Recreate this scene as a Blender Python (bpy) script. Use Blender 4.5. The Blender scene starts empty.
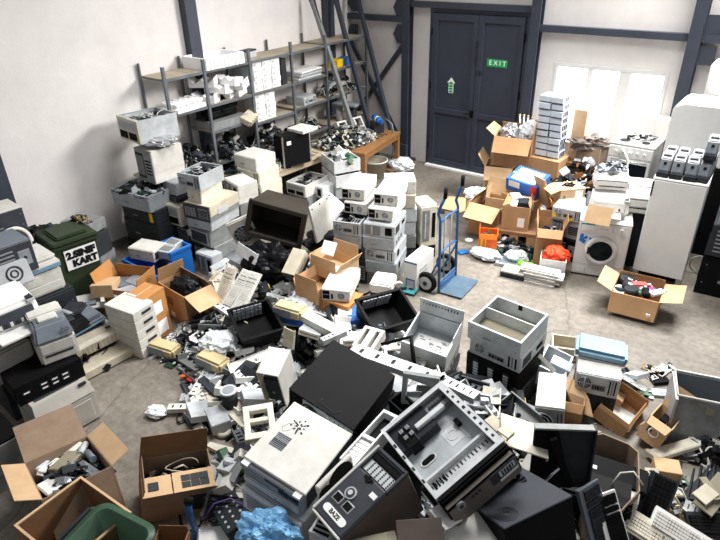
import bpy, bmesh, math, random
from math import pi, sin, cos, radians as RAD
from mathutils import Vector as V, Matrix, Euler
random.seed(11)
COL = bpy.context.scene.collection
SC = bpy.context.scene
# ------------------------------------------------------------------ camera model
CAM = V((7.8, -9.98, 4.0))
RR = V((0.79794336, 0.6023617, -0.0211369))
DD = V((0.28022759, -0.40180635, -0.87179364))
FF = V((-0.53362804, 0.68971881, -0.48941708))
FL = 590.35
def ray(px, py): return RR*((px-360)/FL) + DD*((py-270)/FL) + FF
def at(px, py, z=0.0):
    r = ray(px, py); return CAM + r*((z-CAM.z)/r.z)
def atx(px, py, x):
    r = ray(px, py); return CAM + r*((x-CAM.x)/r.x)
def aty(px, py, y):
    r = ray(px, py); return CAM + r*((y-CAM.y)/r.y)
cd = bpy.data.cameras.new('camera'); co = bpy.data.objects.new('camera', cd); COL.objects.link(co)
cd.sensor_width = 36; cd.lens = FL/720*36; cd.clip_start = .05
up = -DD
co.matrix_world = Matrix(((RR.x, up.x, -FF.x, CAM.x), (RR.y, up.y, -FF.y, CAM.y), (RR.z, up.z, -FF.z, CAM.z), (0,0,0,1)))
SC.camera = co
# ------------------------------------------------------------------ materials
def lin(h):
    h = h.lstrip('#'); o = []
    for i in (0, 2, 4):
        c = int(h[i:i+2], 16)/255
        o.append(c/12.92 if c <= .04045 else ((c+.055)/1.055)**2.4)
    return o+[1]
MATS = {}
def mat(name, col, rough=.6, metal=0., noise=6., amt=.18, dirt=None, emit=0., alpha=1., trans=0., bump=0., bscale=60., stretch=None):
    m = bpy.data.materials.new(name); m.use_nodes = True; nt = m.node_tree; N = nt.nodes; L = nt.links
    b = N['Principled BSDF']; c = lin(col)
    b.inputs['Specular IOR Level'].default_value = .1 if max(c[:3]) < .06 else .35; b.inputs['Roughness'].default_value = rough; b.inputs['Metallic'].default_value = metal
    tc = N.new('ShaderNodeTexCoord'); mp = N.new('ShaderNodeMapping'); L.new(tc.outputs['Object'], mp.inputs['Vector'])
    if stretch: mp.inputs['Scale'].default_value = stretch
    if amt:
        n = N.new('ShaderNodeTexNoise'); n.inputs['Scale'].default_value = noise; n.inputs['Detail'].default_value = 5
        n.inputs['Roughness'].default_value = .65; L.new(mp.outputs[0], n.inputs['Vector'])
        r = N.new('ShaderNodeValToRGB'); r.color_ramp.elements[0].position = .32; r.color_ramp.elements[1].position = .68
        d = lin(dirt) if dirt else [x*(1-amt*1.6) for x in c[:3]]+[1]
        if dirt: d = [c[i]*(1-amt)+d[i]*amt for i in range(3)]+[1]
        r.color_ramp.elements[0].color = d; r.color_ramp.elements[1].color = c
        L.new(n.outputs['Fac'], r.inputs['Fac']); L.new(r.outputs['Color'], b.inputs['Base Color'])
    else: b.inputs['Base Color'].default_value = c
    if emit:
        b.inputs['Emission Color'].default_value = c; b.inputs['Emission Strength'].default_value = emit
    b.inputs['Alpha'].default_value = alpha
    b.inputs['Transmission Weight'].default_value = trans
    if bump:
        n2 = N.new('ShaderNodeTexNoise'); n2.inputs['Scale'].default_value = bscale; n2.inputs['Detail'].default_value = 4
        L.new(mp.outputs[0], n2.inputs['Vector'])
        bp = N.new('ShaderNodeBump'); bp.inputs['Strength'].default_value = bump; bp.inputs['Distance'].default_value = .01
        L.new(n2.outputs['Fac'], bp.inputs['Height']); L.new(bp.outputs['Normal'], b.inputs['Normal'])
    MATS[name] = m
    return m
M_ = MATS
mat('beige', 'dcd6c6', .5, 0, 7, .5, dirt='a59c86')
mat('beige_dull', 'c4bca8', .55, 0, 7, .5, dirt='8f8671')
mat('yellowed', 'c9b98f', .55, 0, 6, .15)
mat('white', 'eceae6', .45, 0, 4, .06)
mat('white_dirty', 'd3d1cb', .5, 0, 7, .45, dirt='a09b8f')
mat('terminal_grey', '787b7f', .5, 0, 6, .2)
mat('foam', 'f2f2f2', .8, 0, 10, .05)
mat('enamel', 'e0e0de', .35, 0, 5, .3, dirt='c4c1b8')
mat('steel', 'bfc4c7', .42, .2, 8, .5, dirt='7d8080')
mat('steel_light', 'd8dbdc', .4, .08, 8, .5, dirt='9c9d9b')
mat('steel_blue', 'a8aeb3', .45, .15, 8, .5, dirt='72777a')
mat('steel_dull', '8a8d8d', .5, .15, 8, .55, dirt='55564f')
mat('grey_plastic', '8c9096', .5, 0, 6, .12)
mat('grey_light', 'b9bcbe', .5, 0, 6, .12)
mat('grey_blue', '6f777f', .45, 0, 6, .14)
mat('navy_grey', '3b3e46', .45, 0, 6, .15)
mat('charcoal', '33363a', .5, 0, 8, .2)
mat('black', '101011', .6, 0, 8, .25)
mat('black_matt', '1c1c1f', .7, 0, 8, .25)
mat('black_paint', '0f0f10', .55, .0, 6, .2)
mat('crt_black', '2e2b27', .5, 0, 3, .35, dirt='4e473d')
mat('dark_hole', '0c0c0d', .8, 0, 8, .1)
mat('column', '3b404b', .45, 0, 3, .16)
mat('door_paint', '3a3f4c', .5, 0, 2, .12)
mat('cardboard', 'b58e66', .85, 0, 7, .4, dirt='8a684a', stretch=(1, 1, .25))
mat('cardboard_light', 'c6a681', .85, 0, 6, .35, dirt='9a7c5a')
mat('cardboard_dark', '8a6749', .88, 0, 6, .15)
mat('cardboard_grey', '96806c', .88, 0, 6, .45, dirt='6b5747')
mat('cardboard_orange', 'b9824c', .85, 0, 6, .12)
mat('wood', '94693f', .6, 0, 4, .2, stretch=(6, 1, 6))
mat('wood_pale', 'b9a98e', .7, 0, 4, .15, stretch=(1, 6, 6))
mat('shelf_board', 'a89c88', .75, 0, 4, .2)
mat('shelf_steel', '6b7075', .45, .3, 5, .2)
mat('paper', 'f0efec', .8, 0, 20, .05)
mat('paper_blue', 'c6d0da', .7, 0, 9, .1)
mat('blue', '1d6fc4', .45, 0, 5, .12)
mat('blue_deep', '204f96', .45, 0, 5, .12)
mat('blue_truck', '2f5f92', .4, .1, 6, .15)
mat('truck_plate', '5d7486', .5, .3, 6, .2)
mat('print_blue', '3468b8', .5, 0, 9, .1)
mat('cyan_lid', '7496ab', .45, 0, 4, .1)
mat('green_bin', '35402f', .5, 0, 5, .15)
mat('green_bin_bright', '35503d', .45, 0, 5, .15)
mat('pcb', '4a6e55', .5, 0, 30, .3)
mat('pcb_dark', '2c4437', .5, 0, 30, .3)
mat('pcb_brown', '86744c', .6, 0, 30, .3)
mat('lime', '7fcf2c', .5, 0, 9, .1)
mat('red', 'd2281f', .5, 0, 9, .12)
mat('orange', 'ef6a17', .55, 0, 9, .1)
mat('orange_red', 'f24a1d', .6, 0, 9, .12)
mat('yellow', 'ecc51c', .5, 0, 9, .08)
mat('pink', 'b8337a', .6, 0, 9, .12)
mat('purple', '4f3a72', .55, 0, 9, .12)
mat('rubber', '1b1b1c', .8, 0, 12, .2)
mat('chrome', 'c9cccf', .22, .9, 5, .05)
mat('copper', 'a06a3c', .4, .6, 9, .2)
mat('exit_green', '16a558', .5, 0, 5, .03)
mat('sign_white', 'f4f6f4', .5, 0, 5, .0)
mat('ink', '1a1c1e', .6, 0, 5, .0)
mat('bag_clear', 'dfe3e6', .3, 0, 9, .1, bump=.6, bscale=25)
mat('bag_blue', '7db6e2', .3, 0, 9, .15, bump=.6, bscale=22)
mat('bag_black', '17171a', .25, 0, 9, .15, bump=.7, bscale=22)
mat('silver_bag', 'b4b4b6', .3, .5, 9, .25, bump=.9, bscale=24)
mat('glass_dark', '1a2024', .08, .1, 9, .05)
mat('daylight_glass', 'ffffff', .4, 0, 9, 0, emit=1.5)
mat('window_frame', 'cfcfcd', .45, 0, 5, .03)
# bronze brown fascia, fabric, misc
mat('bronze', '6b635b', .4, .3, 5, .15)
mat('brown_panel', '5b5049', .45, .1, 5, .12)
mat('teal', '3f8f93', .5, 0, 9, .15)
mat('screen_grey', '6f7a84', .3, 0, 5, .1)
mat('putty', 'b4b0a7', .5, 0, 6, .35, dirt='8b877d')
mat('khaki', '8d8672', .6, 0, 5, .15)
def X(m): return M_[m] if isinstance(m, str) else m
# ------------------------------------------------------------------ mesh builder
class B:
    def __init__(s): s.bm = bmesh.new(); s.mats = []; s.n = 0
    def mi(s, m):
        m = X(m)
        if m not in s.mats: s.mats.append(m)
        return s.mats.index(m)
    def faces(s, vs, idx, m, smooth=False):
        k = s.mi(m); bv = [s.bm.verts.new(v) for v in vs]; out = []
        for f in idx:
            try:
                fa = s.bm.faces.new([bv[i] for i in f]); fa.material_index = k; fa.smooth = smooth; out.append(fa)
            except ValueError: pass
        return bv, out
    def box(s, c, size, m, rot=None, bev=0.):
        s.n += 1; e = (s.n % 7)*.0003      # faces of crossing bars never share one plane
        x, y, z = [q/2+e for q in size]
        pts = [V(p) for p in ((-x,-y,-z),(x,-y,-z),(x,y,-z),(-x,y,-z),(-x,-y,z),(x,-y,z),(x,y,z),(-x,y,z))]
        R = None
        if rot is not None: R = rot if isinstance(rot, Matrix) else Euler(rot).to_matrix()
        c = V(c)
        pts = [(R @ p if R else p)+c for p in pts]
        bv, fs = s.faces(pts, ((0,3,2,1),(4,5,6,7),(0,1,5,4),(1,2,6,5),(2,3,7,6),(3,0,4,7)), m)
        if bev:
            es = list({e for f in fs for e in f.edges})
            bmesh.ops.bevel(s.bm, geom=es, offset=bev, segments=1 if bev < .012 else 2, affect='EDGES', clamp_overlap=True)
        return s
    def bx(s, a, b, m, bev=0.):
        a = V(a); b = V(b); return s.box((a+b)/2, [abs(q) for q in (b-a)], m, None, bev)
    def hexa(s, lo, hi, m):
        s.faces([V(p) for p in lo]+[V(p) for p in hi], ((0,3,2,1),(4,5,6,7),(0,1,5,4),(1,2,6,5),(2,3,7,6),(3,0,4,7)), m); return s
    def slab(s, poly, thick, m):
        n = len(poly); t = V(thick); P = [V(p) for p in poly]
        s.faces(P+[p+t for p in P], [tuple(range(n-1,-1,-1)), tuple(range(n,2*n))]+[(i,(i+1)%n,n+(i+1)%n,n+i) for i in range(n)], m); return s
    def cyl(s, p0, p1, r, m, r1=None, n=12, caps=True, smooth=True):
        p0 = V(p0); p1 = V(p1); r1 = r if r1 is None else r1
        d = (p1-p0).normalized(); a = d.orthogonal().normalized(); b = d.cross(a)
        vs = [p0+(a*cos(2*pi*i/n)+b*sin(2*pi*i/n))*r for i in range(n)]+[p1+(a*cos(2*pi*i/n)+b*sin(2*pi*i/n))*r1 for i in range(n)]
        k = s.mi(m); bv = [s.bm.verts.new(v) for v in vs]
        for i in range(n):
            f = s.bm.faces.new((bv[i], bv[(i+1)%n], bv[n+(i+1)%n], bv[n+i])); f.smooth = smooth; f.material_index = k
        if caps:
            for q in (bv[n-1::-1], bv[n:]):
                f = s.bm.faces.new(q); f.material_index = k
        return s
    def tube(s, pts, r, m, n=6, closed=False):
        P = [V(p) for p in pts]; k = s.mi(m); rings = []
        up = None
        N = len(P)
        for i, p in enumerate(P):
            a = P[(i-1) % N] if (closed or i > 0) else p; b = P[(i+1) % N] if (closed or i < N-1) else p
            d = (b-a).normalized() if (b-a).length > 1e-9 else V((0,0,1))
            if up is None: up = d.orthogonal().normalized()
            u = (up-d*up.dot(d)); u = u.normalized() if u.length > 1e-6 else d.orthogonal().normalized(); up = u; w = d.cross(u)
            rings.append([s.bm.verts.new(p+(u*cos(2*pi*j/n)+w*sin(2*pi*j/n))*r) for j in range(n)])
        for i in range(N if closed else N-1):
            A, Q = rings[i], rings[(i+1) % N]
            for j in range(n):
                f = s.bm.faces.new((A[j], A[(j+1)%n], Q[(j+1)%n], Q[j])); f.smooth = True; f.material_index = k
        if not closed:
            for q in (rings[0][::-1], rings[-1]):
                f = s.bm.faces.new(q); f.material_index = k
        return s
    def ring(s, c, nrm, R, r, m, n=16, k=5):
        nrm = V(nrm).normalized(); a = nrm.orthogonal().normalized(); b = nrm.cross(a); c = V(c)
        return s.tube([c+(a*cos(2*pi*i/n)+b*sin(2*pi*i/n))*R for i in range(n)], r, m, k, True)
    def lathe(s, prof, m, n=20, axis='Z', c=(0,0,0)):
        k = s.mi(m); c = V(c); rings = []
        for r, z in prof:
            rings.append([s.bm.verts.new(c+V((r*cos(2*pi*i/n), r*sin(2*pi*i/n), z))) for i in range(n)])
        for A, Q in zip(rings, rings[1:]):
            for j in range(n):
                f = s.bm.faces.new((A[j], A[(j+1)%n], Q[(j+1)%n], Q[j])); f.smooth = True; f.material_index = k
        return s
    def xf(s, M):
        s.bm.transform(M); return s
    def build(s, name, parent=None, M=None):
        bmesh.ops.remove_doubles(s.bm, verts=s.bm.verts, dist=1e-6)
        bmesh.ops.recalc_face_normals(s.bm, faces=s.bm.faces)
        me = bpy.data.meshes.new(name); s.bm.to_mesh(me); s.bm.free()
        for m in s.mats: me.materials.append(m)
        o = bpy.data.objects.new(name, me); COL.objects.link(o)
        if parent: o.parent = parent
        if M is not None: o.matrix_local = M
        return o
def tag(o, label=None, cat=None, group=None, kind=None):
    if label: o['label'] = label
    if cat: o['category'] = cat
    if group: o['group'] = group
    if kind: o['kind'] = kind
    return o
def thing(name, label, cat, M=None, group=None):
    o = bpy.data.objects.new(name, None); COL.objects.link(o); o.empty_display_size = .1
    if M is not None: o.matrix_world = M
    return tag(o, label, cat, group)
def single(name, b, label, cat, M=None, group=None, kind=None):
    return tag(b.build(name, None, M), label, cat, group, kind)
def copy_tree(o, M=None, label=None, group=None, parent=None):
    c = o.copy(); COL.objects.link(c)
    if parent: c.parent = parent
    if M is not None: c.matrix_world = M
    if label: c['label'] = label
    if group: c['group'] = group
    for ch in list(o.children): copy_tree(ch, parent=c)
    return c
def struct(name, b): return tag(b.build(name), kind='structure')
# ------------------------------------------------------------------ poses
def T(loc, rz=0, rx=0, ry=0): return Matrix.Translation(V(loc)) @ Euler((rx, ry, rz)).to_matrix().to_4x4()
def fit(A, Bp, D, z, h=0.):
    """three corners of a thing's top face (front left, front right, back left) at height z -> base pose, width, depth"""
    zs = z if isinstance(z, (tuple, list)) else (z, z, z)
    a, b, d = [p if isinstance(p, V) else at(p[0], p[1], q) for p, q in zip((A, Bp, D), zs)]
    x = b-a; w = x.length; x.normalize(); y = d-a; y -= x*y.dot(x); dep = y.length; y.normalize(); n = x.cross(y)
    o = a+x*w/2+y*dep/2-n*h
    return Matrix(((x.x,y.x,n.x,o.x),(x.y,y.y,n.y,o.y),(x.z,y.z,n.z,o.z),(0,0,0,1))), w, dep
def fit4(A, Bp, Cp, D, z, h=0., pen=.15):
    """four corners of a rectangular top face, centre at height z: finds the tilt that makes them a rectangle"""
    R = [ray(*p) for p in (A, Bp, Cp, D)]; c0 = at(sum(p[0] for p in (A,Bp,Cp,D))/4, sum(p[1] for p in (A,Bp,Cp,D))/4, z)
    def pts(tx, ty):
        n = V((tx, ty, 1)); k = (c0-CAM).dot(n); return [CAM+r*(k/r.dot(n)) for r in R]
    def cost(tx, ty):
        P = pts(tx, ty); E = [P[(i+1)%4]-P[i] for i in range(4)]; L = [e.length for e in E]; s = 0
        for i in range(4): s += (E[i].dot(E[i-1])/(L[i]*L[i-1]))**2
        s += math.log(L[0]/L[2])**2*2+math.log(L[1]/L[3])**2*2
        return s+pen*(tx*tx+ty*ty)
    best = (0., 0.); st = .25
    bc = cost(*best)
    while st > .002:
        imp = False
        for dx, dy in ((st,0),(-st,0),(0,st),(0,-st)):
            q = (best[0]+dx, best[1]+dy)
            if abs(q[0]) > .7 or abs(q[1]) > .7: continue
            c = cost(*q)
            if c < bc: best, bc, imp = q, c, True
        if not imp: st /= 2
    P = pts(*best); n = V((best[0], best[1], 1)).normalized()
    u = ((P[1]-P[0])+(P[2]-P[3])); v = ((P[3]-P[0])+(P[2]-P[1])); w = u.length/2; d = v.length/2; u.normalize(); v.normalize()
    x = (u + v.cross(n)).normalized(); x = (x-n*x.dot(n)).normalized(); y = n.cross(x)
    o = sum(P, V())/4-n*h
    return Matrix(((x.x,y.x,n.x,o.x),(x.y,y.y,n.y,o.y),(x.z,y.z,n.z,o.z),(0,0,0,1))), w, d
def down(M, dz, dx=0, dy=0, rz=0):       # same pose, moved along its own axes
    return M @ Matrix.Translation((dx, dy, dz)) @ Matrix.Rotation(rz, 4, 'Z')
def text_mesh(name, s, size, m, M, parent, depth=.002, bold=0., align='CENTER'):
    c = bpy.data.curves.new(name, 'FONT'); c.body = s; c.size = size; c.extrude = depth; c.align_x = align; c.align_y = 'CENTER'; c.offset = bold
    t = bpy.data.objects.new(name, c); COL.objects.link(t)
    dg = bpy.context.evaluated_depsgraph_get(); me = bpy.data.meshes.new_from_object(t.evaluated_get(dg))
    bpy.data.objects.remove(t); me.materials.append(X(m))
    o = bpy.data.objects.new(name, me); COL.objects.link(o); o.parent = parent; o.matrix_local = M
    return o
FRONT = Matrix.Rotation(pi/2, 4, 'X')    # text standing on a face that looks to local -y
# ------------------------------------------------------------------ computer cases
def face_details(t, kind, w, d, h, fm, y=None, flip=1):
    """parts on the face that looks to local -y"""
    y = -d/2 if y is None else y
    def P(name, b, par=t): return b.build(name, par)
    if kind == 'rear':
        b = B(); b.bx((-.47*w, y-.002, .14*h), (-.22*w, y+.01, .86*h), 'dark_hole'); b.bx((-.44*w, y-.004, .5*h), (-.25*w, y, .56*h), 'steel_dull'); P('power_socket', b)
        b = B(); b.bx((-.17*w, y-.002, .18*h), (-.09*w, y+.01, .62*h), 'charcoal'); P('port_panel', b)
        c = V((.2*w, y-.001, .5*h)); R = min(.34*h, .13*w)
        b = B(); b.cyl(c, c+V((0,-.003,0)), R, 'dark_hole', n=18)
        for q in (.3, .62, .95): b.ring(c+V((0,-.005,0)), (0,1,0), R*q, R*.07, 'steel', 16, 4)
        for a in (0, 1, 2, 3): b.cyl(c+V((cos(a*pi/4)*R, -.005, sin(a*pi/4)*R)), c-V((cos(a*pi/4)*R, .005, sin(a*pi/4)*R)), R*.05, 'steel', n=5)
        P('fan_grille', b)
        for sx, sz in ((.42,.2),(.42,.8),(-.05,.85)):
            b = B(); b.cyl((sx*w,y-.004,sz*h),(sx*w,y,sz*h),.006,'steel_dull',n=8); P('screw', b)
    elif kind == 'io':
        c = V((-.3*w, y-.001, .55*h)); R = .3*h
        b = B(); b.cyl(c, c+V((0,-.003,0)), R, 'dark_hole', n=18)
        for q in (.35, .65, .95): b.ring(c+V((0,-.005,0)), (0,1,0), R*q, R*.07, 'steel', 16, 4)
        for a in (0, 1): b.cyl(c+V((cos(a*pi/2)*R, -.005, sin(a*pi/2)*R)), c-V((cos(a*pi/2)*R, .005, sin(a*pi/2)*R)), R*.08, 'steel', n=5)
        P('fan_grille', b)
        b = B(); b.bx((-.12*w, y-.003, .25*h), (.2*w, y+.01, .55*h), 'steel_dull')
        for i in range(5): b.bx((-.1*w+i*.058*w, y-.006, .32*h), (-.1*w+i*.058*w+.038*w, y, .48*h), random.choice(['dark_hole','charcoal','navy_grey']))
        P('port_panel', b)
        for i in range(3):
            b = B(); b.bx((.27*w+i*.065*w, y-.003, .15*h), (.3*w+i*.065*w, y+.01, .85*h), 'dark_hole' if i != 1 else 'steel_dull'); P('slot_cover', b)
    elif kind == 'bezel':
        b = B(); b.box((0, y-.014, h/2), (w*1.01, .03, h*1.02), fm, None, .008); fp = P('front_panel', b); y -= .03
        for i in range(2):
            b = B(); b.bx((-.45*w, y-.004, (.55-.32*i)*h), (-.02*w, y+.004, (.82-.32*i)*h), 'grey_light' if i else fm, .003); b.bx((-.42*w, y-.006, (.62-.32*i)*h), (-.06*w, y, (.65-.32*i)*h), 'charcoal'); P('drive_bay', b)
        b = B(); b.cyl((.12*w, y-.006, .6*h), (.12*w, y, .6*h), .1*h, 'grey_light', n=14); P('power_button', b)
        b = B()
        for i in range(5): b.bx((.22*w+i*.045*w, y-.002, .2*h), (.24*w+i*.045*w, y+.003, .78*h), 'charcoal')
        P('vent', b)
    elif kind == 'lines':
        b = B(); b.box((0, y-.014, h/2), (w*1.01, .03, h*1.02), fm, None, .008); P('front_panel', b); y -= .03
        b = B()
        for i in range(6): b.bx((-.42*w, y-.002, (.15+.13*i)*h), (.1*w, y+.003, (.19+.13*i)*h), 'grey_plastic')
        P('vent', b)
        b = B(); b.bx((.18*w, y-.004, .25*h), (.42*w, y+.003, .75*h), 'grey_plastic', .003); b.cyl((.3*w,y-.008,.5*h),(.3*w,y,.5*h),.06*h,'charcoal'); P('power_button', b)
    elif kind == 'bays':
        b = B(); b.box((0, y-.012, h/2), (w*1.0, .026, h), fm, None, .006); P('front_panel', b); y -= .026
        for i in range(2):
            b = B(); b.bx((-.44*w+i*.45*w, y-.002, .1*h), (-.05*w+i*.45*w, y+.01, .42*h), 'dark_hole'); P('drive_bay', b)
        b = B(); b.bx((-.44*w, y-.003, .5*h), (.42*w, y+.01, .92*h), 'grey_light')
        for i in range(6): b.bx((-.42*w, y-.004, (.54+.06*i)*h), (.4*w, y, (.56+.06*i)*h), 'grey_plastic')
        P('vent', b)
    elif kind == 'rack':
        b = B(); b.bx((-.5*w, y-.012, 0), (.5*w, y, h), 'black'); P('front_panel', b); y -= .012
        for i in range(3):
            b = B(); x = -.3*w+i*.3*w
            b.bx((x-.06*w, y-.006, .15*h), (x+.06*w, y, .85*h), 'charcoal')
            for k in range(5): b.bx((x-.045*w, y-.009, (.2+.12*k)*h), (x+.045*w, y, (.27+.12*k)*h), 'steel_light')
            P('drive_sled', b)
    elif kind == 'labels':
        b = B(); b.bx((-.5*w, y-.012, 0), (.5*w, y, h), 'black'); P('front_panel', b); y -= .012
        for x, z in ((-.36,.55),(-.1,.62),(-.1,.4),(.06,.62),(.06,.4),(.22,.62),(.22,.4)):
            b = B(); b.bx(((x-.06)*w, y-.004, (z-.07)*h), ((x+.06)*w, y, (z+.07)*h), 'charcoal'); b.bx(((x-.04)*w, y-.006, (z-.03)*h), ((x+.04)*w, y, (z+.03)*h), 'paper'); P('drive_sled', b)
    elif kind == 'server':
        b = B(); b.bx((-.5*w, y-.01, 0), (.5*w, y, h), fm); P('front_panel', b); y -= .01
        b = B(); b.bx((-.46*w, y-.004, .12*h), (.0*w, y, .88*h), 'charcoal')
        for i in range(4): b.bx((-.44*w+i*.11*w, y-.007, .2*h), (-.36*w+i*.11*w, y, .8*h), 'steel_dull')
        P('drive_sled', b)
        b = B(); b.bx((.08*w, y-.003, .2*h), (.44*w, y, .8*h), 'grey_plastic')
        for i in range(5): b.bx((.1*w, y-.005, (.26+.1*i)*h), (.42*w, y, (.3+.1*i)*h), 'black')
        P('vent', b)
    elif kind == 'plain':
        for sx, sz in ((.42,.3),(-.42,.3),(.42,.75),(-.42,.75)):
            b = B(); b.cyl((sx*w,y-.004,sz*h),(sx*w,y,sz*h),.007,'steel_dull',n=8); P('screw', b)
        b = B(); b.bx((-.2*w, y-.003, .35*h), (-.05*w, y, .42*h), 'steel_dull'); P('slot', b)
    elif kind == 'window':
        b = B(); b.bx((-.44*w, y-.002, .12*h), (.05*w, y+.01, .88*h), 'steel_dull'); b.bx((-.25*w, y-.006, .2*h), (-.2*w, y, .8*h), 'steel_light'); P('slot_cover', b)
        b = B(); b.bx((.2*w, y-.003, .2*h), (.42*w, y+.01, .8*h), 'dark_hole'); P('drive_bay', b)
def innards(t, w, d, h, rnd, dense=1):
    if dense >= 1:
        b = B(); b.bx((-.42*w,-.1*d,.012),(.18*w,.4*d,.02),rnd.choice(['pcb','pcb_dark','pcb_brown']))
        for i in range(9): 
            x = rnd.uniform(-.38,.1)*w; y = rnd.uniform(-.05,.35)*d; b.box((x,y,.03),(rnd.uniform(.02,.07),rnd.uniform(.015,.05),.03),rnd.choice(['charcoal','steel','beige','black','navy_grey']))
        for i in range(3): b.bx((-.4*w, (.05+.07*i)*d, .02), (-.15*w, (.07+.07*i)*d, .035), 'paper')
        b.build('motherboard', t)
        b = B(); b.bx((.2*w,.12*d,.01),(.46*w,.46*d,h*.93),'steel_dull',.004); b.cyl((.33*w,.28*d,h*.93),(.33*w,.28*d,h*.94),.05,'dark_hole',n=14); b.build('power_supply', t)
        b = B(); b.bx((.1*w,-.46*d,.01),(.46*w,-.12*d,h*.95),'steel_dull'); b.bx((.14*w,-.44*d,h*.95),(.42*w,-.16*d,h*.96),'steel'); 
        for i in range(3): b.bx((.14*w+i*.1*w,-.4*d,h*.96),(.2*w+i*.1*w,-.2*d,h*.97),'dark_hole')
        b.build('drive_cage', t)
        b = B(); b.bx((-.46*w,-.46*d,.02),(-.1*w,-.2*d,h*.9),'charcoal'); b.bx((-.42*w,-.42*d,h*.9),(-.26*w,-.24*d,h*.98),'steel'); b.bx((-.22*w,-.1*d,.02),(-.02*w,.3*d,h*.7),'black'); b.bx((-.44*w,.2*d,.02),(-.3*w,.44*d,h*.85),'charcoal'); b.build('card_rack', t)
        b = B()
        for i in range(9):
            p = V((rnd.uniform(-.3,.3)*w, rnd.uniform(-.3,.3)*d, h*.92)); pts = [p]
            for k in range(5): p = p+V((rnd.uniform(-.09,.09), rnd.uniform(-.09,.09), rnd.uniform(-.03,.03))); p.x = max(-.44*w, min(.44*w, p.x)); p.y = max(-.44*d, min(.44*d, p.y)); pts.append(p)
            b.tube(pts, .006, rnd.choice(['black','black','charcoal','grey_light','white_dirty']), 5)
        b.build('ribbon_cable', t)
    else:
        b = B(); b.bx((-.1*w,-.3*d,.012),(.15*w,.1*d,.03),'steel_dull'); b.cyl((.25*w,.1*d,.008),(.25*w,.1*d,.03),.02,'steel_dull'); b.build('bracket', t)
def pc(label, M, w, d, h, m='steel_light', fm=None, front='bezel', right=None, open_top=0, cat='computer case', name='computer_case', group=None, seed=None, top=None, parts=1):
    """case lying flat: front to local -y, base at z 0"""
    rnd = random.Random(seed if seed is not None else label)
    t = thing(name, label, cat, M, group); fm = fm or m
    th = .008
    if open_top:
        b = B(); b.bx((-w/2,-d/2,0),(w/2,d/2,th),m)
        for a, c in (((-w/2,-d/2,0),(w/2,-d/2+th,h)),((-w/2,d/2-th,0),(w/2,d/2,h)),((-w/2,-d/2,0),(-w/2+th,d/2,h)),((w/2-th,-d/2,0),(w/2,d/2,h))): b.bx(a,c,m)
        lip = .018
        for a, c in (((-w/2,-d/2,h-.004),(w/2,-d/2+lip,h)),((-w/2,d/2-lip,h-.004),(w/2,d/2,h)),((-w/2,-d/2,h-.004),(-w/2+lip,d/2,h)),((w/2-lip,-d/2,h-.004),(w/2,d/2,h))): b.bx(a,c,m)
        b.build('chassis', t)
        if open_top > 0: innards(t, w, d, h, rnd, 1 if open_top == 1 else 0)
    else:
        b = B(); b.bx((-w/2,-d/2,0),(w/2,d/2,h*.96),m,.004); b.build('chassis', t)
        b = B(); b.bx((-w/2-.003,-d/2+.012,h*.96),(w/2+.003,d/2+.003,h),top or m,.003); b.bx((-w/2-.004,-d/2+.012,h*.35),(-w/2,d/2,h*.97),top or m); b.bx((w/2,-d/2+.012,h*.35),(w/2+.004,d/2,h*.97),top or m); b.build('cover', t)
        if top == 'slot' : pass
    if parts: 
        face_details(t, front, w, d, h, fm)
        if right == 'holes':
            b = B()
            for i in range(3): b.bx((w/2+.003, -.3*d+i*.2*d, .3*h), (w/2+.006, -.22*d+i*.2*d, .6*h), 'dark_hole')
            b.build('vent', t)
        elif right == 'sticker':
            b = B(); b.bx((w/2+.003, -.1*d, .35*h), (w/2+.006, .1*d, .7*h), 'paper'); b.build('sticker', t)
        elif right == 'disc':
            b = B(); b.cyl((w/2+.003, -.2*d, .5*h), (w/2+.006, -.2*d, .5*h), .3*h, 'dark_hole', n=14); b.build('vent', t)
        elif right == 'bars':
            b = B(); b.bx((w/2+.003, -.42*d, .2*h), (w/2+.006, -.1*d, .8*h), 'charcoal'); b.bx((w/2+.003, .1*d, .35*h), (w/2+.006, .35*d, .65*h), 'dark_hole'); b.build('drive_bay', t)
    return t
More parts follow.
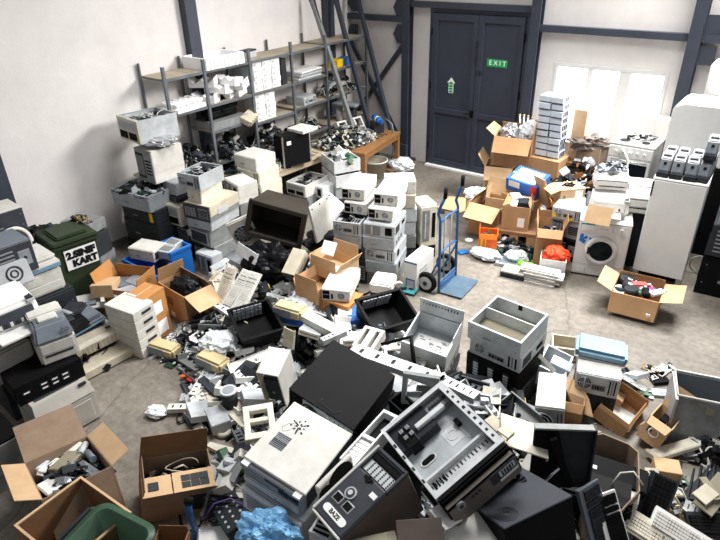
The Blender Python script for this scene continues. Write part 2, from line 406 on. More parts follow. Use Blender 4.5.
# ------------------------------------------------------------------ cartons
def carton(label, M, w, d, h, m='cardboard', flaps=(), closed=False, stickers=(), cat='cardboard box', name='cardboard_box', group=None, tape=False, dark=None, bottom=True, holes=()):
    """flaps: (side, angle, length factor); angle 0 = upright, 90 = level outward, -90 = level inward. stickers: (side, u0, v0, u1, v1, material)"""
    t = thing(name, label, cat, M, group); k = .008
    b = B()
    if bottom: b.bx((-w/2,-d/2,0),(w/2,d/2,k),m)
    for a, c in (((-w/2,-d/2,0),(w/2,-d/2+k,h)),((-w/2,d/2-k,0),(w/2,d/2,h)),((-w/2,-d/2,0),(-w/2+k,d/2,h)),((w/2-k,-d/2,0),(w/2,d/2,h))): b.bx(a,c,m)
    if closed:
        b.bx((-w/2,-d/2,h-k),(w/2,-.002,h),m); b.bx((-w/2,.002,h-k),(w/2,d/2,h),m)
    b.build('body', t)
    if tape:
        b = B(); b.bx((-w/2-.001,-.03,h),(w/2+.001,.03,h+.002),'beige_dull'); b.build('tape', t)
    for fl in flaps:
        s, ang, ln = (list(fl)+[None])[:3]; fm = fl[3] if len(fl) > 3 else m
        along = w if s in ('-y','+y') else d
        L_ = (ln if ln else .5)*(d if s in ('-y','+y') else w)
        b = B(); sl = .012
        poly = [(-along/2+.003,0,0),(along/2-.003,0,0),(along/2-.003-sl,0,L_),(-along/2+.003+sl,0,L_)]
        b.slab(poly, (0,k*.7,0), fm)
        bmesh.ops.subdivide_edges(b.bm, edges=[e for e in b.bm.edges if e.calc_length() > .2], cuts=2, use_grid_fill=True)
        for v in b.bm.verts: v.co.y += .03*(v.co.z/L_)**2*(-1 if len(fl) > 4 else 1)*.6
        rz = {'-y':0,'+x':pi/2,'+y':pi,'-x':-pi/2}[s]
        off = {'-y':(0,-d/2,h),'+x':(w/2,0,h),'+y':(0,d/2,h),'-x':(-w/2,0,h)}[s]
        b.build('flap', t, Matrix.Translation(off) @ Matrix.Rotation(rz,4,'Z') @ Matrix.Rotation(RAD(ang),4,'X'))
    for s, u0, v0, u1, v1, sm in stickers:
        b = B(); e = .002
        if s == '-y': b.bx((u0*w-w/2,-d/2-e,v0*h),(u1*w-w/2,-d/2,v1*h),sm)
        elif s == '+x': b.bx((w/2,u0*d-d/2,v0*h),(w/2+e,u1*d-d/2,v1*h),sm)
        elif s == '-x': b.bx((-w/2-e,u0*d-d/2,v0*h),(-w/2,u1*d-d/2,v1*h),sm)
        elif s == 'top': b.bx((u0*w-w/2,v0*d-d/2,h),(u1*w-w/2,v1*d-d/2,h+e),sm)
        b.build('label' if sm != 'dark_hole' else 'hand_hole', t)
    return t
def closed_box(name, label, cat, M, w, d, h, m, group=None, bev=.004, lid=None, seam=True):
    t = thing(name, label, cat, M, group)
    b = B(); b.bx((-w/2,-d/2,0),(w/2,d/2,h*.97 if seam else h),m,bev); b.build('body', t)
    if seam: b = B(); b.bx((-w/2-.002,-d/2-.002,h*.8),(w/2+.002,d/2+.002,h),lid or m,bev); b.build('lid', t)
    return t
# ------------------------------------------------------------------ keyboards, crates, monitors
def keyboard(label, M, w=.46, d=.17, m='beige', km=None, group=None, name='keyboard'):
    t = thing(name, label, 'keyboard', M, group); km = km or m
    b = B(); b.hexa([(-w/2,-d/2,0),(w/2,-d/2,0),(w/2,d/2,0),(-w/2,d/2,0)],[(-w/2,-d/2,.018),(w/2,-d/2,.018),(w/2,d/2,.034),(-w/2,d/2,.034)],m); b.build('case', t)
    def keys(x0, x1, n, rows, name):
        b = B(); s = (x1-x0)/n
        for r in range(rows):
            yy = -.4*d+r*(.72*d/rows)+.36*d/rows; z = .02+.016*(yy/d+.5)
            for i in range(n):
                if r == 0 and 2 < i < 9 and n > 10:
                    if i == 3: b.box((x0+s*6, yy, z+.006), (s*5.8, .6*d/rows, .014), km)
                    continue
                b.box((x0+s*(i+.5), yy, z+.006), (s*.8, .58*d/rows, .014), km)
        b.build(name, t)
    keys(-.47*w, .2*w, 14, 5, 'letter_keys'); keys(.23*w, .3*w, 2, 5, 'arrow_keys'); keys(.33*w, .47*w, 4, 5, 'number_pad')
    return t
def crate(label, M, w, d, h, m='black', cat='crate', name='plastic_crate', grid=True, group=None):
    t = thing(name, label, cat, M, group); k = .014; f = .86
    b = B()
    lo = [(-w/2*f,-d/2*f),(w/2*f,-d/2*f),(w/2*f,d/2*f),(-w/2*f,d/2*f)]; hi = [(-w/2,-d/2),(w/2,-d/2),(w/2,d/2),(-w/2,d/2)]
    b.bx((-w/2*f,-d/2*f,0),(w/2*f,d/2*f,k),m)
    for i in range(4):
        j = (i+1) % 4
        A, C, D_, E_ = V((*lo[i],0)), V((*lo[j],0)), V((*hi[j],h)), V((*hi[i],h))
        n = (C-A).cross(E_-A).normalized()*k
        b.slab([A,C,D_,E_], -n, m)
    b.build('tub', t)
    b = B()
    for a, c in (((-w/2-.02,-d/2-.02,h-.02),(w/2+.02,-d/2+.012,h+.004)),((-w/2-.02,d/2-.012,h-.02),(w/2+.02,d/2+.02,h+.004)),((-w/2-.02,-d/2,h-.02),(-w/2+.012,d/2,h+.004)),((w/2-.012,-d/2,h-.02),(w/2+.02,d/2,h+.004))): b.bx(a,c,m,.004)
    b.build('rim', t)
    if grid:
        for cx in (-.22*w, .12*w):
            b = B()
            for i in range(4):
                for j in range(4): b.box((cx+(i-1.5)*.045, d/2*.93-.02, h*.35+j*.04), (.034,.01,.028), 'grey_plastic', (RAD(-8),0,0))
            b.build('vent_grid', t)
    return t
# ------------------------------------------------------------------ loose scrap
def scrap_mesh(kind, rnd):
    b = B(); u = rnd.uniform
    if kind == 'circuit_board':
        m = rnd.choice(['pcb','pcb_dark','pcb','pcb_brown']); w, d = u(.1,.22), u(.08,.16); b.bx((-w/2,-d/2,0),(w/2,d/2,.005),m)
        for i in range(10): b.box((u(-.42,.42)*w,u(-.42,.42)*d,.012),(u(.008,.05),u(.008,.03),u(.008,.022)),rnd.choice(['charcoal','steel','beige','black','copper']))
    elif kind == 'plastic_piece':
        m = rnd.choice(['white_dirty','beige','grey_light','white','beige_dull']); w, d, h = u(.12,.3), u(.05,.14), u(.02,.06)
        b.bx((-w/2,-d/2,0),(w/2,d/2,.008),m); b.bx((-w/2,-d/2,0),(w/2,-d/2+.008,h),m); b.bx((-w/2,-d/2,0),(-w/2+.008,d/2,h),m)
        for i in range(3): b.box((u(-.3,.3)*w,u(-.2,.3)*d,h*.4),(.02,.02,h*.8),m)
    elif kind == 'black_adapter':
        w, d, h = u(.08,.14), u(.05,.08), u(.03,.05); b.bx((-w/2,-d/2,0),(w/2,d/2,h),'black',.006)
        p = V((w/2,0,h/2)); pts = [p]
        for k in range(7): p = p+V((u(.0,.06),u(-.05,.05),0)); p.z = .006; pts.append(p.copy())
        b.tube(pts,.004,'black',5)
    elif kind == 'metal_bracket':
        m = rnd.choice(['steel','steel_light','steel_dull']); w, d = u(.14,.3), u(.06,.14)
        b.bx((-w/2,-d/2,0),(w/2,d/2,.005),m); b.bx((-w/2,-d/2,0),(w/2,-d/2+.005,u(.03,.07)),m); b.bx((w/2-.005,-d/2,0),(w/2,d/2,.04),m)
        for i in range(3): b.cyl((-.3*w+i*.3*w,0,.005),(-.3*w+i*.3*w,0,.007),.015,'dark_hole',n=10)
    elif kind == 'disk_drive':
        w, d, h = .1, .145, .026; b.bx((-w/2,-d/2,0),(w/2,d/2,h),rnd.choice(['steel','charcoal','steel_dull']),.003); b.bx((-.4*w,-.35*d,h),(.4*w,.3*d,h+.001),'paper'); b.cyl((.1*w,.1*d,h),(.1*w,.1*d,h+.002),.03,'steel_dull')
    elif kind == 'cable_loop':
        m = rnd.choice(['black','black','grey_light','white','charcoal']); R = u(.05,.11)
        b.tube([V((cos(a)*R*(1+.2*sin(3*a)), sin(a)*R*.8, .008+.012*(1+sin(a*1.5)))) for a in [i*.32 for i in range(46)]],.006,m,5)
        b.box((R*1.1,.02,.015),(.04,.025,.02),m)
    elif kind == 'black_cover':
        w, d = u(.15,.32), u(.1,.2); m = rnd.choice(['black','charcoal','black_matt','navy_grey']); b.bx((-w/2,-d/2,0),(w/2,d/2,.01),m); b.bx((-w/2,-d/2,0),(w/2,-d/2+.01,.04),m); b.bx((-w/2,d/2-.01,0),(w/2,d/2,.04),m)
        for i in range(4): b.bx((-.35*w+i*.2*w,-.2*d,.01),(-.28*w+i*.2*w,.2*d,.013),'dark_hole')
    elif kind == 'shredded_bit':
        for i in range(5): b.box((u(-.06,.06),u(-.06,.06),u(.006,.03)),(u(.03,.09),u(.01,.04),u(.006,.012)),rnd.choice(['white','white_dirty','steel','charcoal','black','grey_light']),(u(-.3,.3),u(-.3,.3),u(0,3)))
    elif kind == 'optical_drive':
        w, d, h = .146, .19, .04; b.bx((-w/2,-d/2,0),(w/2,d/2,h),'steel'); b.bx((-w/2,-d/2-.01,0),(w/2,-d/2,h),rnd.choice(['beige','black','white_dirty']),.003); b.bx((-.4*w,-d/2-.012,.02),(.4*w,-d/2-.01,.023),'charcoal')
    elif kind == 'toner':
        w = u(.24,.34); b.cyl((-w/2,0,.035),(w/2,0,.035),.035,'black',n=10); b.bx((-w/2,-.01,.01),(w/2,.09,.05),'charcoal',.006); b.bx((-.2*w,.085,.02),(.2*w,.095,.04),rnd.choice(['grey_light','teal','yellow']))
    return b
PROTO = {}
SCRAPCAT = {'circuit_board':'circuit board','plastic_piece':'plastic scrap','black_adapter':'power adapter','metal_bracket':'metal scrap','disk_drive':'disk drive','cable_loop':'cable','black_cover':'plastic scrap','shredded_bit':'scrap','optical_drive':'disk drive','toner':'toner cartridge'}
SCRAPWORD = {'circuit_board':'loose circuit board','plastic_piece':'broken pale plastic piece','black_adapter':'black power adapter','metal_bracket':'bent metal bracket','disk_drive':'small hard disk drive','cable_loop':'coiled cable','black_cover':'slotted dark plastic cover','shredded_bit':'cluster of broken chips','optical_drive':'loose optical drive','toner':'long dark toner cartridge'}
def scrap(kind, M, where, group, rnd):
    lst = PROTO.setdefault(kind, [])
    if len(lst) < 4:
        o = single(kind, scrap_mesh(kind, rnd), '.', SCRAPCAT[kind], M, group); lst.append(o)
    else:
        o = copy_tree(rnd.choice(lst), M, '.', group)
    o['label'] = SCRAPWORD[kind]+' '+where; o['group'] = SCRAPCAT[kind]+'s '+group
    return o
def scatter(n, poly, zf, kinds, where, group, seed=1, tilt=.12, sc=1.):
    """n loose pieces inside a pixel polygon, each resting at height zf(px,py)"""
    rnd = random.Random(seed); xs = [p[0] for p in poly]; ys = [p[1] for p in poly]; k = 0; g = 0
    done = []
    while k < n and g < n*60:
        g += 1
        px, py = rnd.uniform(min(xs), max(xs)), rnd.uniform(min(ys), max(ys))
        c = False; j = len(poly)-1
        for i in range(len(poly)):
            (xi, yi), (xj, yj) = poly[i], poly[j]
            if (yi > py) != (yj > py) and px < (xj-xi)*(py-yi)/(yj-yi)+xi: c = not c
            j = i
        if not c: continue
        z = zf(px, py) if callable(zf) else zf
        p = at(px, py, z)
        if any((p-q).length < .085*sc for q in done): continue
        done.append(p); k += 1
        s = rnd.uniform(.8, 1.15)*sc
        M = Matrix.Translation(p+V((0,0,.003))) @ Euler((rnd.uniform(-tilt,tilt), rnd.uniform(-tilt,tilt), rnd.uniform(0,6.28))).to_matrix().to_4x4() @ Matrix.Scale(s, 4)
        scrap(rnd.choice(kinds), M, where, group, rnd)
def tangle(name, label, cat, M, rx, ry, h, n, mats, seed=1, boxes=.5, rr=.006, size=.08):
    """an uncountable heap: cords and crumbs mixed, one object"""
    rnd = random.Random(seed); b = B(); u = rnd.uniform
    for i in range(n):
        a = u(0, 6.28); q = math.sqrt(u(0,1)); x, y = cos(a)*q*rx, sin(a)*q*ry; z = h*(1-q*q)*u(.35,1.)
        if u(0,1) < boxes: b.box((x,y,z),(u(.3,1.4)*size,u(.2,.9)*size,u(.1,.6)*size),rnd.choice(mats),(u(-.7,.7),u(-.7,.7),u(0,3)))
        else:
            p = V((x,y,z)); pts = [p]
            dr = u(0, 6.28)
            for k in range(7):
                dr += u(-.9,.9); p = p+V((cos(dr)*size*.5, sin(dr)*size*.5, u(-.25,.25)*size)); qq = min(1,(p.x/rx)**2+(p.y/ry)**2)
                p.z = max(.01, min(p.z, h*(1-qq)+.02)); p.x = max(-rx, min(rx, p.x)); p.y = max(-ry, min(ry, p.y)); pts.append(p)
            b.tube(pts, rr*u(.6,1.3), rnd.choice(mats), 5)
    return single(name, b, label, cat, M, kind='stuff')
def crumple(name, label, cat, M, rx, ry, h, m, seed=1, amp=.25, sub=4):
    """crumpled bag"""
    b = B(); k = b.mi(m)
    bmesh.ops.create_icosphere(b.bm, subdivisions=sub, radius=1)
    from mathutils import noise
    for v in b.bm.verts:
        n = noise.noise(v.co*2.1+V((seed*7.1,0,0)))+.6*noise.noise(v.co*4.7+V((0,seed*3.3,0)))+.35*abs(noise.noise(v.co*9+V((0,0,seed))))
        v.co *= 1+amp*n; z = (v.co.z+1)/2*h
        v.co = V((v.co.x*rx, v.co.y*ry, max(0, z)))
    for f in b.bm.faces: f.smooth = False; f.material_index = k
    return single(name, b, label, cat, M)
# ================================================================== THE ROOM
def concrete():
    m = bpy.data.materials.new('concrete'); m.use_nodes = True; nt = m.node_tree; N = nt.nodes; L = nt.links; b = N['Principled BSDF']
    tc = N.new('ShaderNodeTexCoord')
    def noise(s, d, r=.6):
        n = N.new('ShaderNodeTexNoise'); n.inputs['Scale'].default_value = s; n.inputs['Detail'].default_value = d; n.inputs['Roughness'].default_value = r; L.new(tc.outputs['Object'], n.inputs['Vector']); return n
    def ramp(n, p0, c0, p1, c1, out='Fac'):
        r = N.new('ShaderNodeValToRGB'); r.color_ramp.elements[0].position = p0; r.color_ramp.elements[1].position = p1
        r.color_ramp.elements[0].color = lin(c0); r.color_ramp.elements[1].color = lin(c1); L.new(n.outputs[out], r.inputs['Fac']); return r
    a = ramp(noise(1.1, 8), .3, '70695f', .7, '958e84'); c = ramp(noise(13, 9, .75), .3, '8b8378', .7, 'ffffff')
    mx = N.new('ShaderNodeMix'); mx.data_type = 'RGBA'; mx.blend_type = 'MULTIPLY'; mx.inputs['Factor'].default_value = .75
    L.new(a.outputs['Color'], mx.inputs['A']); L.new(c.outputs['Color'], mx.inputs['B'])
    # cracks
    v = N.new('ShaderNodeTexVoronoi'); v.feature = 'DISTANCE_TO_EDGE'; v.inputs['Scale'].default_value = .31
    nz = noise(3, 4); ad = N.new('ShaderNodeMixRGB'); ad.inputs['Fac'].default_value = .12; L.new(tc.outputs['Object'], ad.inputs['Color1']); L.new(nz.outputs['Color'], ad.inputs['Color2']); L.new(ad.outputs['Color'], v.inputs['Vector'])
    cr = ramp(v, .0, 'a39d94', .003, 'ffffff', 'Distance')
    mx2 = N.new('ShaderNodeMix'); mx2.data_type = 'RGBA'; mx2.blend_type = 'MULTIPLY'; mx2.inputs['Factor'].default_value = .6
    L.new(mx.outputs['Result'], mx2.inputs['A']); L.new(cr.outputs['Color'], mx2.inputs['B'])
    L.new(mx2.outputs['Result'], b.inputs['Base Color'])
    b.inputs['Roughness'].default_value = .62
    bp = N.new('ShaderNodeBump'); bp.inputs['Strength'].default_value = .25; bp.inputs['Distance'].default_value = .01; L.new(c.outputs['Color'], bp.inputs['Height']); L.new(bp.outputs['Normal'], b.inputs['Normal'])
    MATS['concrete'] = m
concrete()
mat('plaster', 'dcd7d4', .85, 0, 2.2, .07, bump=.25, bscale=45)
WX, WY, WZ = 11.0, -13.0, 4.6
b = B(); b.bx((-.2, WY, -.12), (WX, .2, 0), 'concrete'); struct('floor', b)
b = B(); b.bx((-.18, WY, 0), (0, .18, WZ), 'plaster'); struct('wall_left', b)
# back wall with the window hole
wx0, wx1, wz0, wz1 = 4.23, 5.98, .93, 2.17
b = B()
b.bx((0,0,0),(wx0,.18,WZ),'plaster'); b.bx((wx1,0,0),(WX,.18,WZ),'plaster'); b.bx((wx0,0,0),(wx1,.18,wz0),'plaster'); b.bx((wx0,0,wz1),(wx1,.18,WZ),'plaster')
struct('wall_back', b)
b = B(); b.bx((0, WY, 0), (.012, -.75, .12), 'steel_dull'); struct('baseboard_left', b)
# window
w = thing('window_1', None, None, T((0,0,0))); w['kind'] = 'structure'
b = B()
for a, c in (((wx0,-.01,wz0),(wx0+.06,.08,wz1)),((wx1-.06,-.01,wz0),(wx1,.08,wz1)),((wx0,-.01,wz1-.06),(wx1,.08,wz1)),((wx0,-.02,wz0),(wx1,.08,wz0+.05)),((4.78,-.005,wz0),(4.86,.08,wz1)),((5.28,-.005,wz0),(5.44,.08,wz1))): b.bx(a,c,'window_frame',.006)
b.build('window_frame', w)
for x0, x1 in ((wx0+.06,4.78),(4.86,5.28),(5.44,wx1-.06)):
    b = B(); b.bx((x0,.035,wz0+.05),(x1,.045,wz1-.06),'daylight_glass'); b.build('pane', w)
b = B(); b.bx((wx0-.05,-.09,wz0-.03),(wx1+.05,0,wz0),'window_frame',.005); b.build('sill', w)
# double steel door
d = thing('door_1', None, None, T((0,0,0))); d['kind'] = 'structure'
x0, xm, x1, zt = 1.93, 2.845, 3.69, 2.83
b = B()
for a, c in (((x0-.07,-.05,0),(x0,.0,zt+.05)),((x1,-.05,0),(x1+.06,.0,zt+.05)),((x0-.07,-.05,zt),(x1+.06,.0,zt+.06))): b.bx(a,c,'door_paint',.004)
b.build('door_frame', d)
for a, c in ((x0+.005,xm-.004),(xm+.004,x1-.005)):
    b = B(); b.bx((a,-.055,.05),(c,-.005,zt-.01),'door_paint')
    for p, q in (((a,0,.05),(a+.11,0,zt-.01)),((c-.09,0,.05),(c,0,zt-.01)),((a,0,zt-.13),(c,0,zt-.01)),((a,0,.05),(c,0,.15)),((a,0,1.06),(c,0,1.16))):
        b.bx((p[0],-.085,p[2]),(q[0],-.05,q[2]),'door_paint',.006)
    lf = b.build('door_leaf', d)
    for z in (.35, 1.5, 2.45):
        b = B(); hx = a-.01 if a < xm-.1 else c+.01; b.cyl((hx,-.075,z),(hx,-.075,z+.13),.016,'black',n=8); b.build('hinge', lf)
b = B(); b.bx((xm-.05,-.1,1.08),(xm+.02,-.085,1.2),'black'); b.cyl((xm-.02,-.1,1.14),(xm-.02,-.14,1.14),.012,'black',n=8); b.cyl((xm-.02,-.14,1.14),(xm-.14,-.14,1.14),.01,'black',n=8); b.build('door_handle', d)
b = B(); b.bx((xm+.03,-.1,1.84),(xm+.12,-.085,1.92),'charcoal'); b.bx((xm-.02,-.095,2.0),(xm+.02,-.085,2.4),'charcoal'); b.build('latch', d)
b = B(); b.bx((x0-.02,-.16,0),(x1,.0,.035),'sign_white'); b.build('daylight_strip', d)  # white colour stands for sunlight at the foot of the door
# steel frame
k = [0]
def trim(b): k[0] += 1; return struct('trim_%d' % k[0], b)
def hsec(b, x, w_, y0, y1, z0=0., z1=WZ):
    b.bx((x-w_/2,-y1,z0),(x+w_/2,-y1+.02,z1),'column'); b.bx((x-w_/2,-y0-.02,z0),(x+w_/2,-y0,z1),'column'); b.bx((x-.02,-y1,z0),(x+.02,-y0,z1),'column')
for x, w_ in ((1.395,.15),(3.87,.16),(6.22,.17),(8.6,.17)):
    b = B(); hsec(b, x, w_, .0, .16); 
    if x < 2: b.bx((x-.16,-.2,0),(x+.2,0,.05),'column'); b.bx((x-.1,-.22,.05),(x+.1,-.15,.35),'column')
    trim(b)
for y in (-7.22, -3.97, -.78):
    b = B(); b.bx((0,y-.1,0),(.14,y-.08,WZ),'column'); b.bx((0,y+.08,0),(.14,y+.1,WZ),'column'); b.bx((0,y-.09,0),(.03,y+.09,WZ),'column'); b.bx((.12,y-.1,0),(.14,y+.1,WZ),'column'); trim(b)
for xa, xb, z in ((0,1.32,2.68),(3.95,6.135,2.68),(6.305,8.5,2.68)):
    b = B(); b.bx((xa,-.12,z-.05),(xb,0,z+.05),'column'); trim(b)
b = B(); b.bx((1.47,-.12,2.9),(3.79,0,3.0),'column'); trim(b)
def brace(x0, z0, x1, z1, y=-.07, r=.035):
    b = B(); d_ = V((x1-x0,0,z1-z0)); L_ = d_.length; a = math.atan2(z1-z0, x1-x0)
    b.box(((x0+x1)/2,y,(z0+z1)/2),(L_,.05,r*2.2),'column',(0,-a,0)); trim(b)
brace(-.02,2.3,1.36,.22); brace(-.02,.6,1.32,2.28,-.04)
brace(-.02,3.95,1.32,3.02); brace(6.4,2.88,8.4,4.3); brace(6.4,2.46,8.4,1.0)
for cx, cz, q in ((1.22,2.88,.17),(1.22,2.42,.17),(.12,2.4,.14),(.14,2.92,.15)):
    b = B(); b.slab([(cx-.04,-.1,cz-q),(cx+.12,-.1,cz-q),(cx+.12,-.1,cz+q),(cx-.04,-.1,cz+q),(cx-.14,-.1,cz)],(0,.02,0),'column'); trim(b)
for cz, s in ((2.86,1),(2.46,-1)):
    b = B(); b.slab([(6.3,-.1,cz-.13),(6.52,-.1,cz-.13),(6.52,-.1,cz+.13),(6.3,-.1,cz+.13)],(0,.02,0),'column'); trim(b)
b = B(); b.bx((3.74,-.03,.0),(3.79,0,2.85),'white'); trim(b)
# signs on the door
s = thing('exit_sign', 'green rectangular exit sign on right door leaf', 'sign', T((3.235,-.06,2.065)))
b = B(); b.bx((-.19,-.004,-.065),(.19,0,.065),'exit_green'); b.bx((-.18,-.005,-.058),(-.06,-.004,.058),'exit_green'); b.build('plate', s)
text_mesh('lettering', 'E X I T', .11, 'sign_white', T((.01,-.006,0)) @ FRONT, s, .001, .0015)
s = thing('arrow_sign', 'small green and white arrow sticker on left door leaf', 'sign', T((2.36,-.06,1.59)))
b = B(); b.slab([(-.05,0,-.13),(.05,0,-.13),(.05,0,.05),(.085,0,.05),(0,0,.15),(-.085,0,.05),(-.05,0,.05)],(0,-.004,0),'sign_white'); b.build('plate', s)
b = B()
for i in range(4): b.slab([(-.042,-.004,-.12+i*.05),(.042,-.004,-.12+i*.05),(.042,-.004,-.095+i*.05),(0,-.004,-.075+i*.05),(-.042,-.004,-.095+i*.05)],(0,-.002,0),'exit_green')
b.build('chevrons', s)
# three steel members leaning into the corner
for n_, (pb, yb, pt, yt, wd, lab) in enumerate((((343,97),-1.42,(312,0),-1.42,.075,'grey steel post leaning into the corner, nearest the shelving'),((370,130),-.92,(336,0),-.8,.075,'grey steel post leaning into the corner, middle of the three'),((387,115),-.5,(358,0),-.24,.075,'grey steel post leaning into the corner, nearest the door'))):
    a = aty(*pb, yb); c = aty(*pt, yt); u = (c-a)/(c.z-a.z); base = a-u*(a.z-.0); top = base+u*3.4; L_ = (top-base).length
    z = u.normalized(); xx = V((1,0,0)); xx = (xx-z*xx.dot(z)).normalized(); yy = z.cross(xx)
    t = thing('steel_post', lab, 'post', Matrix(((xx.x,yy.x,z.x,base.x),(xx.y,yy.y,z.y,base.y),(xx.z,yy.z,z.z,base.z),(0,0,0,1))))
    b = B(); b.bx((-wd/2,-.035,0),(wd/2,.035,L_-.35),'steel_dull' if n_ == 0 else 'column',.006); b.build('post', t)
    b = B(); b.slab([(-wd/2,-.01,L_-.75),(wd/2,-.01,L_-.75),(.075,-.01,L_-.25),(-.075,-.01,L_-.25)],(0,.02,0),'column'); b.bx((-.075,-.01,L_-.25),(.075,.01,L_),'column'); b.build('end_plate', t)
# ================================================================== SHELVING on the left wall
ys = [-4.95,-4.25,-3.35,-2.4,-1.5,-.28]
XF, XB = .58, .05
sh = thing('shelving_unit', 'long grey steel shelving unit with wooden boards along left wall', 'shelving', T((0,0,0)))
for y in ys:
    for x in (XF, XB):
        b = B(); s_ = 1 if x < .3 else -1
        b.bx((x-.02,y-.02,0),(x+.02,y-.014,2.53),'shelf_steel'); b.bx((x-.02 if s_ > 0 else x+.014,y-.02,0),(x-.014 if s_ > 0 else x+.02,y+.02,2.53),'shelf_steel')
        b.build('upright', sh)
LEV = [(2.36,1.86,.95,.4),(2.36,1.86,1.46,.95,.4),(2.36,1.86,1.38,.9,.4),(2.36,1.86,1.42,.9,.4),(2.38,1.9,1.42,.9,.4)]
for i, lv in enumerate(LEV):
    for z in lv:
        y0, y1 = ys[i]+.0, ys[i+1]
        b = B(); b.bx((XB,y0+.008,z-.012),(XF,y1-.008,z),'shelf_board'); b.bx((XF,y0+.004,z-.035),(XF+.006,y1-.004,z+.004),'shelf_steel'); b.bx((XB,y0+.022,z-.035),(XF,y0+.026,z-.012),'shelf_steel')
        b.build('shelf', sh)
def onshelf(px, py, x, z): p = atx(px, py, x); return V((x, p.y, z+.001))
# foam
t = thing('foam_tray', 'white ribbed foam tray lying on the top shelf', 'packing foam', T((.36,-3.86,2.362)))
b = B(); b.bx((-.26,-.38,0),(.26,.38,.03),'foam')
for i in range(2): b.bx((-.26+i*.49,-.38,.03),(-.23+i*.49,.38,.17),'foam',.006)
for i in range(11): b.bx((.262,-.37+i*.07,.01),(.275,-.33+i*.07,.165),'foam')
for i in range(2): b.bx((-.26,-.38+i*.73,.03),(.26,-.35+i*.73,.17),'foam',.006)
b.build('tray', t)
t = thing('foam_insert', 'white foam insert with round cups on the second shelf', 'packing foam', T((.4,-4.58,1.862),RAD(5)))
b = B(); b.bx((-.2,-.28,0),(.2,.28,.06),'foam',.01)
for i in range(3):
    for j in range(5): b.lathe([(.03,.06),(.05,.1),(.055,.13),(.045,.13),(.03,.09)],'foam',10,c=(-.12+i*.12,-.22+j*.11,0))
b.build('insert', t)
rnd = random.Random(5)
spots = [(.4,-4.1,1.862,.5,0),(.36,-3.75,1.862,.4,.2),(.45,-3.9,1.98,.3,-.2),(.42,-3.55,1.862,.2,.3),(.35,-4.05,2.08,.6,.2),(.5,-3.72,2.08,.1,-.35),(.55,-3.6,1.99,.3,.5)]
for i, (x, y, z, rz, rx) in enumerate(spots):
    b = B(); w_, d_ = rnd.uniform(.3,.4), rnd.uniform(.18,.26)
    b.slab([(-w_/2,0,0),(w_/2,0,0),(w_/2,0,.14),(w_*.25,0,.06),(0,0,.12),(-w_*.25,0,.06),(-w_/2,0,.14)],(0,d_,0),'foam')
    single('foam_profile', b, 'white angular foam packing piece in the heap on the second shelf', 'packing foam', T((x,y-.1,z),rz,rx*.5), 'foam pieces heaped on the second shelf')
t = thing('foam_block', 'grey dirty foam block hanging over shelf edge beside black toner rolls', 'packing foam', T((.56,-3.5,1.47),RAD(25),RAD(10),RAD(25)))
b = B(); b.bx((-.09,-.16,0),(.09,.16,.1),'beige_dull',.01); b.build('block', t); b = B()
for i in range(4): b.bx((.09,-.14+i*.075,.01),(.115,-.09+i*.075,.09),'beige_dull')
b.build('ribs', t)
closed_box('storage_box', 'long grey box under black toner rolls on the shelf', 'box', T((.36,-3.86,1.462)), .44, .72, .12, 'steel_dull')
for i in range(3):
    for j in range(2):
        b = B(); b.cyl((-.16,0,0),(.16,0,0),.055,'black',n=14); b.cyl((.16,0,0),(.17,0,0),.035,'charcoal',n=10); b.box((0,0,.05),(.3,.05,.02),'charcoal')
        single('toner_roll', b, 'black toner roll on the grey shelf box', 'toner cartridge', T((.4,-4.02+.26*j+.02*(i%2),1.64+.11*i),RAD(90)), 'black toner rolls on the shelf')
# small white cartons, stacked
rnd = random.Random(3)
def carton_wall(y0, y1, z0, nz, ny, hz, where, grp, x=.42, sd=.26, skip=()):
    dy = (y1-y0)/ny
    pr = None
    for k_ in range(nz):
        for j in range(ny):
            if (k_, j) in skip: continue
            M = T((x+rnd.uniform(-.015,.015), y0+dy*(j+.5), z0+hz*k_+.001), pi/2+rnd.uniform(-.02,.02))
            if pr is None:
                t = pr = thing('small_carton', 'small white carton '+where, 'carton', M, grp)
                b = B(); b.bx((-dy/2+.006,-sd/2,0),(dy/2-.006,sd/2,hz-.004),'white',.003); b.build('body', t)
                b = B(); b.bx((-dy*.4,-sd/2-.002,hz*.3),(-dy*.12,-sd/2,hz*.66),'grey_light'); b.build('label', t)
            else: copy_tree(pr, M)
carton_wall(-3.26,-2.66,1.863,5,3,.092,'in the wall of cartons on the second shelf','white cartons on the second shelf')
carton_wall(-3.28,-2.83,1.383,5,2,.088,'in the lower stack of cartons on the third shelf','white cartons on the third shelf')
b = B(); b.bx((-.16,-.06,0),(.16,.06,.42),'charcoal',.005)
single('shelf_divider', b, 'dark grey upright case beside the wall of white cartons', 'case', T((.38,-2.55,1.863)))
b = B(); b.bx((-.2,-.04,0),(.2,.04,.4),'steel_blue',.005)
single('side_panel', b, 'blue-grey sheet panel standing left of the wall of white cartons', 'panel', T((.36,-3.315,1.863)))
for i, (dz, m_) in enumerate(((0,'white_dirty'),(.05,'grey_light'),(.1,'white'))):
    b = B(); b.bx((-.2,-.3,0),(.2,.3,.045),m_,.008); b.bx((.2,-.28,.01),(.205,.28,.03),'grey_plastic')
    single('flat_panel', b, ['dull white flat unit at the bottom of a pile under the top shelf','grey flat unit in the middle of a pile under the top shelf','white flat unit on top of a pile under the top shelf'][i], 'panel', T((.4,-1.96+.02*i,1.862+dz),RAD(3*i)))
pc('grey computer case with holes lying on the third shelf', T((.38,-2.0,1.422),RAD(95)), .36,.4,.14,'steel','steel','io')
for i, (y, m_, lb) in enumerate(((-1.0,'yellow','yellow small carton lying on the second shelf near the corner'),(-.74,'print_blue','blue small carton beside a yellow one near the corner'))):
    closed_box('small_carton', lb, 'carton', T((.4,y,1.902),RAD(12)), .2,.24,.13, m_)
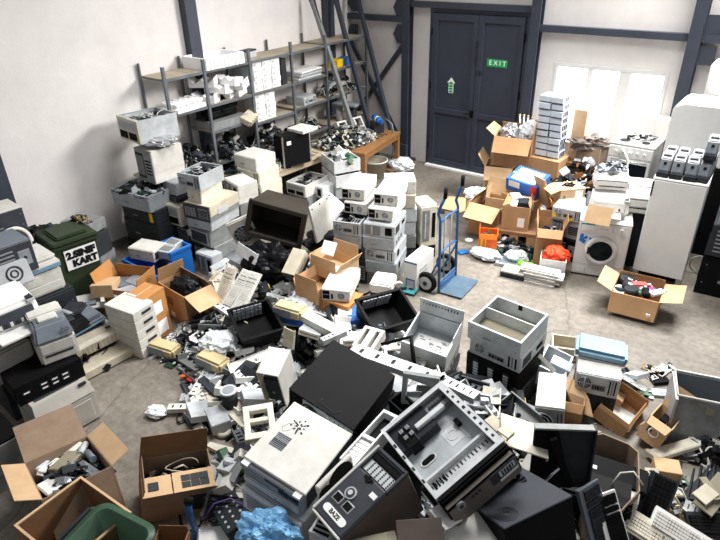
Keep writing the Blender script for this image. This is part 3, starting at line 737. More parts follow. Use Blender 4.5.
closed_box('notice_holder', 'small grey box with dark strip standing on the top shelf', 'box', T((.3,-3.1,2.362),RAD(12)), .16,.26,.12,'grey_light', lid='charcoal')
tangle('cable_heap','dark heap of cables and parts on the third shelf near the corner','cables',T((.34,-.95,1.425)),.22,.5,.3,70,['black','charcoal','grey_light','steel_dull','white_dirty'],5,.4,.009,.12)
tangle('parts_heap','dark heap of parts on the third shelf left of the corner','parts',T((.34,-1.95,.905)),.22,.4,.25,60,['black','charcoal','steel_dull','beige_dull'],6,.6,.008,.12)
for i, y in enumerate((-4.6,-3.8,-2.9)):
    tangle('parts_heap',['dark heap of parts low on the shelving behind the beige cases','dark heap of boards low on the shelving, left middle','dark heap of parts low on the shelving below white cartons'][i],'parts',T((.32,y,.952 if i < 2 else .902)),.25,.4,.34,150,['black','charcoal','black_matt','black','navy_grey','steel_dull','charcoal','white_dirty'],7+i,.7,.008,.12)
# ================================================================== LEFT WALL: tower, bins, printers
def zx(px, py, x): return atx(px, py, x).z
def like_(px, py, z): q = at(px, py, z); return T((q.x+.1,q.y+.15,z-.42), RAD(4))
# --- open case on top of the tower by the wall
z1 = zx(117.5, 115, .3)
M, w, d = fit((117.5,115),(137.5,121.5),(146,104), z1, .31)
pc('open beige and grey case topping the tall tower beside the shelving', M, w, d, .31, 'steel', 'beige_dull', 'bays', open_top=1)
zb = z1-.31
crumple('silver_bag','crumpled silver anti-static bag between cases on the tall tower','bag', T(at(157,141,zb-.02)-V((0,0,.06)),.4), .26,.2,.14,'silver_bag',3)
M2, w2, d2 = fit((134,147),(150,152),(160,137), zb-.09, .46)
pc('beige tower case standing under the silver bag, dark rear with ports', M2, w2, d2, .46, 'white_dirty', 'steel_dull', 'server', top='white_dirty')
zc = zb-.09-.46
M, w, d = fit((133,174),(163,181),(165,164), zc, .03)
b = B(); b.bx((-w/2,-d/2,0),(w/2,d/2,.03),'beige_dull',.004); single('board_panel', b, 'flat pale board under the white tower case', 'panel', M)
M, w, d = fit((158,177),(175,181),(170,169), zc-.0, .2)
pc('small pale grey case beside the white tower case on the wall stack', M @ Matrix.Translation((.05,.0,0)), w, d, .2, 'grey_light', 'grey_light', 'plain')
# --- dark servers at the wall
zs = zx(111, 189, .3)
M, w, d = fit((111,189),(147.5,198),(134,176), zs, .22)
pc('open grey-blue server on top of the dark stack by the wall', M, w, d, .22, 'steel_blue', 'steel_blue', 'plain', open_top=1, cat='server', name='server_case')
pc('charcoal server with a yellow tag in the middle of the dark stack', down(M,-.2,.06,.02), w*.92, d*.9, .195, 'charcoal','charcoal','plain', cat='server', name='server_case')
b = B(); b.bx((-.03,-.002,0),(.03,0,.13),'yellow'); single('yellow_tag', b, 'yellow tag on the charcoal server by the wall', 'tag', down(M,-.17,.06+w*.33,-d*.45+.012))
pc('charcoal server at the bottom of the dark stack by the wall', down(M,-.55,.04,.04,-.04), w*.98, d*.95, .34, 'charcoal','charcoal','plain', cat='server', name='server_case')
zz = (M.translation.z-.55)
if zz > .02: pc('dark base unit under the dark server stack', down(M,-.55-zz,.03,.05), w, d, zz, 'black_matt','black_matt','plain', cat='server', name='server_case')
tangle('torn_parts','dark torn boards lying on top of the grey-blue server','parts', down(M,.2), .3,.3,.08,60,['black','charcoal','steel','navy_grey','pcb_dark'],21,.8,.008,.12)
# --- beige case with bays in front of the wall stack
M, w, d = fit((152.5,199),(180,207),(176,189), .83, .3)
pc('beige case with two dark drive bays right of the dark server stack', M, w, d, .3, 'beige', 'beige', 'bays')
pc('black case under the beige case with drive bays', down(M,-.3,.05,.05), w, d, .3, 'charcoal','charcoal','server')
pc('low black case at the floor under the beige case with drive bays', down(M,-.53,.03,.08), w, d, .23, 'black','charcoal','plain')
M, w, d = fit((160,192),(176,199),(183,187), .92, .06)
pc('thin black drive unit with a bright strip on the beige case', M, w, d, .06, 'charcoal','steel_light','plain')
M, w, d = fit((162,180),(175,184),(175,174), 1.12, .18)
pc('pale blue-grey case behind the beige case with drive bays', M, w, d, .18, 'steel_blue','steel','plain')
# --- central grey stack
zt = .95
M, w, d = fit((183,202),(208.6,207.6),(216,187.5), zt, .22)
pc('large grey server case with plain label carrying the beige drawer', M, w, d, .22, 'steel_dull','navy_grey','server', cat='server', name='server_case', top='beige_dull')
b = B(); b.bx((.003,-.1,.06),(.006,.1,.14),'grey_light'); single('server_label', b, 'pale label on the side of the large grey server case', 'label', down(M,0,w/2+.0045,-.05))
Mb, wb, db = fit((186,187),(199.6,190.5),(213,179), zt+.2, .18)
Mb = Mb.copy(); Mb.translation.z = zt+.001
pc('beige desktop case between the large server and the open silver case', Mb, wb, db, .19, 'beige','yellowed','plain')
Ma, wa, da = fit((176.7,171.5),(198.2,175.5),(201,160.5), zt+.42, .21)
Ma.translation.z = zt+.195
pc('open silver case with loose parts topping the central grey stack', Ma, wa, da, .21, 'steel','steel','io', open_top=1)
pc('jumbled silver chassis with white plugs under the large grey server', down(M,-.14,-.01,.0), w*.96, d*.97, .14, 'steel','steel','plain', cat='server', name='server_case')
M3, w3, d3 = fit((188,225),(208.6,232.5),(213,211), zt-.38, .24)
pc('grey unit with a dark screen panel in the central stack', M3, w3, d3, .24, 'steel_dull','grey_light','none', cat='server', name='server_case')
b = B(); b.bx((-.42*w3,-.006,.02),(.42*w3,0,.2),'grey_light',.004); b.bx((-.36*w3,-.009,.035),(.36*w3,-.005,.185),'navy_grey'); b.cyl((-.46*w3,-.02,.12),(-.46*w3,0,.12),.05,'white_dirty'); single('front_display', b, 'dark display panel with white surround on the grey unit', 'panel', down(M3,.01,0,-d3/2))
pc('grey chassis at the bottom of the central stack', down(M3,-.33,.03,.02), w3, d3*1.0, .33, 'steel_dull','charcoal','server', cat='server', name='server_case')
M, w, d = fit((195,252),(211,257.5),(207,247), .3, .3)
pc('upright pale case with dark opening beside the tall blue crate', M, w, d, .3, 'grey_light','white_dirty','window')
# --- beige stack in front of the shelving
Mt, w, d = fit((234,153.5),(251,167),(256,145.5), 1.12, .22)
Mt, w, d = fit4((234,154.5),(255,160),(275,153),(253,145), 1.14, .2, 8)
Mt = T(Mt.translation, math.atan2(Mt[1][0], Mt[0][0]))
pc('white desktop case on top of the beige stack by the shelving', Mt, w, d, .2, 'white_dirty','steel_blue','plain', right='sticker')
pc('beige desktop case in the middle of the beige stack, ports to the left', down(Mt,-.21,.04,-.0,.03), w*1.0, d*1.05, .205, 'beige','steel_blue','io')
pc('beige desktop case third from the top of the beige stack', down(Mt,-.45,.06,.02,-.04), w*1.02, d*1.05, .235, 'beige','beige_dull','window')
pc('beige desktop case low in the beige stack', down(Mt,-.69,.05,.02,.02), w*1.02, d*1.05, .235, 'beige','beige_dull','bays')
pc('grey case at the floor under the beige stack', down(Mt,-.92,.05,.02,0), w*1.04, d*1.05, .225, 'steel_dull','charcoal','server')
M, w, d = fit((223,178),(237,186),(237,170), .9, .3)
pc('white cube case with green board beside the beige stack', M, w, d, .3, 'white_dirty','pcb','window')
# base for it
pc('grey case low between the central stack and the beige stack', down(M,-.5), w, d, .49, 'steel_dull','charcoal','plain')
pc('black computer case standing behind the white topped beige stack', like_(214,150,1.05), .34,.42,.42, 'black','charcoal','plain')
# --- green wheelie bins
def wheelie(label, M, w, d, h, m, lid_open=False, open_heap=False, sign=False):
    t = thing('wheelie_bin', label, 'bin', M)
    b = B(); f = .8
    b.hexa([(-w/2*f,-d/2*f,.04),(w/2*f,-d/2*f,.04),(w/2*f,d/2*f,.04),(-w/2*f,d/2*f,.04)],[(-w/2,-d/2,h-.06),(w/2,-d/2,h-.06),(w/2,d/2,h-.06),(-w/2,d/2,h-.06)],m); b.build('tub', t)
    b = B(); b.bx((-w/2-.03,-d/2-.03,h-.08),(w/2+.03,d/2+.03,h-.02),m,.012); b.build('rim', t)
    if not open_heap:
        b = B(); b.bx((-w/2-.02,-d/2-.05,h-.02),(w/2+.02,d/2+.02,h+.02),m,.012); b.bx((-w/2+.06,-d/2+.02,h+.02),(w/2-.06,d/2-.1,h+.06),m,.02); b.build('lid', t)
    b = B(); b.cyl((-w/2,d/2+.06,h-.05),(w/2,d/2+.06,h-.05),.018,m,n=8); b.bx((-w/2+.04,d/2,h-.08),(-w/2+.08,d/2+.07,h-.03),m); b.bx((w/2-.08,d/2,h-.08),(w/2-.04,d/2+.07,h-.03),m); b.build('handle', t)
    for s in (-1, 1):
        b = B(); b.cyl((s*w*.36,d/2*f+.02,.09),(s*w*.44,d/2*f+.02,.09),.09,'rubber',n=16); b.build('wheel', t)
    return t
Mg, w, d = fit((59,245.5),(84,237),(39,240), .98)
rzb = math.atan2(Mg[1][0], Mg[0][0]); Mg = T((Mg.translation.x-.13, Mg.translation.y+.06, 0), rzb)
g = wheelie('green wheelie bin with a hand-lettered white sign on its front', Mg, .5, .52, .98, 'green_bin')
s = thing('paper_sign', 'white paper sign with black hand lettering on the green bin', 'sign', Mg @ T((.03,-.237,.74),0,RAD(3)))
b = B(); b.bx((-.19,-.03,-.13),(.19,-.022,.13),'paper'); b.build('sheet', s)
text_mesh('lettering','2.SINIF',.118,'ink',T((.0,-.033,.055)) @ FRONT, s, .002, .008); text_mesh('lettering','KART',.118,'ink',T((.03,-.033,-.06)) @ FRONT, s, .002, .008)
q = at(40, 237, .9)
wheelie('dark green bin heaped with black scrap behind the lettered bin', T((q.x,q.y,0), rzb), .6,.56,.9,'green_bin',open_heap=True)
tangle('black_scrap','heap of black plastic scrap in the dark green bin','scrap',T((q.x,q.y,.86)),.27,.27,.16,90,['black','charcoal','black_matt'],8,.85,.008,.12)
tangle('label_scraps','small heap of mixed scraps on the lid of the green bin','scrap',Mg @ T((.24,.1,1.01)),.09,.16,.1,30,['black','charcoal','copper','grey_light','pcb_brown'],9,.7,.008,.06)
# grey cases right of the bins
q = at(80, 222, .9)
Ms, w, d = fit((60,222),(88,226),(78,213), .95, .14)
pc('grey rack case with a pale front frame topping the stack behind the bins', Ms, w, d, .14, 'steel_dull','grey_light','plain')
pc('grey rack case in the middle of the stack behind the bins', down(Ms,-.3,.06,-.03), w*.95, d*.95, .29, 'charcoal','charcoal','window')
pc('grey rack case low in the stack behind the bins', down(Ms,-.56,.03,0,.05), w*1.0, d*1.0, .25, 'steel_dull','charcoal','window')
zz = Ms.translation.z-.56
if zz > .03: pc('dark rack case on the floor behind the bins', down(Ms,-.56-zz,.05,-.05), w*1.1, d*1.0, zz-.002, 'charcoal','charcoal','plain')
# --- printers
def printer(label, M, w, d, h, m='white_dirty', hood='grey_blue', style='laser', name='laser_printer', logo=None, stripe=None):
    t = thing(name, label, 'printer', M)
    if style == 'laser':
        hb = h*.55; top_m = m
        b = B(); b.bx((-w/2,-d/2,0),(w/2,d/2,hb),m,.02); b.build('body', t)
        b = B(); pts = [(-w/2-.005,-d/2-.02,hb),(w/2+.005,-d/2-.02,hb),(w/2+.005,d/2,hb),(-w/2-.005,d/2,hb)]
        b.hexa(pts,[(-w/2+.03,-d/2+.07,h*.9),(w/2-.03,-d/2+.07,h*.9),(w/2-.03,d/2-.06,h),(-w/2+.03,d/2-.06,h)],hood)
        bmesh.ops.bevel(b.bm, geom=list(b.bm.edges), offset=.02, segments=2, affect='EDGES'); b.build('hood', t)
        b = B(); b.bx((-w*.25,-d/2+.1,h*.9),(w*.25,d/2-.12,h*.985),m,.01); b.bx((-w/2+.02,-.02,h*.9),(w/2-.02,d/2-.04,h*1.01),m,.012); b.build('output_tray', t)
        b = B(); b.bx((-w*.36,-d/2-.004,hb*.35),(w*.36,-d/2+.01,hb*.43),'charcoal'); b.build('paper_slot', t)
        b = B(); b.bx((-w*.42,-d/2-.006,hb*.5),(w*.42,-d/2,hb*.92),m,.006); b.build('front_door', t)
    elif style == 'dot':
        b = B(); b.bx((-w/2,-d/2,0),(w/2,d/2,h*.72),m,.02); b.build('body', t)
        b = B(); b.hexa([(-w/2,-d/2,h*.72),(w/2,-d/2,h*.72),(w/2,d/2,h*.72),(-w/2,d/2,h*.72)],[(-w/2+.02,-d/2+.06,h),(w/2-.02,-d/2+.06,h),(w/2-.02,d/2-.03,h),(-w/2+.02,d/2-.03,h)],m); b.build('lid', t)
        b = B(); b.bx((-w*.38,-d/2+.1,h*.99),(w*.36,-d/2+.2,h*1.01),'navy_grey'); 
        for i in range(12): b.box((-w*.34+i*w*.058,-d/2+.15,h*1.015),(w*.035,.05,.012),'charcoal')
        b.build('ribbon_slot', t)
        b = B(); b.cyl((w/2,0,h*.6),(w/2+.04,0,h*.6),.035,m,n=14); b.build('platen_knob', t)
        b = B(); b.bx((-w*.44,-d/2-.004,h*.12),(w*.4,-d/2+.01,h*.6),m,.006); b.build('front_door', t)
        b = B(); b.bx((w*.3,-d/2+.03,h*.94),(w*.42,-d/2+.08,h*.98),'charcoal'); b.build('control_panel', t)
    elif style == 'copier':
        b = B(); b.bx((-w/2,-d/2,0),(w/2,d/2,h*.62),m,.02); b.build('body', t)
        b = B(); b.bx((-w/2-.01,-d/2-.01,h*.66),(w/2+.01,d/2,h*.86),m,.015); b.build('scanner', t)
        b = B(); b.bx((-w/2,-d/2+.05,h*.86),(w/2,d/2,h),m,.02); b.build('lid', t)
        b = B(); b.bx((-w/2-.004,-d/2-.014,h*.68),(w/2+.004,-d/2-.004,h*.79),stripe or 'grey_blue',.003); b.build('control_panel', t)
        b = B(); b.bx((-w*.44,-d/2-.005,h*.08),(w*.44,-d/2,h*.3),m,.004); b.build('paper_drawer', t)
        b = B(); b.bx((-w*.44,-d/2-.005,h*.34),(w*.1,-d/2,h*.58),m,.004); b.build('front_door', t)
    elif style == 'inkjet':
        b = B(); b.hexa([(-w/2,-d/2,0),(w/2,-d/2,0),(w/2,d/2,0),(-w/2,d/2,0)],[(-w/2+.015,-d/2+.05,h*.75),(w/2-.015,-d/2+.05,h*.75),(w/2-.015,d/2-.02,h),(-w/2+.015,d/2-.02,h)],m)
        bmesh.ops.bevel(b.bm, geom=list(b.bm.edges), offset=.025, segments=2, affect='EDGES'); b.build('body', t)
        b = B(); b.box((0,-d/2+.02,h*.42),(w*.78,.03,h*.42),hood,(RAD(-14),0,0),.006)
        for i in range(9): b.box((-w*.34+i*w*.085,-d/2+.004,h*.3),(w*.04,.02,h*.12),'charcoal' if i % 2 else 'white_dirty',(RAD(-14),0,0))
        b.build('paper_mouth', t)
        b = B(); b.box((0,-d/2-.08,h*.1),(w*.62,.2,.015),m); b.build('paper_tray', t)
        b = B(); b.box((w*.4,-d/2+.09,h*.72),(w*.12,.12,.02),'grey_light'); 
        for i in range(4): b.box((w*.36+i*w*.025,-d/2+.09,h*.78),(w*.018,.08,.01),'charcoal')
        b.build('control_panel', t)
    return t
Mp, w, d = fit((32.5,411.7),(91.7,380),(20,399), .5, .48)
RZP = math.atan2(Mp[1][0], Mp[0][0])
def up(px, py, z, rz=0): q = at(px, py, z); return T((q.x,q.y,z), RZP+rz)
def onfront(A, Bp, z, h, d):      # front top edge by two pixels, depth d
    a = at(*A, z); c = at(*Bp, z); x = (c-a).normalized(); y = V((-x.y, x.x, 0)); return fit(a, c, a+y*d, z, h)
Mp, w, d = onfront((32.5,411.7),(91.7,380), .46, .45, .42)
printer('wide beige dot matrix printer on the floor, lowest in the left printer pile', Mp, w, .42, .45, 'putty', style='dot', name='dot_matrix_printer')
Mk, w, d = onfront((13,389),(80,358), .66, .2, .4)
pc('black rack unit with small white labels under the blue-hooded printer', Mk, w, .4, .2, 'black','black','labels', cat='rack unit', name='rack_unit')
Mh, w, d = onfront((36,347),(75,333), .9, .3, .42)
Mh.translation.z = .665
hp = printer('white laser printer with blue-grey hood on the black rack unit', Mh, w, .4, .42, 'white_dirty', 'grey_blue')
text_mesh('logo','hp',.07,'navy_grey',T((w*.3,-.4/2+.0,.31)) @ Matrix.Rotation(RAD(62),4,'X'), hp, .002)
Mc, w, d = onfront((2,372),(40,352), .82, .3, .5); Mc = T(Mc.translation-V((.25,.1,0)), math.atan2(Mc[1][0], Mc[0][0]))
Mc.translation.z = .52
printer('beige copier with square front flap left of the blue-hooded printer', Mc, .62, .5, .52, 'putty','putty',style='copier',name='copier', stripe='beige_dull')
q = at(14, 425, .5); Mq = T((q.x,q.y,0), RZP)
pc('grey steel cabinet case at the left edge beside the dot matrix printer', Mq @ T((-.2,.12,0)), .4, .42, .46, 'steel_dull','grey_plastic','plain', cat='cabinet', name='metal_cabinet', top='black')
M = up(6, 325, .95); printer('white inkjet printer with dark ribbed mouth at the left edge', T(M.translation, RZP), .56, .4, .32, 'white','navy_grey',style='inkjet',name='inkjet_printer')
M = up(30, 291, .62); printer('white copier with a blue stripe in the left printer pile', T(M.translation, RZP), .62, .48, .42, 'white_dirty','white',style='copier',name='copier', stripe='cyan_lid')
M = up(11, 289, .9); t = thing('front_panel', 'pale grey panel with a round dial at the left edge', 'panel', T(M.translation, RZP, RAD(-18)))
b = B(); b.bx((-.24,-.05,0),(.24,.05,.26),'grey_light',.012); b.build('panel', t); b = B(); b.ring((.08,-.052,.14),(0,1,0),.075,.01,'navy_grey',20); b.ring((.08,-.052,.14),(0,1,0),.035,.008,'navy_grey',16); b.build('dial', t)
M = up(6, 270, .98); pc('grey-blue office machine above the dialed panel at the left edge', T(M.translation, RZP), .5, .42, .34, 'grey_blue','navy_grey','lines', cat='printer', name='office_machine')
M = up(2, 232, 1.05); pc('navy office machine with white top at the upper left edge', T(M.translation, RZP), .46, .4, .3, 'navy_grey','navy_grey','plain', cat='printer', name='office_machine', top='white_dirty')
M = up(17, 243, 1.0); t = thing('fan_ring','white round fan housing standing behind the grey-blue machine','fan', T(M.translation, RZP+.3, RAD(-20)))
b = B(); b.lathe([(.15,-.03),(.19,-.03),(.19,.03),(.15,.03),(.15,-.03)],'white_dirty',24); b.xf(Matrix.Rotation(pi/2,4,'X')); b.build('ring', t); b = B(); b.cyl((0,-.02,0),(0,.02,0),.14,'charcoal',n=20); b.build('hub', t)
M = up(30, 262, .75); b = B(); b.lathe([(.0,.1),(.16,.08),(.2,.0)],'beige',20); b.xf(Matrix.Rotation(RAD(60),4,'X')); single('round_cover', b, 'pale round cover leaning behind the striped copier', 'cover', M)
# darker machines toward the floor on the right of the pile
M = up(62, 327, .38); printer('black printer with beige rim right of the inkjet printer', T(M.translation-V((0,0,.2)), RZP), .5,.4,.3,'charcoal','black',style='laser',name='laser_printer')
M = up(79, 327, .3); printer('blue-grey scanner printer lying beside the black printer', T(M.translation-V((0,0,.1)), RZP,0,RAD(-6)), .5,.36,.2,'grey_blue','grey_blue',style='copier',name='scanner', stripe='cyan_lid')
M = up(88, 340, .2); printer('beige dot matrix printer behind the perforated one near the drawer unit', T(M.translation-V((0,0,.1)), RZP), .58,.3,.22,'beige_dull',style='dot',name='dot_matrix_printer')
t = thing('paper_feeder','long pale perforated paper feeder beside the white drawer unit','printer part', T(at(97,347,.16), RZP))
b = B(); b.bx((-.42,-.07,0),(.34,.07,.12),'beige',.01); b.build('body', t); b = B()
for i in range(16): b.bx((-.4+i*.045,-.073,.02),(-.375+i*.045,-.069,.1),'beige_dull')
b.build('perforation', t)
b = B(); b.bx((-.36,-.12,0),(.36,.12,.1),'beige_dull',.01); single('printer_base', b, 'dull beige printer base on the floor in front of the perforated feeder', 'printer part', T(at(98,364,.05)-V((0,0,.04)), RZP))
tangle('dark_scrap','dark scrap filling the gap under the perforated feeder','scrap',T(at(88,362,.0),RZP),.4,.25,.25,70,['black','charcoal','black_matt','navy_grey'],12,.8,.008,.14)
M = up(70, 300, .55); t = thing('phone_base','black rounded desk phone with silver cradle beside striped copier','telephone',T(M.translation-V((0,0,.2)),RZP+.6))
b = B(); b.bx((-.14,-.12,0),(.14,.12,.12),'charcoal',.04); b.build('body', t); b = B(); b.tube([(-.15,-.1,.1),(-.17,0,.16),(-.15,.1,.1)],.03,'grey_plastic',8); b.build('handset', t)
M = up(86, 296, .35); t = thing('document_feeder','white and pale blue paper guide lying by the cardboard box','printer part',T(M.translation-V((0,0,.1)),RZP-.5,.2))
b = B(); b.bx((-.2,-.14,0),(.2,.14,.03),'white_dirty',.008); b.bx((-.2,-.14,.03),(-.16,.14,.12),'paper_blue'); b.bx((.16,-.14,.03),(.2,.14,.1),'white_dirty'); b.build('tray', t); b = B(); b.bx((-.12,-.1,.03),(.1,-.04,.06),'grey_blue'); b.build('guide', t)
# fill under the pile so that nothing hangs in the air
for i, (px, py, z, w_, d_, h_) in enumerate(((40,290,.0,.55,.45,.61),(8,318,.0,.6,.5,.94),(8,265,.0,.6,.5,.89),(30,262,.0,.3,.3,.7),(4,232,0,.5,.4,1.03))):
    q = at(px, py, h_)
    pc(['charcoal cabinet case under the striped copier','charcoal cabinet case under the white inkjet printer','charcoal cabinet case under the dialed panel','charcoal case under the pale round cover','charcoal cabinet case at the wall under the navy machine'][i], T((q.x,q.y,0),RZP), w_, d_, h_, 'charcoal','charcoal','plain', cat='cabinet', name='metal_cabinet')
# ================================================================== MIDDLE: cartons, crates, stacks
M, w, d = fit((97,288),(137,293),(113,271), .42, .42)
carton('open brown carton of grey parts in front of the blue crates', M, w, d, .42, 'cardboard_orange', [('+y',8,.3),('-x',25,.35),('+x',15,.3)], stickers=[('-y',.5,.25,.68,.5,'paper')])
for i, (x, y, z, rz, m_) in enumerate(((-.15,.05,.3,.3,'grey_blue'),(.1,.12,.32,-.3,'steel_blue'),(.05,-.1,.28,.8,'grey_light'))):
    pc(['blue-grey flat unit at the left inside the open brown carton','steel-blue flat unit at the back inside the open brown carton','pale grey flat unit at the front inside the open brown carton'][i], M @ T((x,y,z),rz,RAD(8)), .3,.2,.08, m_, m_, 'plain', parts=1, cat='device', name='flat_unit')
closed_box('small_carton','small tan carton lying inside the open brown carton','cardboard box', M @ T((-.22,-.12,.3),.3,RAD(-10)), .26,.3,.16,'cardboard_light', seam=False)
M, w, d = fit((146,297),(158,289),(135,290), .6, .6)
carton('tall closed carton with two white labels behind the drawer unit', M, max(w,.3), max(d,.28), .6, 'cardboard_orange', closed=True, stickers=[('-y',.25,.55,.75,.8,'paper'),('-y',.3,.1,.85,.38,'paper'),('top',.1,.47,.9,.53,'cardboard_light')])
# drawer unit
Md, w, d = fit((131,310),(142,303),(109.5,304.5), .6, .6)
w = .3; d = .42; Md = Md @ Matrix.Translation((.02,0,0))
t = thing('drawer_unit', 'white five drawer unit standing on the floor by the cartons', 'drawer unit', Md)
b = B(); b.bx((-w/2,-d/2+.01,0),(w/2,d/2,.6),'white_dirty',.004); b.build('body', t)
for i in range(5):
    b = B(); b.bx((-w/2+.003,-d/2-.01,.004+i*.12),(w/2-.003,-d/2+.012,.116+i*.12),'white_dirty',.004); f_ = b.build('drawer', t)
    b = B(); b.bx((-.03,-d/2-.022,.045+i*.12),(.09,-d/2-.01,.075+i*.12),'charcoal',.003); b.build('handle', f_)
    b = B(); b.bx((-w/2-.003,-d/2+.02,.114+i*.12),(-w/2,d/2,.118+i*.12),'grey_light'); b.build('seam', t)
M, w, d = fit((157.5,282),(184,297.5),(180,268), .42, .42)
bag4 = M
carton('open brown carton holding a black bag right of the labelled carton', M, w, d, .42, 'cardboard', [('-x',-8,.35),('+x',118,.5,'cardboard_light'),('+y',-20,.25)], stickers=[('-y',.35,.06,.5,.22,'paper'),('-y',.3,.45,.5,.7,'cardboard_dark')])
crumple('bin_bag','black plastic bag stuffed into the open carton','bag', M @ T((.02,0,.16)), w*.42, d*.42, .34, 'bag_black', 4)
# blue crates
def blue_crate(label, M, w, d, h):
    t = thing('blue_crate', label, 'crate', M); k = .012
    b = B(); b.bx((-w/2,-d/2,0),(w/2,d/2,k),'blue')
    for a, c in (((-w/2,-d/2,0),(w/2,-d/2+k,h)),((-w/2,d/2-k,0),(w/2,d/2,h)),((-w/2,-d/2,0),(-w/2+k,d/2,h)),((w/2-k,-d/2,0),(w/2,d/2,h))): b.bx(a,c,'blue')
    b.build('tub', t); b = B()
    for a, c in (((-w/2-.012,-d/2-.012,h-.04),(w/2+.012,-d/2+.014,h)),((-w/2-.012,d/2-.014,h-.04),(w/2+.012,d/2+.012,h)),((-w/2-.012,-d/2,h-.04),(-w/2+.014,d/2,h)),((w/2-.014,-d/2,h-.04),(w/2+.012,d/2,h))): b.bx(a,c,'blue',.004)
    b.build('rim', t); return t
M, w, d = fit((122.5,259),(157,276),(136,247), .38, .38)
blue_crate('low blue plastic crate with a beige case lying on it', M, w, d, .38)
zc1 = .36
Mb, wb, db = fit((127.5,247.5),(152.5,252),(140,238), .54, .16)
pc('beige desktop case lying across the low blue crate', Mb, wb, db, .16, 'beige','beige','plain', right='bars', top='white_dirty')
M, w, d = fit((153,245),(170,253),(171,236), .52, .52)
blue_crate('tall blue plastic crate with grey power supplies beside grey stack', M, max(w,.3), d, .52)
for i, (x, y) in enumerate(((-.05,.07),(.05,-.1))):
    t = thing('power_supply',['grey power supply at the back in the tall blue crate','grey power supply at the front in the tall blue crate'][i],'power supply', M @ T((x,y,.4),.2+.1*i,RAD(6)))
    b = B(); b.bx((-.1,-.09,0),(.1,.09,.13),'steel',.005); b.build('housing', t); b = B(); b.bx((-.08,-.05,.13),(.08,.05,.133),'steel_dull'); b.build('label', t)
b = B(); b.bx((-.14,-.2,0),(.14,.2,.4),'charcoal',.01); single('inner_tub', b, 'dark block at the bottom of the tall blue crate', 'case', M @ T((0,0,.014)))
# --- stacks of desktop cases, right column
lab = 'right column of stacked cases'
def col_case(A, Bq, D, z, h, label, **k):
    M, w, d = fit(A, Bq, D, z, h); pc(label, M, w, d, h, **k); return M, w, d
M8, w8, d8 = fit((365,220.5),(396,224.5),(391,211), .89, .17)
def like(Mr, px, py, z, w, d, h, rz=0):           # pose of Mr, front left top corner seen at a pixel
    R = Mr.to_3x3() @ Matrix.Rotation(rz, 3, 'Z'); q = at(px, py, z); M = R.to_4x4(); M.translation = q+R @ V((w/2, d/2, -h)); return M
HW, HD, HH = .3, .56, .15
pc('white desktop case topping the right column of stacked cases', like(M8,374,193,1.23,HW,HD,HH,.05), HW, HD, HH, 'white_dirty','steel_light','rear')
pc('white desktop case second from top in the right case column', like(M8,368,207.5,1.07,HW+.02,HD,HH,-.02), HW+.02, HD, HH, 'white_dirty','steel_light','rear')
W8 = w8; D8 = .52
pc('grey case with slot openings third from top in the right column', M8, W8, D8, .17, 'steel','steel','window', right='bars')
pc('plain grey case fourth from top in the right column', down(M8,-.172,-.01,-.01,.02), W8, D8, .168, 'steel_blue','steel','plain', right='holes')
pc('grey case with ports fifth from top in the right column', down(M8,-.344,.01,.0,-.02), W8*.98, D8, .168, 'steel','steel','io', right='disc')
pc('grey-blue case sixth from top in the right column', down(M8,-.52,.02,-.01,.02), W8, D8, .172, 'steel_blue','steel_blue','plain', right='disc')
pc('grey case at the bottom of the right column', down(M8,-.52-(M8.translation.z-.52),.0,.02,-.03), W8, D8, M8.translation.z-.525, 'steel_dull','steel_dull','plain')
# left column
pc('white desktop case topping the left column of stacked cases', like(M8,341.5,187.5,1.25,HW,HD,HH,.04), HW, HD, HH, 'white_dirty','steel_light','rear')
pc('white desktop case second from top in the left column', like(M8,344,201.5,1.08,HW,HD,HH,-.03), HW, HD, HH, 'white_dirty','steel_light','rear')
w6 = .36; M6 = like(M8,333,221,.88,w6,.5,.17)
pc('open grey case with loose wires third from top in the left column', M6, w6, .5, .17, 'steel','steel','io', open_top=1)
pc('plain grey case fourth from top in the left column', down(M6,-.175,.0,.0,.02), w6, .5, .172, 'steel_blue','steel','plain')
pc('dark case with white tag fifth from top in the left column', down(M6,-.37,.06,.02,-.02), w6*.9, .5, .19, 'charcoal','charcoal','window')
pc('dark case at the bottom of the left column', down(M6,-M6.translation.z,.05,.04,.04), w6, .5, M6.translation.z-.372, 'charcoal','charcoal','server')
M3, w3, d3 = fit((386,182),(416,181),(390,173), 1.2, .18)
pc('white case with a dark slot behind the right column top', M3, w3, d3, .18, 'white_dirty','white_dirty','plain'); 
for i in range(5): pc(['beige case under the slotted white case behind the right column','grey case second under the slotted white case','pale case third under the slotted white case','grey case fourth under the slotted white case','dark case at the floor behind the right column'][i], down(M3,-.2*(i+1),.02*(i%2),0,.03*(i%3-1)), w3, d3*1.1, .195, ['beige_dull','steel','grey_light','steel_dull','charcoal'][i], ['beige_dull','steel','grey_light','steel_dull','charcoal'][i], 'plain', right='bars')
M, w, d = fit((419,204),(434.5,201.5),(416,199.5), .82, .62)
pc('tall cream tower case right of the stacked columns', M, w, .34, .62, 'beige','beige','window')
pc('black base case under the tall cream tower case', down(M,-.2), w, .34, .198, 'black','black','plain')
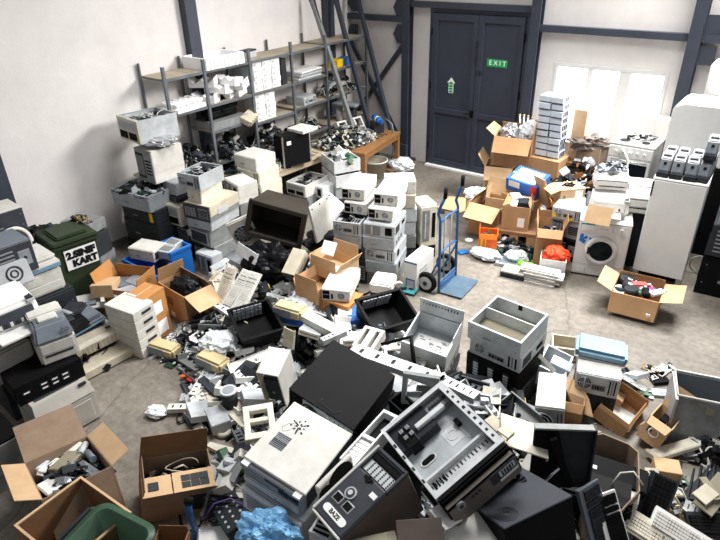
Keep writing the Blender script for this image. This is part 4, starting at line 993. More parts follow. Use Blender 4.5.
# white boxed pc by the trolley
M, w, d = fit((404.5,259.5),(417,263),(419,244.5), .44, .44)
t = closed_box('appliance_box','white box with blue edges standing by the hand truck wheel','box', M, w, d, .44, 'white', seam=False)
b = B(); b.bx((-w/2-.002,-d/2-.002,.405),(w/2+.002,-d/2,.42),'blue_deep'); b.bx((-.36*w,-d/2-.002,.02),(.36*w,-d/2,.18),'blue_deep'); b.bx((-.28*w,-d/2-.003,.04),(.3*w,-d/2-.001,.16),'grey_light'); b.build('print', t)
b = B()
for i in range(4): b.bx((w/2,-.3*d,.1+i*.06),(w/2+.002,.2*d-i*.02,.125+i*.06),'grey_light')
b.build('print', t)
M, w, d = fit((369,283),(391,286),(375,270.5), .34, .14)
t = closed_box('white_device','white cube-like device with a plug, in front of right column','device', M, w, d, .14, 'white', seam=False, bev=.02)
b = B(); b.tube([(w/2,0,.07),(w/2+.06,.02,.1),(w/2+.08,.06,.06)],.02,'white_dirty',6); b.build('plug', t)
closed_box('carton_base','dark base box under the white cube-like device','box', down(M,-.2), w*.95, d*.9, .199, 'charcoal', seam=False)
M, w, d = fit((398,287),(414,291),(404,281), .09, .06)
t = thing('circuit_board','blue-green circuit board on the floor by the white boxed device','circuit board', M); b = B(); b.bx((-w/2,-d/2,0),(w/2,d/2,.01),'teal')
for i in range(6): b.box((random.uniform(-.4,.4)*w,random.uniform(-.3,.3)*d,.02),(.05,.03,.025),random.choice(['charcoal','steel','beige']))
b.build('board', t)
# cardboard trays and the case on the carton
M, w, d = fit((310,263),(336,273),(330,249), .6, .13)
carton('upper tan cardboard tray with curled walls', M, w, d, .13, 'cardboard_light', [('-y',4,.3),('+y',12,.4),('-x',20,.28),('+x',40,.34)], name='cardboard_tray')
M, w, d = fit((295,287),(318,296),(318,266), .5, .13)
carton('lower tan cardboard tray with curled walls', M, w, d, .13, 'cardboard', [('-y',6,.35),('-x',30,.3),('+x',20,.2)], name='cardboard_tray')
M, w, d = fit((319,298),(349,307),(336,287), .42, .3)
carton('closed orange-brown carton under the white desktop case', M, w, d*1.1, .3, 'cardboard_orange', closed=True)
M = like(M8,321.5,288.5,.58,.32,.54,.15,.12)
pc('white desktop case on the orange-brown carton, rear fan to the front', M, .32, .54, .15, 'white_dirty','steel_light','rear')
# black crates
M, w, d = fit4((244,341),(282.5,328),(268,300),(228,310), .46, .2)
crate('black plastic crate left of the white office parts, grids inside', M, w, d, .2)
M, w, d = fit4((376,333),(417,316.5),(401,290),(356,299), .5, .22)
crate('black plastic crate in front of the white cube, grids inside', M, w, d, .22)
# black housing, upside down
zA = .85
M, w, d = fit((247,232),(299,246.5),(267,205), (.8,.64,1.17))
t = thing('monitor_housing','large brown-black monitor housing lying open on the heap','monitor housing', M)
k = .018; dp = .42; f = .8
b = B(); R0 = [(-w/2,-d/2,0),(w/2,-d/2,0),(w/2,d/2,0),(-w/2,d/2,0)]; R1 = [(-w/2*f,-d/2*f,-dp),(w/2*f,-d/2*f,-dp),(w/2*f,d/2*f+.06,-dp),(-w/2*f,d/2*f+.06,-dp)]
for i in range(4):
    j = (i+1) % 4; n_ = (V(R0[j])-V(R0[i])).cross(V(R1[i])-V(R0[i])).normalized()
    b.slab([R0[i],R0[j],R1[j],R1[i]], -n_*k, 'crt_black')
b.slab(R1, (0,0,k), 'crt_black'); b.build('shell', t)
b = B()
for a, c in (((-w/2-.03,-d/2-.03,-.02),(w/2+.03,-d/2+.03,.03)),((-w/2-.03,d/2-.03,-.02),(w/2+.03,d/2+.03,.03)),((-w/2-.03,-d/2,-.02),(-w/2+.03,d/2,.03)),((w/2-.03,-d/2,-.02),(w/2+.03,d/2,.03))): b.bx(a,c,'crt_black',.008)
b.build('bezel', t)
b = B()
for i in range(7): b.box((-.2*w+i*.06*w, d/2*.82, -.2),(.02*w,.03,.2),'charcoal',(RAD(20),0,0))
b.build('vent', t)
# white fan unit left of it
M, w, d = fit((240,250),(262,240),(234,222), (.5,.6,.95))
t = thing('fan_unit','white square fan unit with round grille left of the monitor housing','fan', M)
b = B(); b.bx((-w/2,-d/2,-.06),(w/2,d/2,0),'white_dirty',.015); b.build('frame', t)
b = B(); b.cyl((0,0,0),(0,0,.008),.42*min(w,d),'charcoal',n=24); 
for q in (.14,.28,.42): b.ring((0,0,.012),(0,0,1),q*min(w,d),.008,'grey_plastic',24)
for a in range(6): b.box((cos(a*pi/6)*0,0,.014),(.84*min(w,d),.012,.008),'grey_plastic',(0,0,a*pi/6))
b.build('grille', t)
# things on and behind the benches
def bench(name, label, M, w, d, h, m, leg=.07, th=.04, shelf=False):
    t = thing(name, label, 'table', M)
    b = B(); b.bx((-w/2,-d/2,h-th),(w/2,d/2,h),m,.004); b.build('tabletop', t)
    for sx in (-1, 1):
        for sy in (-1, 1):
            b = B(); x = sx*(w/2-leg*.6); y = sy*(d/2-leg*.6); b.bx((x-leg/2,y-leg/2,0),(x+leg/2,y+leg/2,h-th),m,.003); b.build('leg', t)
    b = B(); b.bx((-w/2+leg,-d/2+.02,h-th-.09),(w/2-leg,-d/2+.05,h-th),m); b.bx((w/2-.05,-d/2+leg,h-th-.09),(w/2-.02,d/2-leg,h-th),m); b.build('apron', t)
    return t
bench('workbench','wooden workbench with orange-brown legs under the cable-heaped corner', T((1.36,-1.55,0),RAD(9)), .95, 1.45, .8, 'wood', .08)
bench('trestle_table','long pale plank table covered with scrap in front of the shelving', T((.95,-3.35,0),RAD(-4)), .62, 1.9, .78, 'wood_pale', .06)
TG = ['black','charcoal','black_matt','steel','white_dirty','beige','pcb_dark','khaki','steel_dull','black','charcoal','brown_panel']
tangle('scrap_heap','heap of dark boards and wires along the plank table','scrap',T((.92,-3.5,.785),RAD(-4)),.32,.93,.24,520,TG,31,.62,.008,.085)
tangle('scrap_heap','heap of mixed metal parts on the wooden workbench','scrap',T((1.2,-1.75,.805)),.44,.68,.24,520,TG,32,.62,.008,.085)
M, w, d = fit((282,138),(309,131.5),(274,134.5), 1.2, .5)
zb = 1.2-.5
M, w, d = fit((282,138),(309,131.5),(274,134.5), 1.29, .5)
t = pc('black computer case with silver edges standing on the plank table', M, w, max(d,.2), .5, 'black','black','none', cat='computer case')
for x in (-w/2, w/2):
    b = B(); b.bx((x-.012,-max(d,.2)/2-.006,0),(x+.012,-max(d,.2)/2+.01,.5),'chrome'); b.build('edge_trim', t)
b = B(); b.bx((-w*.35,-max(d,.2)/2-.006,.36),(-w*.2,-max(d,.2)/2,.42),'paper'); b.build('label', t)
Mw, w_, d_ = fit((287,128),(303,131.5),(296,122), 1.345, .05)
pc('flat white device lying on the black case with silver edges', Mw, w_, d_, .05, 'white_dirty','white','plain', cat='device', name='flat_unit')
def frame3(label, A, Bq, D, zs):
    M, w, d = fit(A, Bq, D, zs); t = thing('drive_frame', label, 'metal frame', M); b = B()
    for a, c in (((-w/2,-d/2,0),(w/2,-d/2+.03,.1)),((-w/2,d/2-.03,0),(w/2,d/2,.1)),((-w/2,-d/2,0),(-w/2+.03,d/2,.1)),((w/2-.03,-d/2,0),(w/2,d/2,.1)),((-w*.18,-d/2,0),(-w*.18+.03,d/2,.1)),((w*.16,-d/2,0),(w*.16+.03,d/2,.1))): b.bx(a,c,'white_dirty')
    b.build('frame', t); b = B(); b.bx((-w/2+.02,-d/2+.02,-.01),(w/2-.02,d/2-.02,0),'charcoal'); b.build('backplate', t)
frame3('white three-window metal frame standing on the wooden workbench', (338,135),(362,128),(334.5,124), (.84,.84,1.02))
t = thing('heat_gun','blue power tool with a white band on the bench','power tool', T(at(377,119,1.05),RAD(-35)))
b = B(); b.cyl((-.16,0,0),(.02,0,0),.055,'blue',n=14); b.cyl((.07,0,0),(.2,0,0),.06,'blue',.05,n=14); b.cyl((.2,0,0),(.27,0,0),.03,'blue_deep',n=10); b.build('body', t); b = B(); b.cyl((.02,0,0),(.07,0,0),.062,'paper',n=14); b.build('band', t); b = B(); b.box((0,0,-.12),(.05,.05,.24),'charcoal',(0,.2,0)); b.build('handle', t)
b = B(); b.bx((-.12,-.1,0),(.12,.1,.2),'charcoal',.01); single('tool_block', b, 'charcoal block on the workbench under the blue power tool', 'case', T((at(377,119,1.05).x,at(377,119,1.05).y,.806),RAD(-35)))
t = thing('bench_vise','grey bench vise clamped near the workbench edge','vise', T(at(365,140,.82),RAD(20)))
b = B(); b.bx((-.08,-.06,-.01),(.08,.06,.05),'grey_plastic',.01); b.bx((-.09,-.05,.05),(-.02,.05,.15),'grey_light',.008); b.bx((.03,-.05,.05),(.09,.05,.15),'grey_light',.008); b.build('jaws', t); b = B(); b.cyl((.09,0,.07),(.17,0,.07),.014,'steel',n=8); b.cyl((.17,-.06,.07),(.17,.06,.07),.008,'steel',n=6); b.build('handle', t)
t = thing('motor_unit','grey motor unit hanging behind the leaning post by the shelving','machine part', T((.62,-1.0,1.0),RAD(10)))
b = B(); b.bx((-.26,-.14,.2),(.26,.14,.25),'grey_plastic',.01); b.cyl((-.15,-.02,-.19),(-.15,-.02,.2),.07,'grey_light',n=12); b.cyl((.12,.02,-.19),(.12,.02,.2),.08,'charcoal',n=12); b.build('housing', t)
t = thing('cable_conduit','black cable hanging down beside the workbench end','cable', T((0,0,0)))
b = B(); pts = [at(385,118,1.02),at(392,124,.98),at(394,135,.75),at(393,150,.4),at(391,165,.06)]; b.tube(pts,.012,'grey_plastic',6); b.build('cable', t)
# round tub and clear bag beside the bench
q = at(375,178,0)
t = thing('round_tub','round tan tub with white rim under the workbench edge','tub', T(at(375,176,.0)))
b = B(); b.lathe([(0,.01),(.2,.01),(.23,.3),(.245,.3),(.245,.32),(.22,.32),(.19,.03),(0,.03)],'beige_dull',24); b.build('tub', t); b = B(); b.ring((0,0,.32),(0,0,1),.24,.014,'white',24); b.build('rim', t)
crumple('clear_bag','clear plastic bag of scraps on the floor by the workbench','bag', T(at(401,172,0),.3), .24,.2,.3,'bag_clear',6)
b = B(); b.bx((-.2,-.17,0),(.2,.17,.1),'cardboard_dark',.01); single('low_box', b, 'low brown box beside the clear bag by the bench','cardboard box', T(at(398,176,0)+V((-.35,.1,0)),.2))
# stacked open drawers
M, w, d = fit((321,152),(334,161.5),(342,145), .86, .22)
def opendrawer(label, M, h, seed): return pc(label, M, w, d, h, 'steel_light','steel','plain', open_top=-1, cat='metal tray', name='metal_tray', seed=seed)
opendrawer('upper pale metal drawer heaped with boards and brackets', M, .2, 4)
tangle('bracket_heap','heap of metal brackets and boards in the upper pale drawer','parts', M @ T((0,0,.1)), w*.42, d*.42, .22, 60, ['steel','steel_light','white_dirty','charcoal','pcb'],14,.85,.01,.16)
opendrawer('lower pale metal drawer under the heaped one', down(M,-.235,.02,.0,.04), .2, 5)
tangle('bracket_heap','dark parts filling the lower pale metal drawer','parts', down(M,-.22,.02,0,.04), w*.4, d*.4, .19, 40, ['steel_dull','charcoal','black'],15,.85,.01,.14)
pc('grey case third in the pile under the pale drawers', down(M,-.45,.01,.01,-.03), w, d, .2, 'steel_blue','steel','plain')
pc('black case at the bottom of the pile under the pale drawers', down(M,-.64,.02,.02,.02), w, d, .185, 'charcoal','charcoal','plain')
# whites between bench and monitor housing
M, w, d = fit((287,181),(306,186),(305,170), .52, .2)
pc('open white computer case behind the monitor housing', M, w, d, .2, 'white_dirty','white_dirty','bays', open_top=1)
pc('grey case under the open white case behind the monitor housing', down(M,-.3), w, d, .295, 'steel_dull','charcoal','plain')
M, w, d = fit((306,182),(322,188),(318,174), .45, .2)
pc('pale case with a dark slot right of the open white case', M, w, d, .2, 'steel_light','steel_light','window')
pc('dark case under the slotted pale case', down(M,-.24), w, d, .235, 'charcoal','charcoal','plain')
def panel(label, A, Bq, D, zs, th=.012, m='white_dirty', name='side_panel', holes=0, cat='panel'):
    M, w, d = fit(A, Bq, D, zs, 0); t = thing(name, label, cat, M)
    b = B(); b.bx((-w/2,-d/2,-th),(w/2,d/2,0),m,.003); b.bx((-w/2,-d/2,-th-.02),(-w/2+.006,d/2,-th),m); b.bx((w/2-.006,-d/2,-th-.02),(w/2,d/2,-th),m); b.build('sheet', t)
    if holes:
        b = B()
        for i in range(holes): b.cyl((-.4*w+i*.8*w/max(1,holes-1),.4*d,0),(-.4*w+i*.8*w/max(1,holes-1),.4*d,.002),.015,'charcoal',n=8)
        b.build('screw_holes', t)
    return t
panel('large white sheet panel leaning right of the monitor housing', (318,243),(336,228),(311,206), (.45,.45,.95), holes=3)
panel('white sheet panel behind the large leaning one', (326,228),(346,206),(316,206), (.5,.7,.75), holes=2)
panel('pale rectangular panel on the heap below the monitor housing', (235,252),(254,265),(243,245), (.6,.55,.72), m='steel_light')
panel('blue-grey panel under the pale rectangular panel', (224,256),(246,268),(233,249), (.45,.42,.5), m='steel_blue')
panel('white small square panel on the cardboard trays', (320,253),(332,256),(325,240), (.72,.72,.85), m='white')
crumple('bin_bag','shiny black bin bag slumped among the scrap by the trays','bag', T(at(272,281,.2),.4), .34,.26,.5,'bag_black',9,amp=.4)
M, w, d = fit((281,273),(293,276),(290,247), (.55,.55,.75), .2)
pc('beige front case tilted beside the black bin bag', M, w, d, .2, 'charcoal','beige','plain', top='beige_dull')
M, w, d = fit((338,335),(346.5,329.5),(302,299), .5, .1)
pc('long white slim case lying in front of the carton', M, w, d, .1, 'white_dirty','white_dirty','plain', name='slim_case')
crumple('clear_bag','white translucent bag beside the long slim white case','bag', T(at(306,318,.1),.6), .2,.4,.3,'bag_clear',8)
closed_box('small_carton','blue small carton lying right of the long slim case','carton', T(at(354,318,.3),.8), .14,.3,.07,'print_blue', lid='blue_deep', seam=False)
closed_box('small_carton','white small carton lying beside the blue small carton','carton', T(at(345,312,.3),.7), .16,.34,.07,'paper', seam=False)
for i, (A, Bq, D) in enumerate((((238,300),(248,303),(247,281)),((229,297),(236,300),(242,279)),((219,292),(228,296),(228,279)))):
    M, w, d = fit(A, Bq, D, (.35,.35,.5)); keyboard(['white keyboard leaning nearest the black crate','white keyboard leaning left of the one by the black crate','beige keyboard lying third from the black crate'][i], M @ Matrix.Rotation(pi/2,4,'Z'), .5, .17, 'white_dirty' if i < 2 else 'beige')
# ================================================================== RIGHT SIDE
# hand truck
a = at(438.5, 293.5, 0); c = at(455.5, 276.5, 0); xx = (c-a); wt = .5; rz = math.atan2(xx.y, xx.x); m_ = (a+c)/2
Mt_ = T((m_.x, m_.y, 0), rz) @ Matrix.Rotation(RAD(-1.5), 4, 'X')
t = thing('hand_truck', 'blue two-wheeled hand truck with a grey toe plate standing on bare floor', 'hand truck', Mt_)
for s in (-1, 1):
    b = B(); x = s*wt/2; b.tube([(x,0,.02),(x,.0,1.02),(x,.03,1.1),(x,.0,1.2),(x*.96,-.05,1.32)],.019,'blue_truck',8); b.build('rail', t)
    b = B(); b.tube([(x*.96,-.05,1.31),(x*.95,-.06,1.44)],.024,'rubber',10); b.build('grip', t)
    b = B(); b.cyl((s*(wt/2+.07),.16,.14),(s*(wt/2+.015),.16,.14),.14,'rubber',n=24); b.cyl((s*(wt/2+.075),.16,.14),(s*(wt/2+.01),.16,.14),.09,'grey_light',n=20); b.cyl((s*(wt/2+.085),.16,.14),(s*(wt/2),.16,.14),.03,'charcoal',n=12); b.build('wheel', t)
    b = B(); b.tube([(x,0,.5),(x*.9,.16,.14)],.012,'blue_truck',6); b.build('brace', t)
for z in (.1, .55, .98):
    b = B(); b.tube([(-wt/2,0,z),(0,.03 if z > .2 else 0,z),(wt/2,0,z)],.014,'blue_truck',6); b.build('crossbar', t)
for x in (-.09, .09):
    b = B(); b.tube([(x,.01,.1),(x,.025,.55),(x,.01,.98)],.009,'grey_plastic',6); b.build('slat', t)
b = B(); b.cyl((-wt/2-.05,.16,.14),(wt/2+.05,.16,.14),.012,'charcoal',n=8); b.build('axle', t)
b = B(); b.bx((-wt/2-.0,-.32,.012),(wt/2+.02,.01,.024),'truck_plate',.003); b.bx((-wt/2,-.005,.01),(wt/2,.01,.16),'blue_truck',.003); b.build('toe_plate', t)
# ---- cartons by the door
def front_at(px, py, y, w, d, h, rz=0.):          # top front centre seen at a pixel, standing at depth y
    q = aty(px, py, y); M = T((q.x, q.y, q.z-h), rz); return M @ Matrix.Translation((0, d/2, 0))
M = front_at(513,138,-1.0,.62,.5,.5,RAD(10))
carton('high brown carton with folded-down front flap by the steel door', M, .62,.5,.5, 'cardboard', [('-y',150,.55),('-x',60,.3,'cardboard_light'),('+x',8,.4),('+y',-20,.3)])
zb_ = M.translation.z
carton('closed brown carton under the high one by the steel door', T((M.translation.x,M.translation.y,0),RAD(4)), .66,.52,zb_-.003, 'cardboard_dark', closed=True)
crumple('silver_bag','crumpled silver bag in the high carton by the door','bag', M @ T((-.12,.05,.28)), .18,.18,.36,'silver_bag',11)
crumple('clear_bag','white plastic bag in the high carton beside the silver one','bag', M @ T((.16,.1,.28)), .17,.17,.42,'bag_clear',12)
for i in range(5):
    b = B(); b.cyl((0,0,0),(0,0,.3),.014,'paper',n=8); b.cyl((0,0,.3),(0,0,.33),.018,'yellowed',n=8)
    single('white_rod', b, 'white rod sticking up behind the bags in the high carton','rod', M @ T((.02+.05*i,.18-.01*i,.45),0,RAD(8*(i-2)),RAD(6*(i-2))), 'white rods in the high carton')
# stack of slim white-blue boxes on a carton
qb = aty(545, 160, -.85); W2 = .36
Mst = T((qb.x, qb.y+.16, .84), RAD(-2))
carton('brown carton carrying the tall stack of white boxes', T((qb.x-.04,qb.y+.16,0),RAD(-3)), .62,.46,.835, 'cardboard', closed=True)
pr = None
for col in range(2):
    for k_ in range(9):
        rnd = random.Random(col*20+k_)
        M = Mst @ T((-.1+.2*col+rnd.uniform(-.008,.008)-.004*k_, rnd.uniform(-.01,.01), .004+.108*k_), rnd.uniform(-.03,.03))
        if pr is None:
            pr = t = thing('drive_box','pale blue-white small box in the tall twin stack by the window','box', M, 'pale boxes in the tall twin stack')
            b = B(); b.bx((-.095,-.13,0),(.095,.13,.098),'paper_blue',.004); b.build('body', t); b = B(); b.bx((-.095,-.132,.0),(.095,.132,.012),'charcoal'); b.bx((-.08,-.1,.098),(.08,.1,.1),'paper'); b.build('band', t)
            b = B()
            for i in range(3): b.bx((.095,-.09+i*.07,.02),(.1,-.05+i*.07,.09),'charcoal')
            b.build('slots', t)
        else: copy_tree(pr, M)
b = B(); b.bx((-.012,-.11,0),(.012,.11,.8),'cardboard_light'); single('cardboard_sheet', b, 'tall tan cardboard sheet upright right of the tall box stack','cardboard sheet', T((qb.x+.32,-.4,.76),RAD(82)))
carton('brown carton behind the tall stack under the window', T((qb.x+.42,-.42,0)), .5,.4,.755,'cardboard_dark',closed=True)
tangle('black_scrap','heap of dark parts on the carton behind the tall stack','scrap', T((qb.x+.55,-.62,.5)), .42,.3,.36,130,['black','charcoal','steel_blue','grey_light','white_dirty','charcoal','copper'],46,.75,.01,.14)
# open carton with raised flaps
M, w, d = fit((487,170),(506,172),(497,155), .62, .5)
carton('open tan carton with raised side flaps below the high carton', M, .46,.46,.5, 'cardboard_light', [('-x',38,.5),('+x',40,.45),('+y',10,.6),('-y',158,.5)])
M2 = M.copy(); M2.translation.z = 0
carton('closed tan carton on the floor under the one with raised flaps', M2 @ T((0,.02,0)), .5,.48,M.translation.z-.004 if M.translation.z > .05 else .1, 'cardboard', closed=True)
# blue and white carton
M, w, d = fit((506,177.5),(537,188),(514,163), (.82,.78,.92), .2)
t = thing('product_carton','blue and white product carton lying tilted on the cartons','carton', M)
b = B(); b.bx((-w/2,-d/2,0),(w/2,d/2,.2),'print_blue',.005); b.build('body', t)
b = B()
for y0, y1 in ((-.4,-.12),(.1,.38)): b.bx((-.38*w,y0*d,.2),(.38*w,y1*d,.202),'paper'); 
b.bx((-.48*w,-.05*d,.2),(.48*w,.02*d,.2015),'paper'); b.build('print', t)
b = B(); b.bx((.3*w,-d/2-.002,.04),(.48*w,-d/2,.2),'red'); b.bx((-.4*w,-d/2-.002,.08),(-.05*w,-d/2,.18),'paper'); b.build('print', t)
carton('brown carton under the blue and white carton', T((M.translation.x+.02,M.translation.y,0),RAD(-12)), .56,.56,.56,'cardboard',closed=True, stickers=[('-y',.3,.5,.6,.7,'cardboard_light')])
M, w, d = fit((489,199),(503,201),(494,187), .55, .5)
carton('tan carton with rounded flap left of the blue carton', M, .34,.4,.5,'cardboard_light', [('-x',10,.3),('+y',20,.3)])
t = thing('round_drum','tan drum full of paper scraps by the hand truck handles','drum', T(at(477,200,0),0)); q = at(477,197,.38); t.matrix_world = T((q.x,q.y,0))
b = B(); b.lathe([(0,.01),(.17,.01),(.17,.38),(.155,.38),(.155,.03),(0,.03)],'cardboard_light',20); b.build('drum', t)
crumple('paper_wad','white paper scraps heaped on the tan drum','paper', T((q.x,q.y,.3)), .2,.17,.24,'paper',15)
# big open carton
M, w, d = fit((470,204),(496,210.5),(485,190), .5, .5)
carton('big open brown carton with wide flaps right of the hand truck', M, .5,.5,.5,'cardboard', [('-y',128,.55,'cardboard_light'),('+y',25,.5,'cardboard_light'),('+x',150,.7),('-x',-25,.3)])
M7, w, d = fit((506,207),(526,209.5),(519,194), .62, .36)
carton('brown carton of white boxes standing on a cardboard pallet box', M7, .38,.46,.36,'cardboard', [('+x',-10,.2),('-x',-60,.3)], stickers=[('-y',.6,.15,.85,.55,'paper')])
for i, (x, y, z, m__) in enumerate(((-.08,-.1,.22,'paper'),(.08,-.02,.24,'charcoal'),(-.06,.12,.25,'paper_blue'),(.09,.14,.2,'paper'))):
    closed_box('small_carton',['white small box at the front in the pallet carton','black small box in the pallet carton','pale blue small box at the back in the pallet carton','white small box at the back in the pallet carton'][i],'box', M7 @ T((x,y,z),.2*i), .15,.2,.15, m__, seam=False)
b = B(); b.bx((-.3,-.3,0),(.3,.3,.03),'cardboard_dark'); b.bx((-.3,-.3,.2),(.3,.3,.25),'cardboard_dark')
for i in range(3):
    for j in range(3): b.bx((-.3+i*.24,-.3+j*.24,.03),(-.18+i*.24,-.18+j*.24,.2),'cardboard')
Mz = T((M7.translation.x+.02,M7.translation.y,0),math.atan2(M7[1][0],M7[0][0])); zh = max(.05, M7.translation.z-.002)
b.xf(Matrix.Scale(zh/.25,4,(0,0,1))); single('pallet_box', b, 'brown cardboard pallet with slots under the carton of white boxes','pallet', Mz)
b = B(); b.slab([(-.32,-.2,0),(.1,-.28,0),(.3,-.02,0),(.16,.22,0),(-.2,.2,0)],(0,0,.012),'cardboard_light'); single('cardboard_sheet', b, 'loose tan cardboard flap lying left of the big open carton','cardboard sheet', T(at(458,204,.05),.3,RAD(8)))
panel('tan cardboard flap standing right of the blue carton', (539,202),(549,208),(543,180), (.5,.5,.95), .012, 'cardboard_light', 'cardboard_sheet', cat='cardboard sheet')
# orange box
M, w, d = fit((479,234.5),(498,236),(477,226.5), .32, .32)
t = carton('small orange box with yellow stripes and open top', M, .26,.22,.32,'orange', [('-x',15,.3),('-y',165,.3)], name='orange_box', cat='box')
b = B(); b.bx((-.1,-.113,.0),(-.07,-.11,.3),'yellow'); b.bx((-.04,-.113,.0),(-.025,-.11,.3),'yellow'); b.build('stripe', t)
tangle('green_scraps','green and pale scraps in the orange box','scrap', M @ T((0,0,.2)), .1,.08,.14,30,['pcb','white_dirty','charcoal','pcb_dark'],41,.7,.006,.06)
crumple('clear_bag','clear plastic bag on the floor below the orange box','bag', T(at(485,258,0)), .22,.13,.14,'bag_clear',16)
tangle('black_scrap','spread of black and green scraps right of the orange box','scrap', T(at(508,250,0)), .4,.3,.16,110,['black','charcoal','pcb_dark','black','grey_light','navy_grey'],42,.65,.01,.1)
b = B(); b.bx((-.16,-.11,0),(.16,.11,.05),'grey_light',.008); b.bx((-.12,-.08,.05),(.12,.08,.055),'screen_grey'); single('flat_panel', b, 'grey tray with pale screen on the floor near the orange box','panel', T(at(508,264,.0),.2))
b = B(); b.bx((-.16,-.12,0),(.16,.12,.07),'charcoal',.006); b.bx((-.155,-.115,.07),(.155,.115,.09),'beige',.004); single('disc_drive', b, 'beige drive unit on the floor by the lime green item','drive', T(at(514,275,.0),.15))
t = thing('lime_bottle','lime green bottle with dark cap lying on the floor','bottle', T(at(528,266,.06),RAD(15)))
b = B(); b.lathe([(0,-.14),(.05,-.14),(.06,-.11),(.06,.04),(.035,.1)],'lime',16); b.xf(Matrix.Rotation(pi/2,4,'Y')); b.build('body', t); b = B(); b.cyl((.1,0,0),(.17,0,0),.038,'charcoal',n=12); b.build('cap', t)
crumple('clear_bag','white plastic wrap on the floor beside the lime green bottle','bag', T(at(516,262,0)), .15,.13,.17,'bag_clear',17)
for i, (px, py, z, rz_) in enumerate(((536,281,0,.15),(541,279,.036,.2),(537,276,.072,.13),(544,275,.108,.18),(540,271,.144,.15))):
    keyboard('white keyboard in the pile in front of the white carton', T(at(px,py,z),rz_), .5,.17,'white_dirty', group='white keyboards piled by the washing machine')
# carton with orange bag
M, w, d = fit((540.5,259),(566,262.5),(545,250), .27, .27)
t = carton('white carton holding an orange-red bag left of the washing machine', M, .33,.28,.27,'paper', [])
b = B(); b.bx((-.165,-.142,0),(-.12,-.14,.1),'yellow'); b.build('print', t)
crumple('orange_bag','orange-red cloth bag bulging from the white carton','bag', M @ T((.03,.02,.13)), .17,.14,.26,'orange_red',19)
M, w, d = fit((541,230),(560,232),(548,216), .56, .56)
carton('open tan carton with rounded flaps behind the white carton', M, .34,.42,.56,'cardboard', [('-x',20,.35),('+x',25,.4),('-y',140,.3),('+y',5,.25)])
tangle('blue_scraps','blue and dark scraps inside the carton with rounded flaps','scrap', M @ T((0,0,.4)), .13,.16,.12,30,['blue_deep','charcoal','black','grey_light'],43,.6,.008,.07)
# electronics by the washer
M, w, d = fit((553,206),(583,212),(560,193), .75, .17)
pc('grey audio chassis with yellow labels left of the washing machine', M, w, d, .17, 'steel','steel','io', cat='audio unit', name='audio_chassis')
b = B(); b.bx((-.47*w,-d/2-.008,.02),(-.36*w,-d/2-.004,.09),'yellow'); b.bx((.1*w,-d/2-.008,.01),(.2*w,-d/2-.004,.05),'yellow'); single('yellow_tag', b, 'yellow sticker on the grey audio chassis','tag', M)
pc('grey-blue chassis under the audio chassis with yellow labels', down(M,-.26,.02,.03,-.04), w, d, .25, 'steel_blue','steel_blue','server', cat='audio unit', name='audio_chassis')
pc('black unit at the floor under the grey-blue chassis', down(M,-M.translation.z,.03,.0,-.04), w, d, M.translation.z-.265, 'black','black','lines', cat='audio unit', name='audio_chassis')
tangle('black_scrap','heap of black and blue parts on the floor behind the audio chassis','scrap', T((5.0,-1.0,0)), .55,.5,.75,160,['black','charcoal','navy_grey','grey_light','steel_blue','white_dirty','black'],44,.7,.01,.16)
tangle('parts_heap','heap of dark parts spilling between the cartons and cooker','parts', T((5.1,-1.6,0)), .5,.45,.7,150,['black','charcoal','steel_dull','grey_light','white_dirty','copper'],45,.7,.01,.14)
M, w, d = fit((562,193),(591,190.5),(560,180), .88, .2)
t = carton('tan printed carton with black cords on top, left of white printers', M, .36,.3,.2,'cardboard_light', [('-x',120,.4)], closed=True, stickers=[('-y',.6,.2,.92,.9,'paper'),('-y',.12,.3,.2,.6,'cardboard_dark')])
b = B(); b.tube([(-.1,0,.205),(0,.06,.22),(.1,.0,.21),(.03,-.06,.22),(-.06,-.02,.21),(.08,.05,.23)],.012,'black',6); single('cable_loop', b, 'black cord lying on the tan printed carton','cable', M)
M, w, d = fit((585,152),(604,153),(585,139), 1.0, .6)
carton('brown paper sack of rags standing under the window', T((M.translation.x,M.translation.y,M.translation.z)), .36,.34,.6,'cardboard_grey', [('+y',10,.3)])
carton('brown carton on the floor under the rag sack', T((M.translation.x,M.translation.y,0)), .5,.4,M.translation.z-.003,'cardboard_dark', closed=True)
crumple('rag_heap','grey-brown rags heaped on the sack under the window','rags', M @ T((-.03,0,.52)), .27,.2,.25,'brown_panel',21,amp=.5)
# ---- washing machine
Mw = T((0,0,0)); q0 = at(570.7,273.4,0); q1 = at(620.5,281,0); rzw = math.atan2(q1.y-q0.y,q1.x-q0.x); w, d, h = (q1-q0).length, .52, .8
Mw = T(q0, rzw) @ Matrix.Translation((w/2, d/2, 0))
t = thing('washing_machine','white front-loading washing machine with round glass door','washing machine', Mw)
b = B(); b.bx((-w/2,-d/2,.02),(w/2,d/2,h-.02),'enamel',.012); b.bx((-w/2,-d/2,0),(-w/2+.05,-d/2+.05,.02),'charcoal'); b.bx((w/2-.05,-d/2,0),(w/2,-d/2+.05,.02),'charcoal'); b.build('body', t)
b = B(); b.bx((-w/2-.003,-d/2-.005,h-.025),(w/2+.003,d/2,h),'enamel',.008); b.build('lid', t)
b = B(); b.bx((-w/2+.004,-d/2-.008,h-.16),(w/2-.004,-d/2,h-.03),'enamel',.005); b.bx((-w/2+.03,-d/2-.012,h-.14),(-w/2+.2,-d/2-.006,h-.06),'enamel',.005); cp = b.build('control_panel', t)
for x in (.1, .2):
    b = B(); b.cyl((x,-d/2-.006,h-.09),(x,-d/2-.035,h-.09),.032,'enamel',.027,n=18); b.bx((x-.004,-d/2-.04,h-.115),(x+.004,-d/2-.03,h-.065),'grey_light'); b.build('knob', cp)
for i in range(3):
    b = B(); b.bx((-.05+i*.035,-d/2-.012,h-.1),(-.03+i*.035,-d/2-.006,h-.085),'grey_light'); b.build('button', cp)
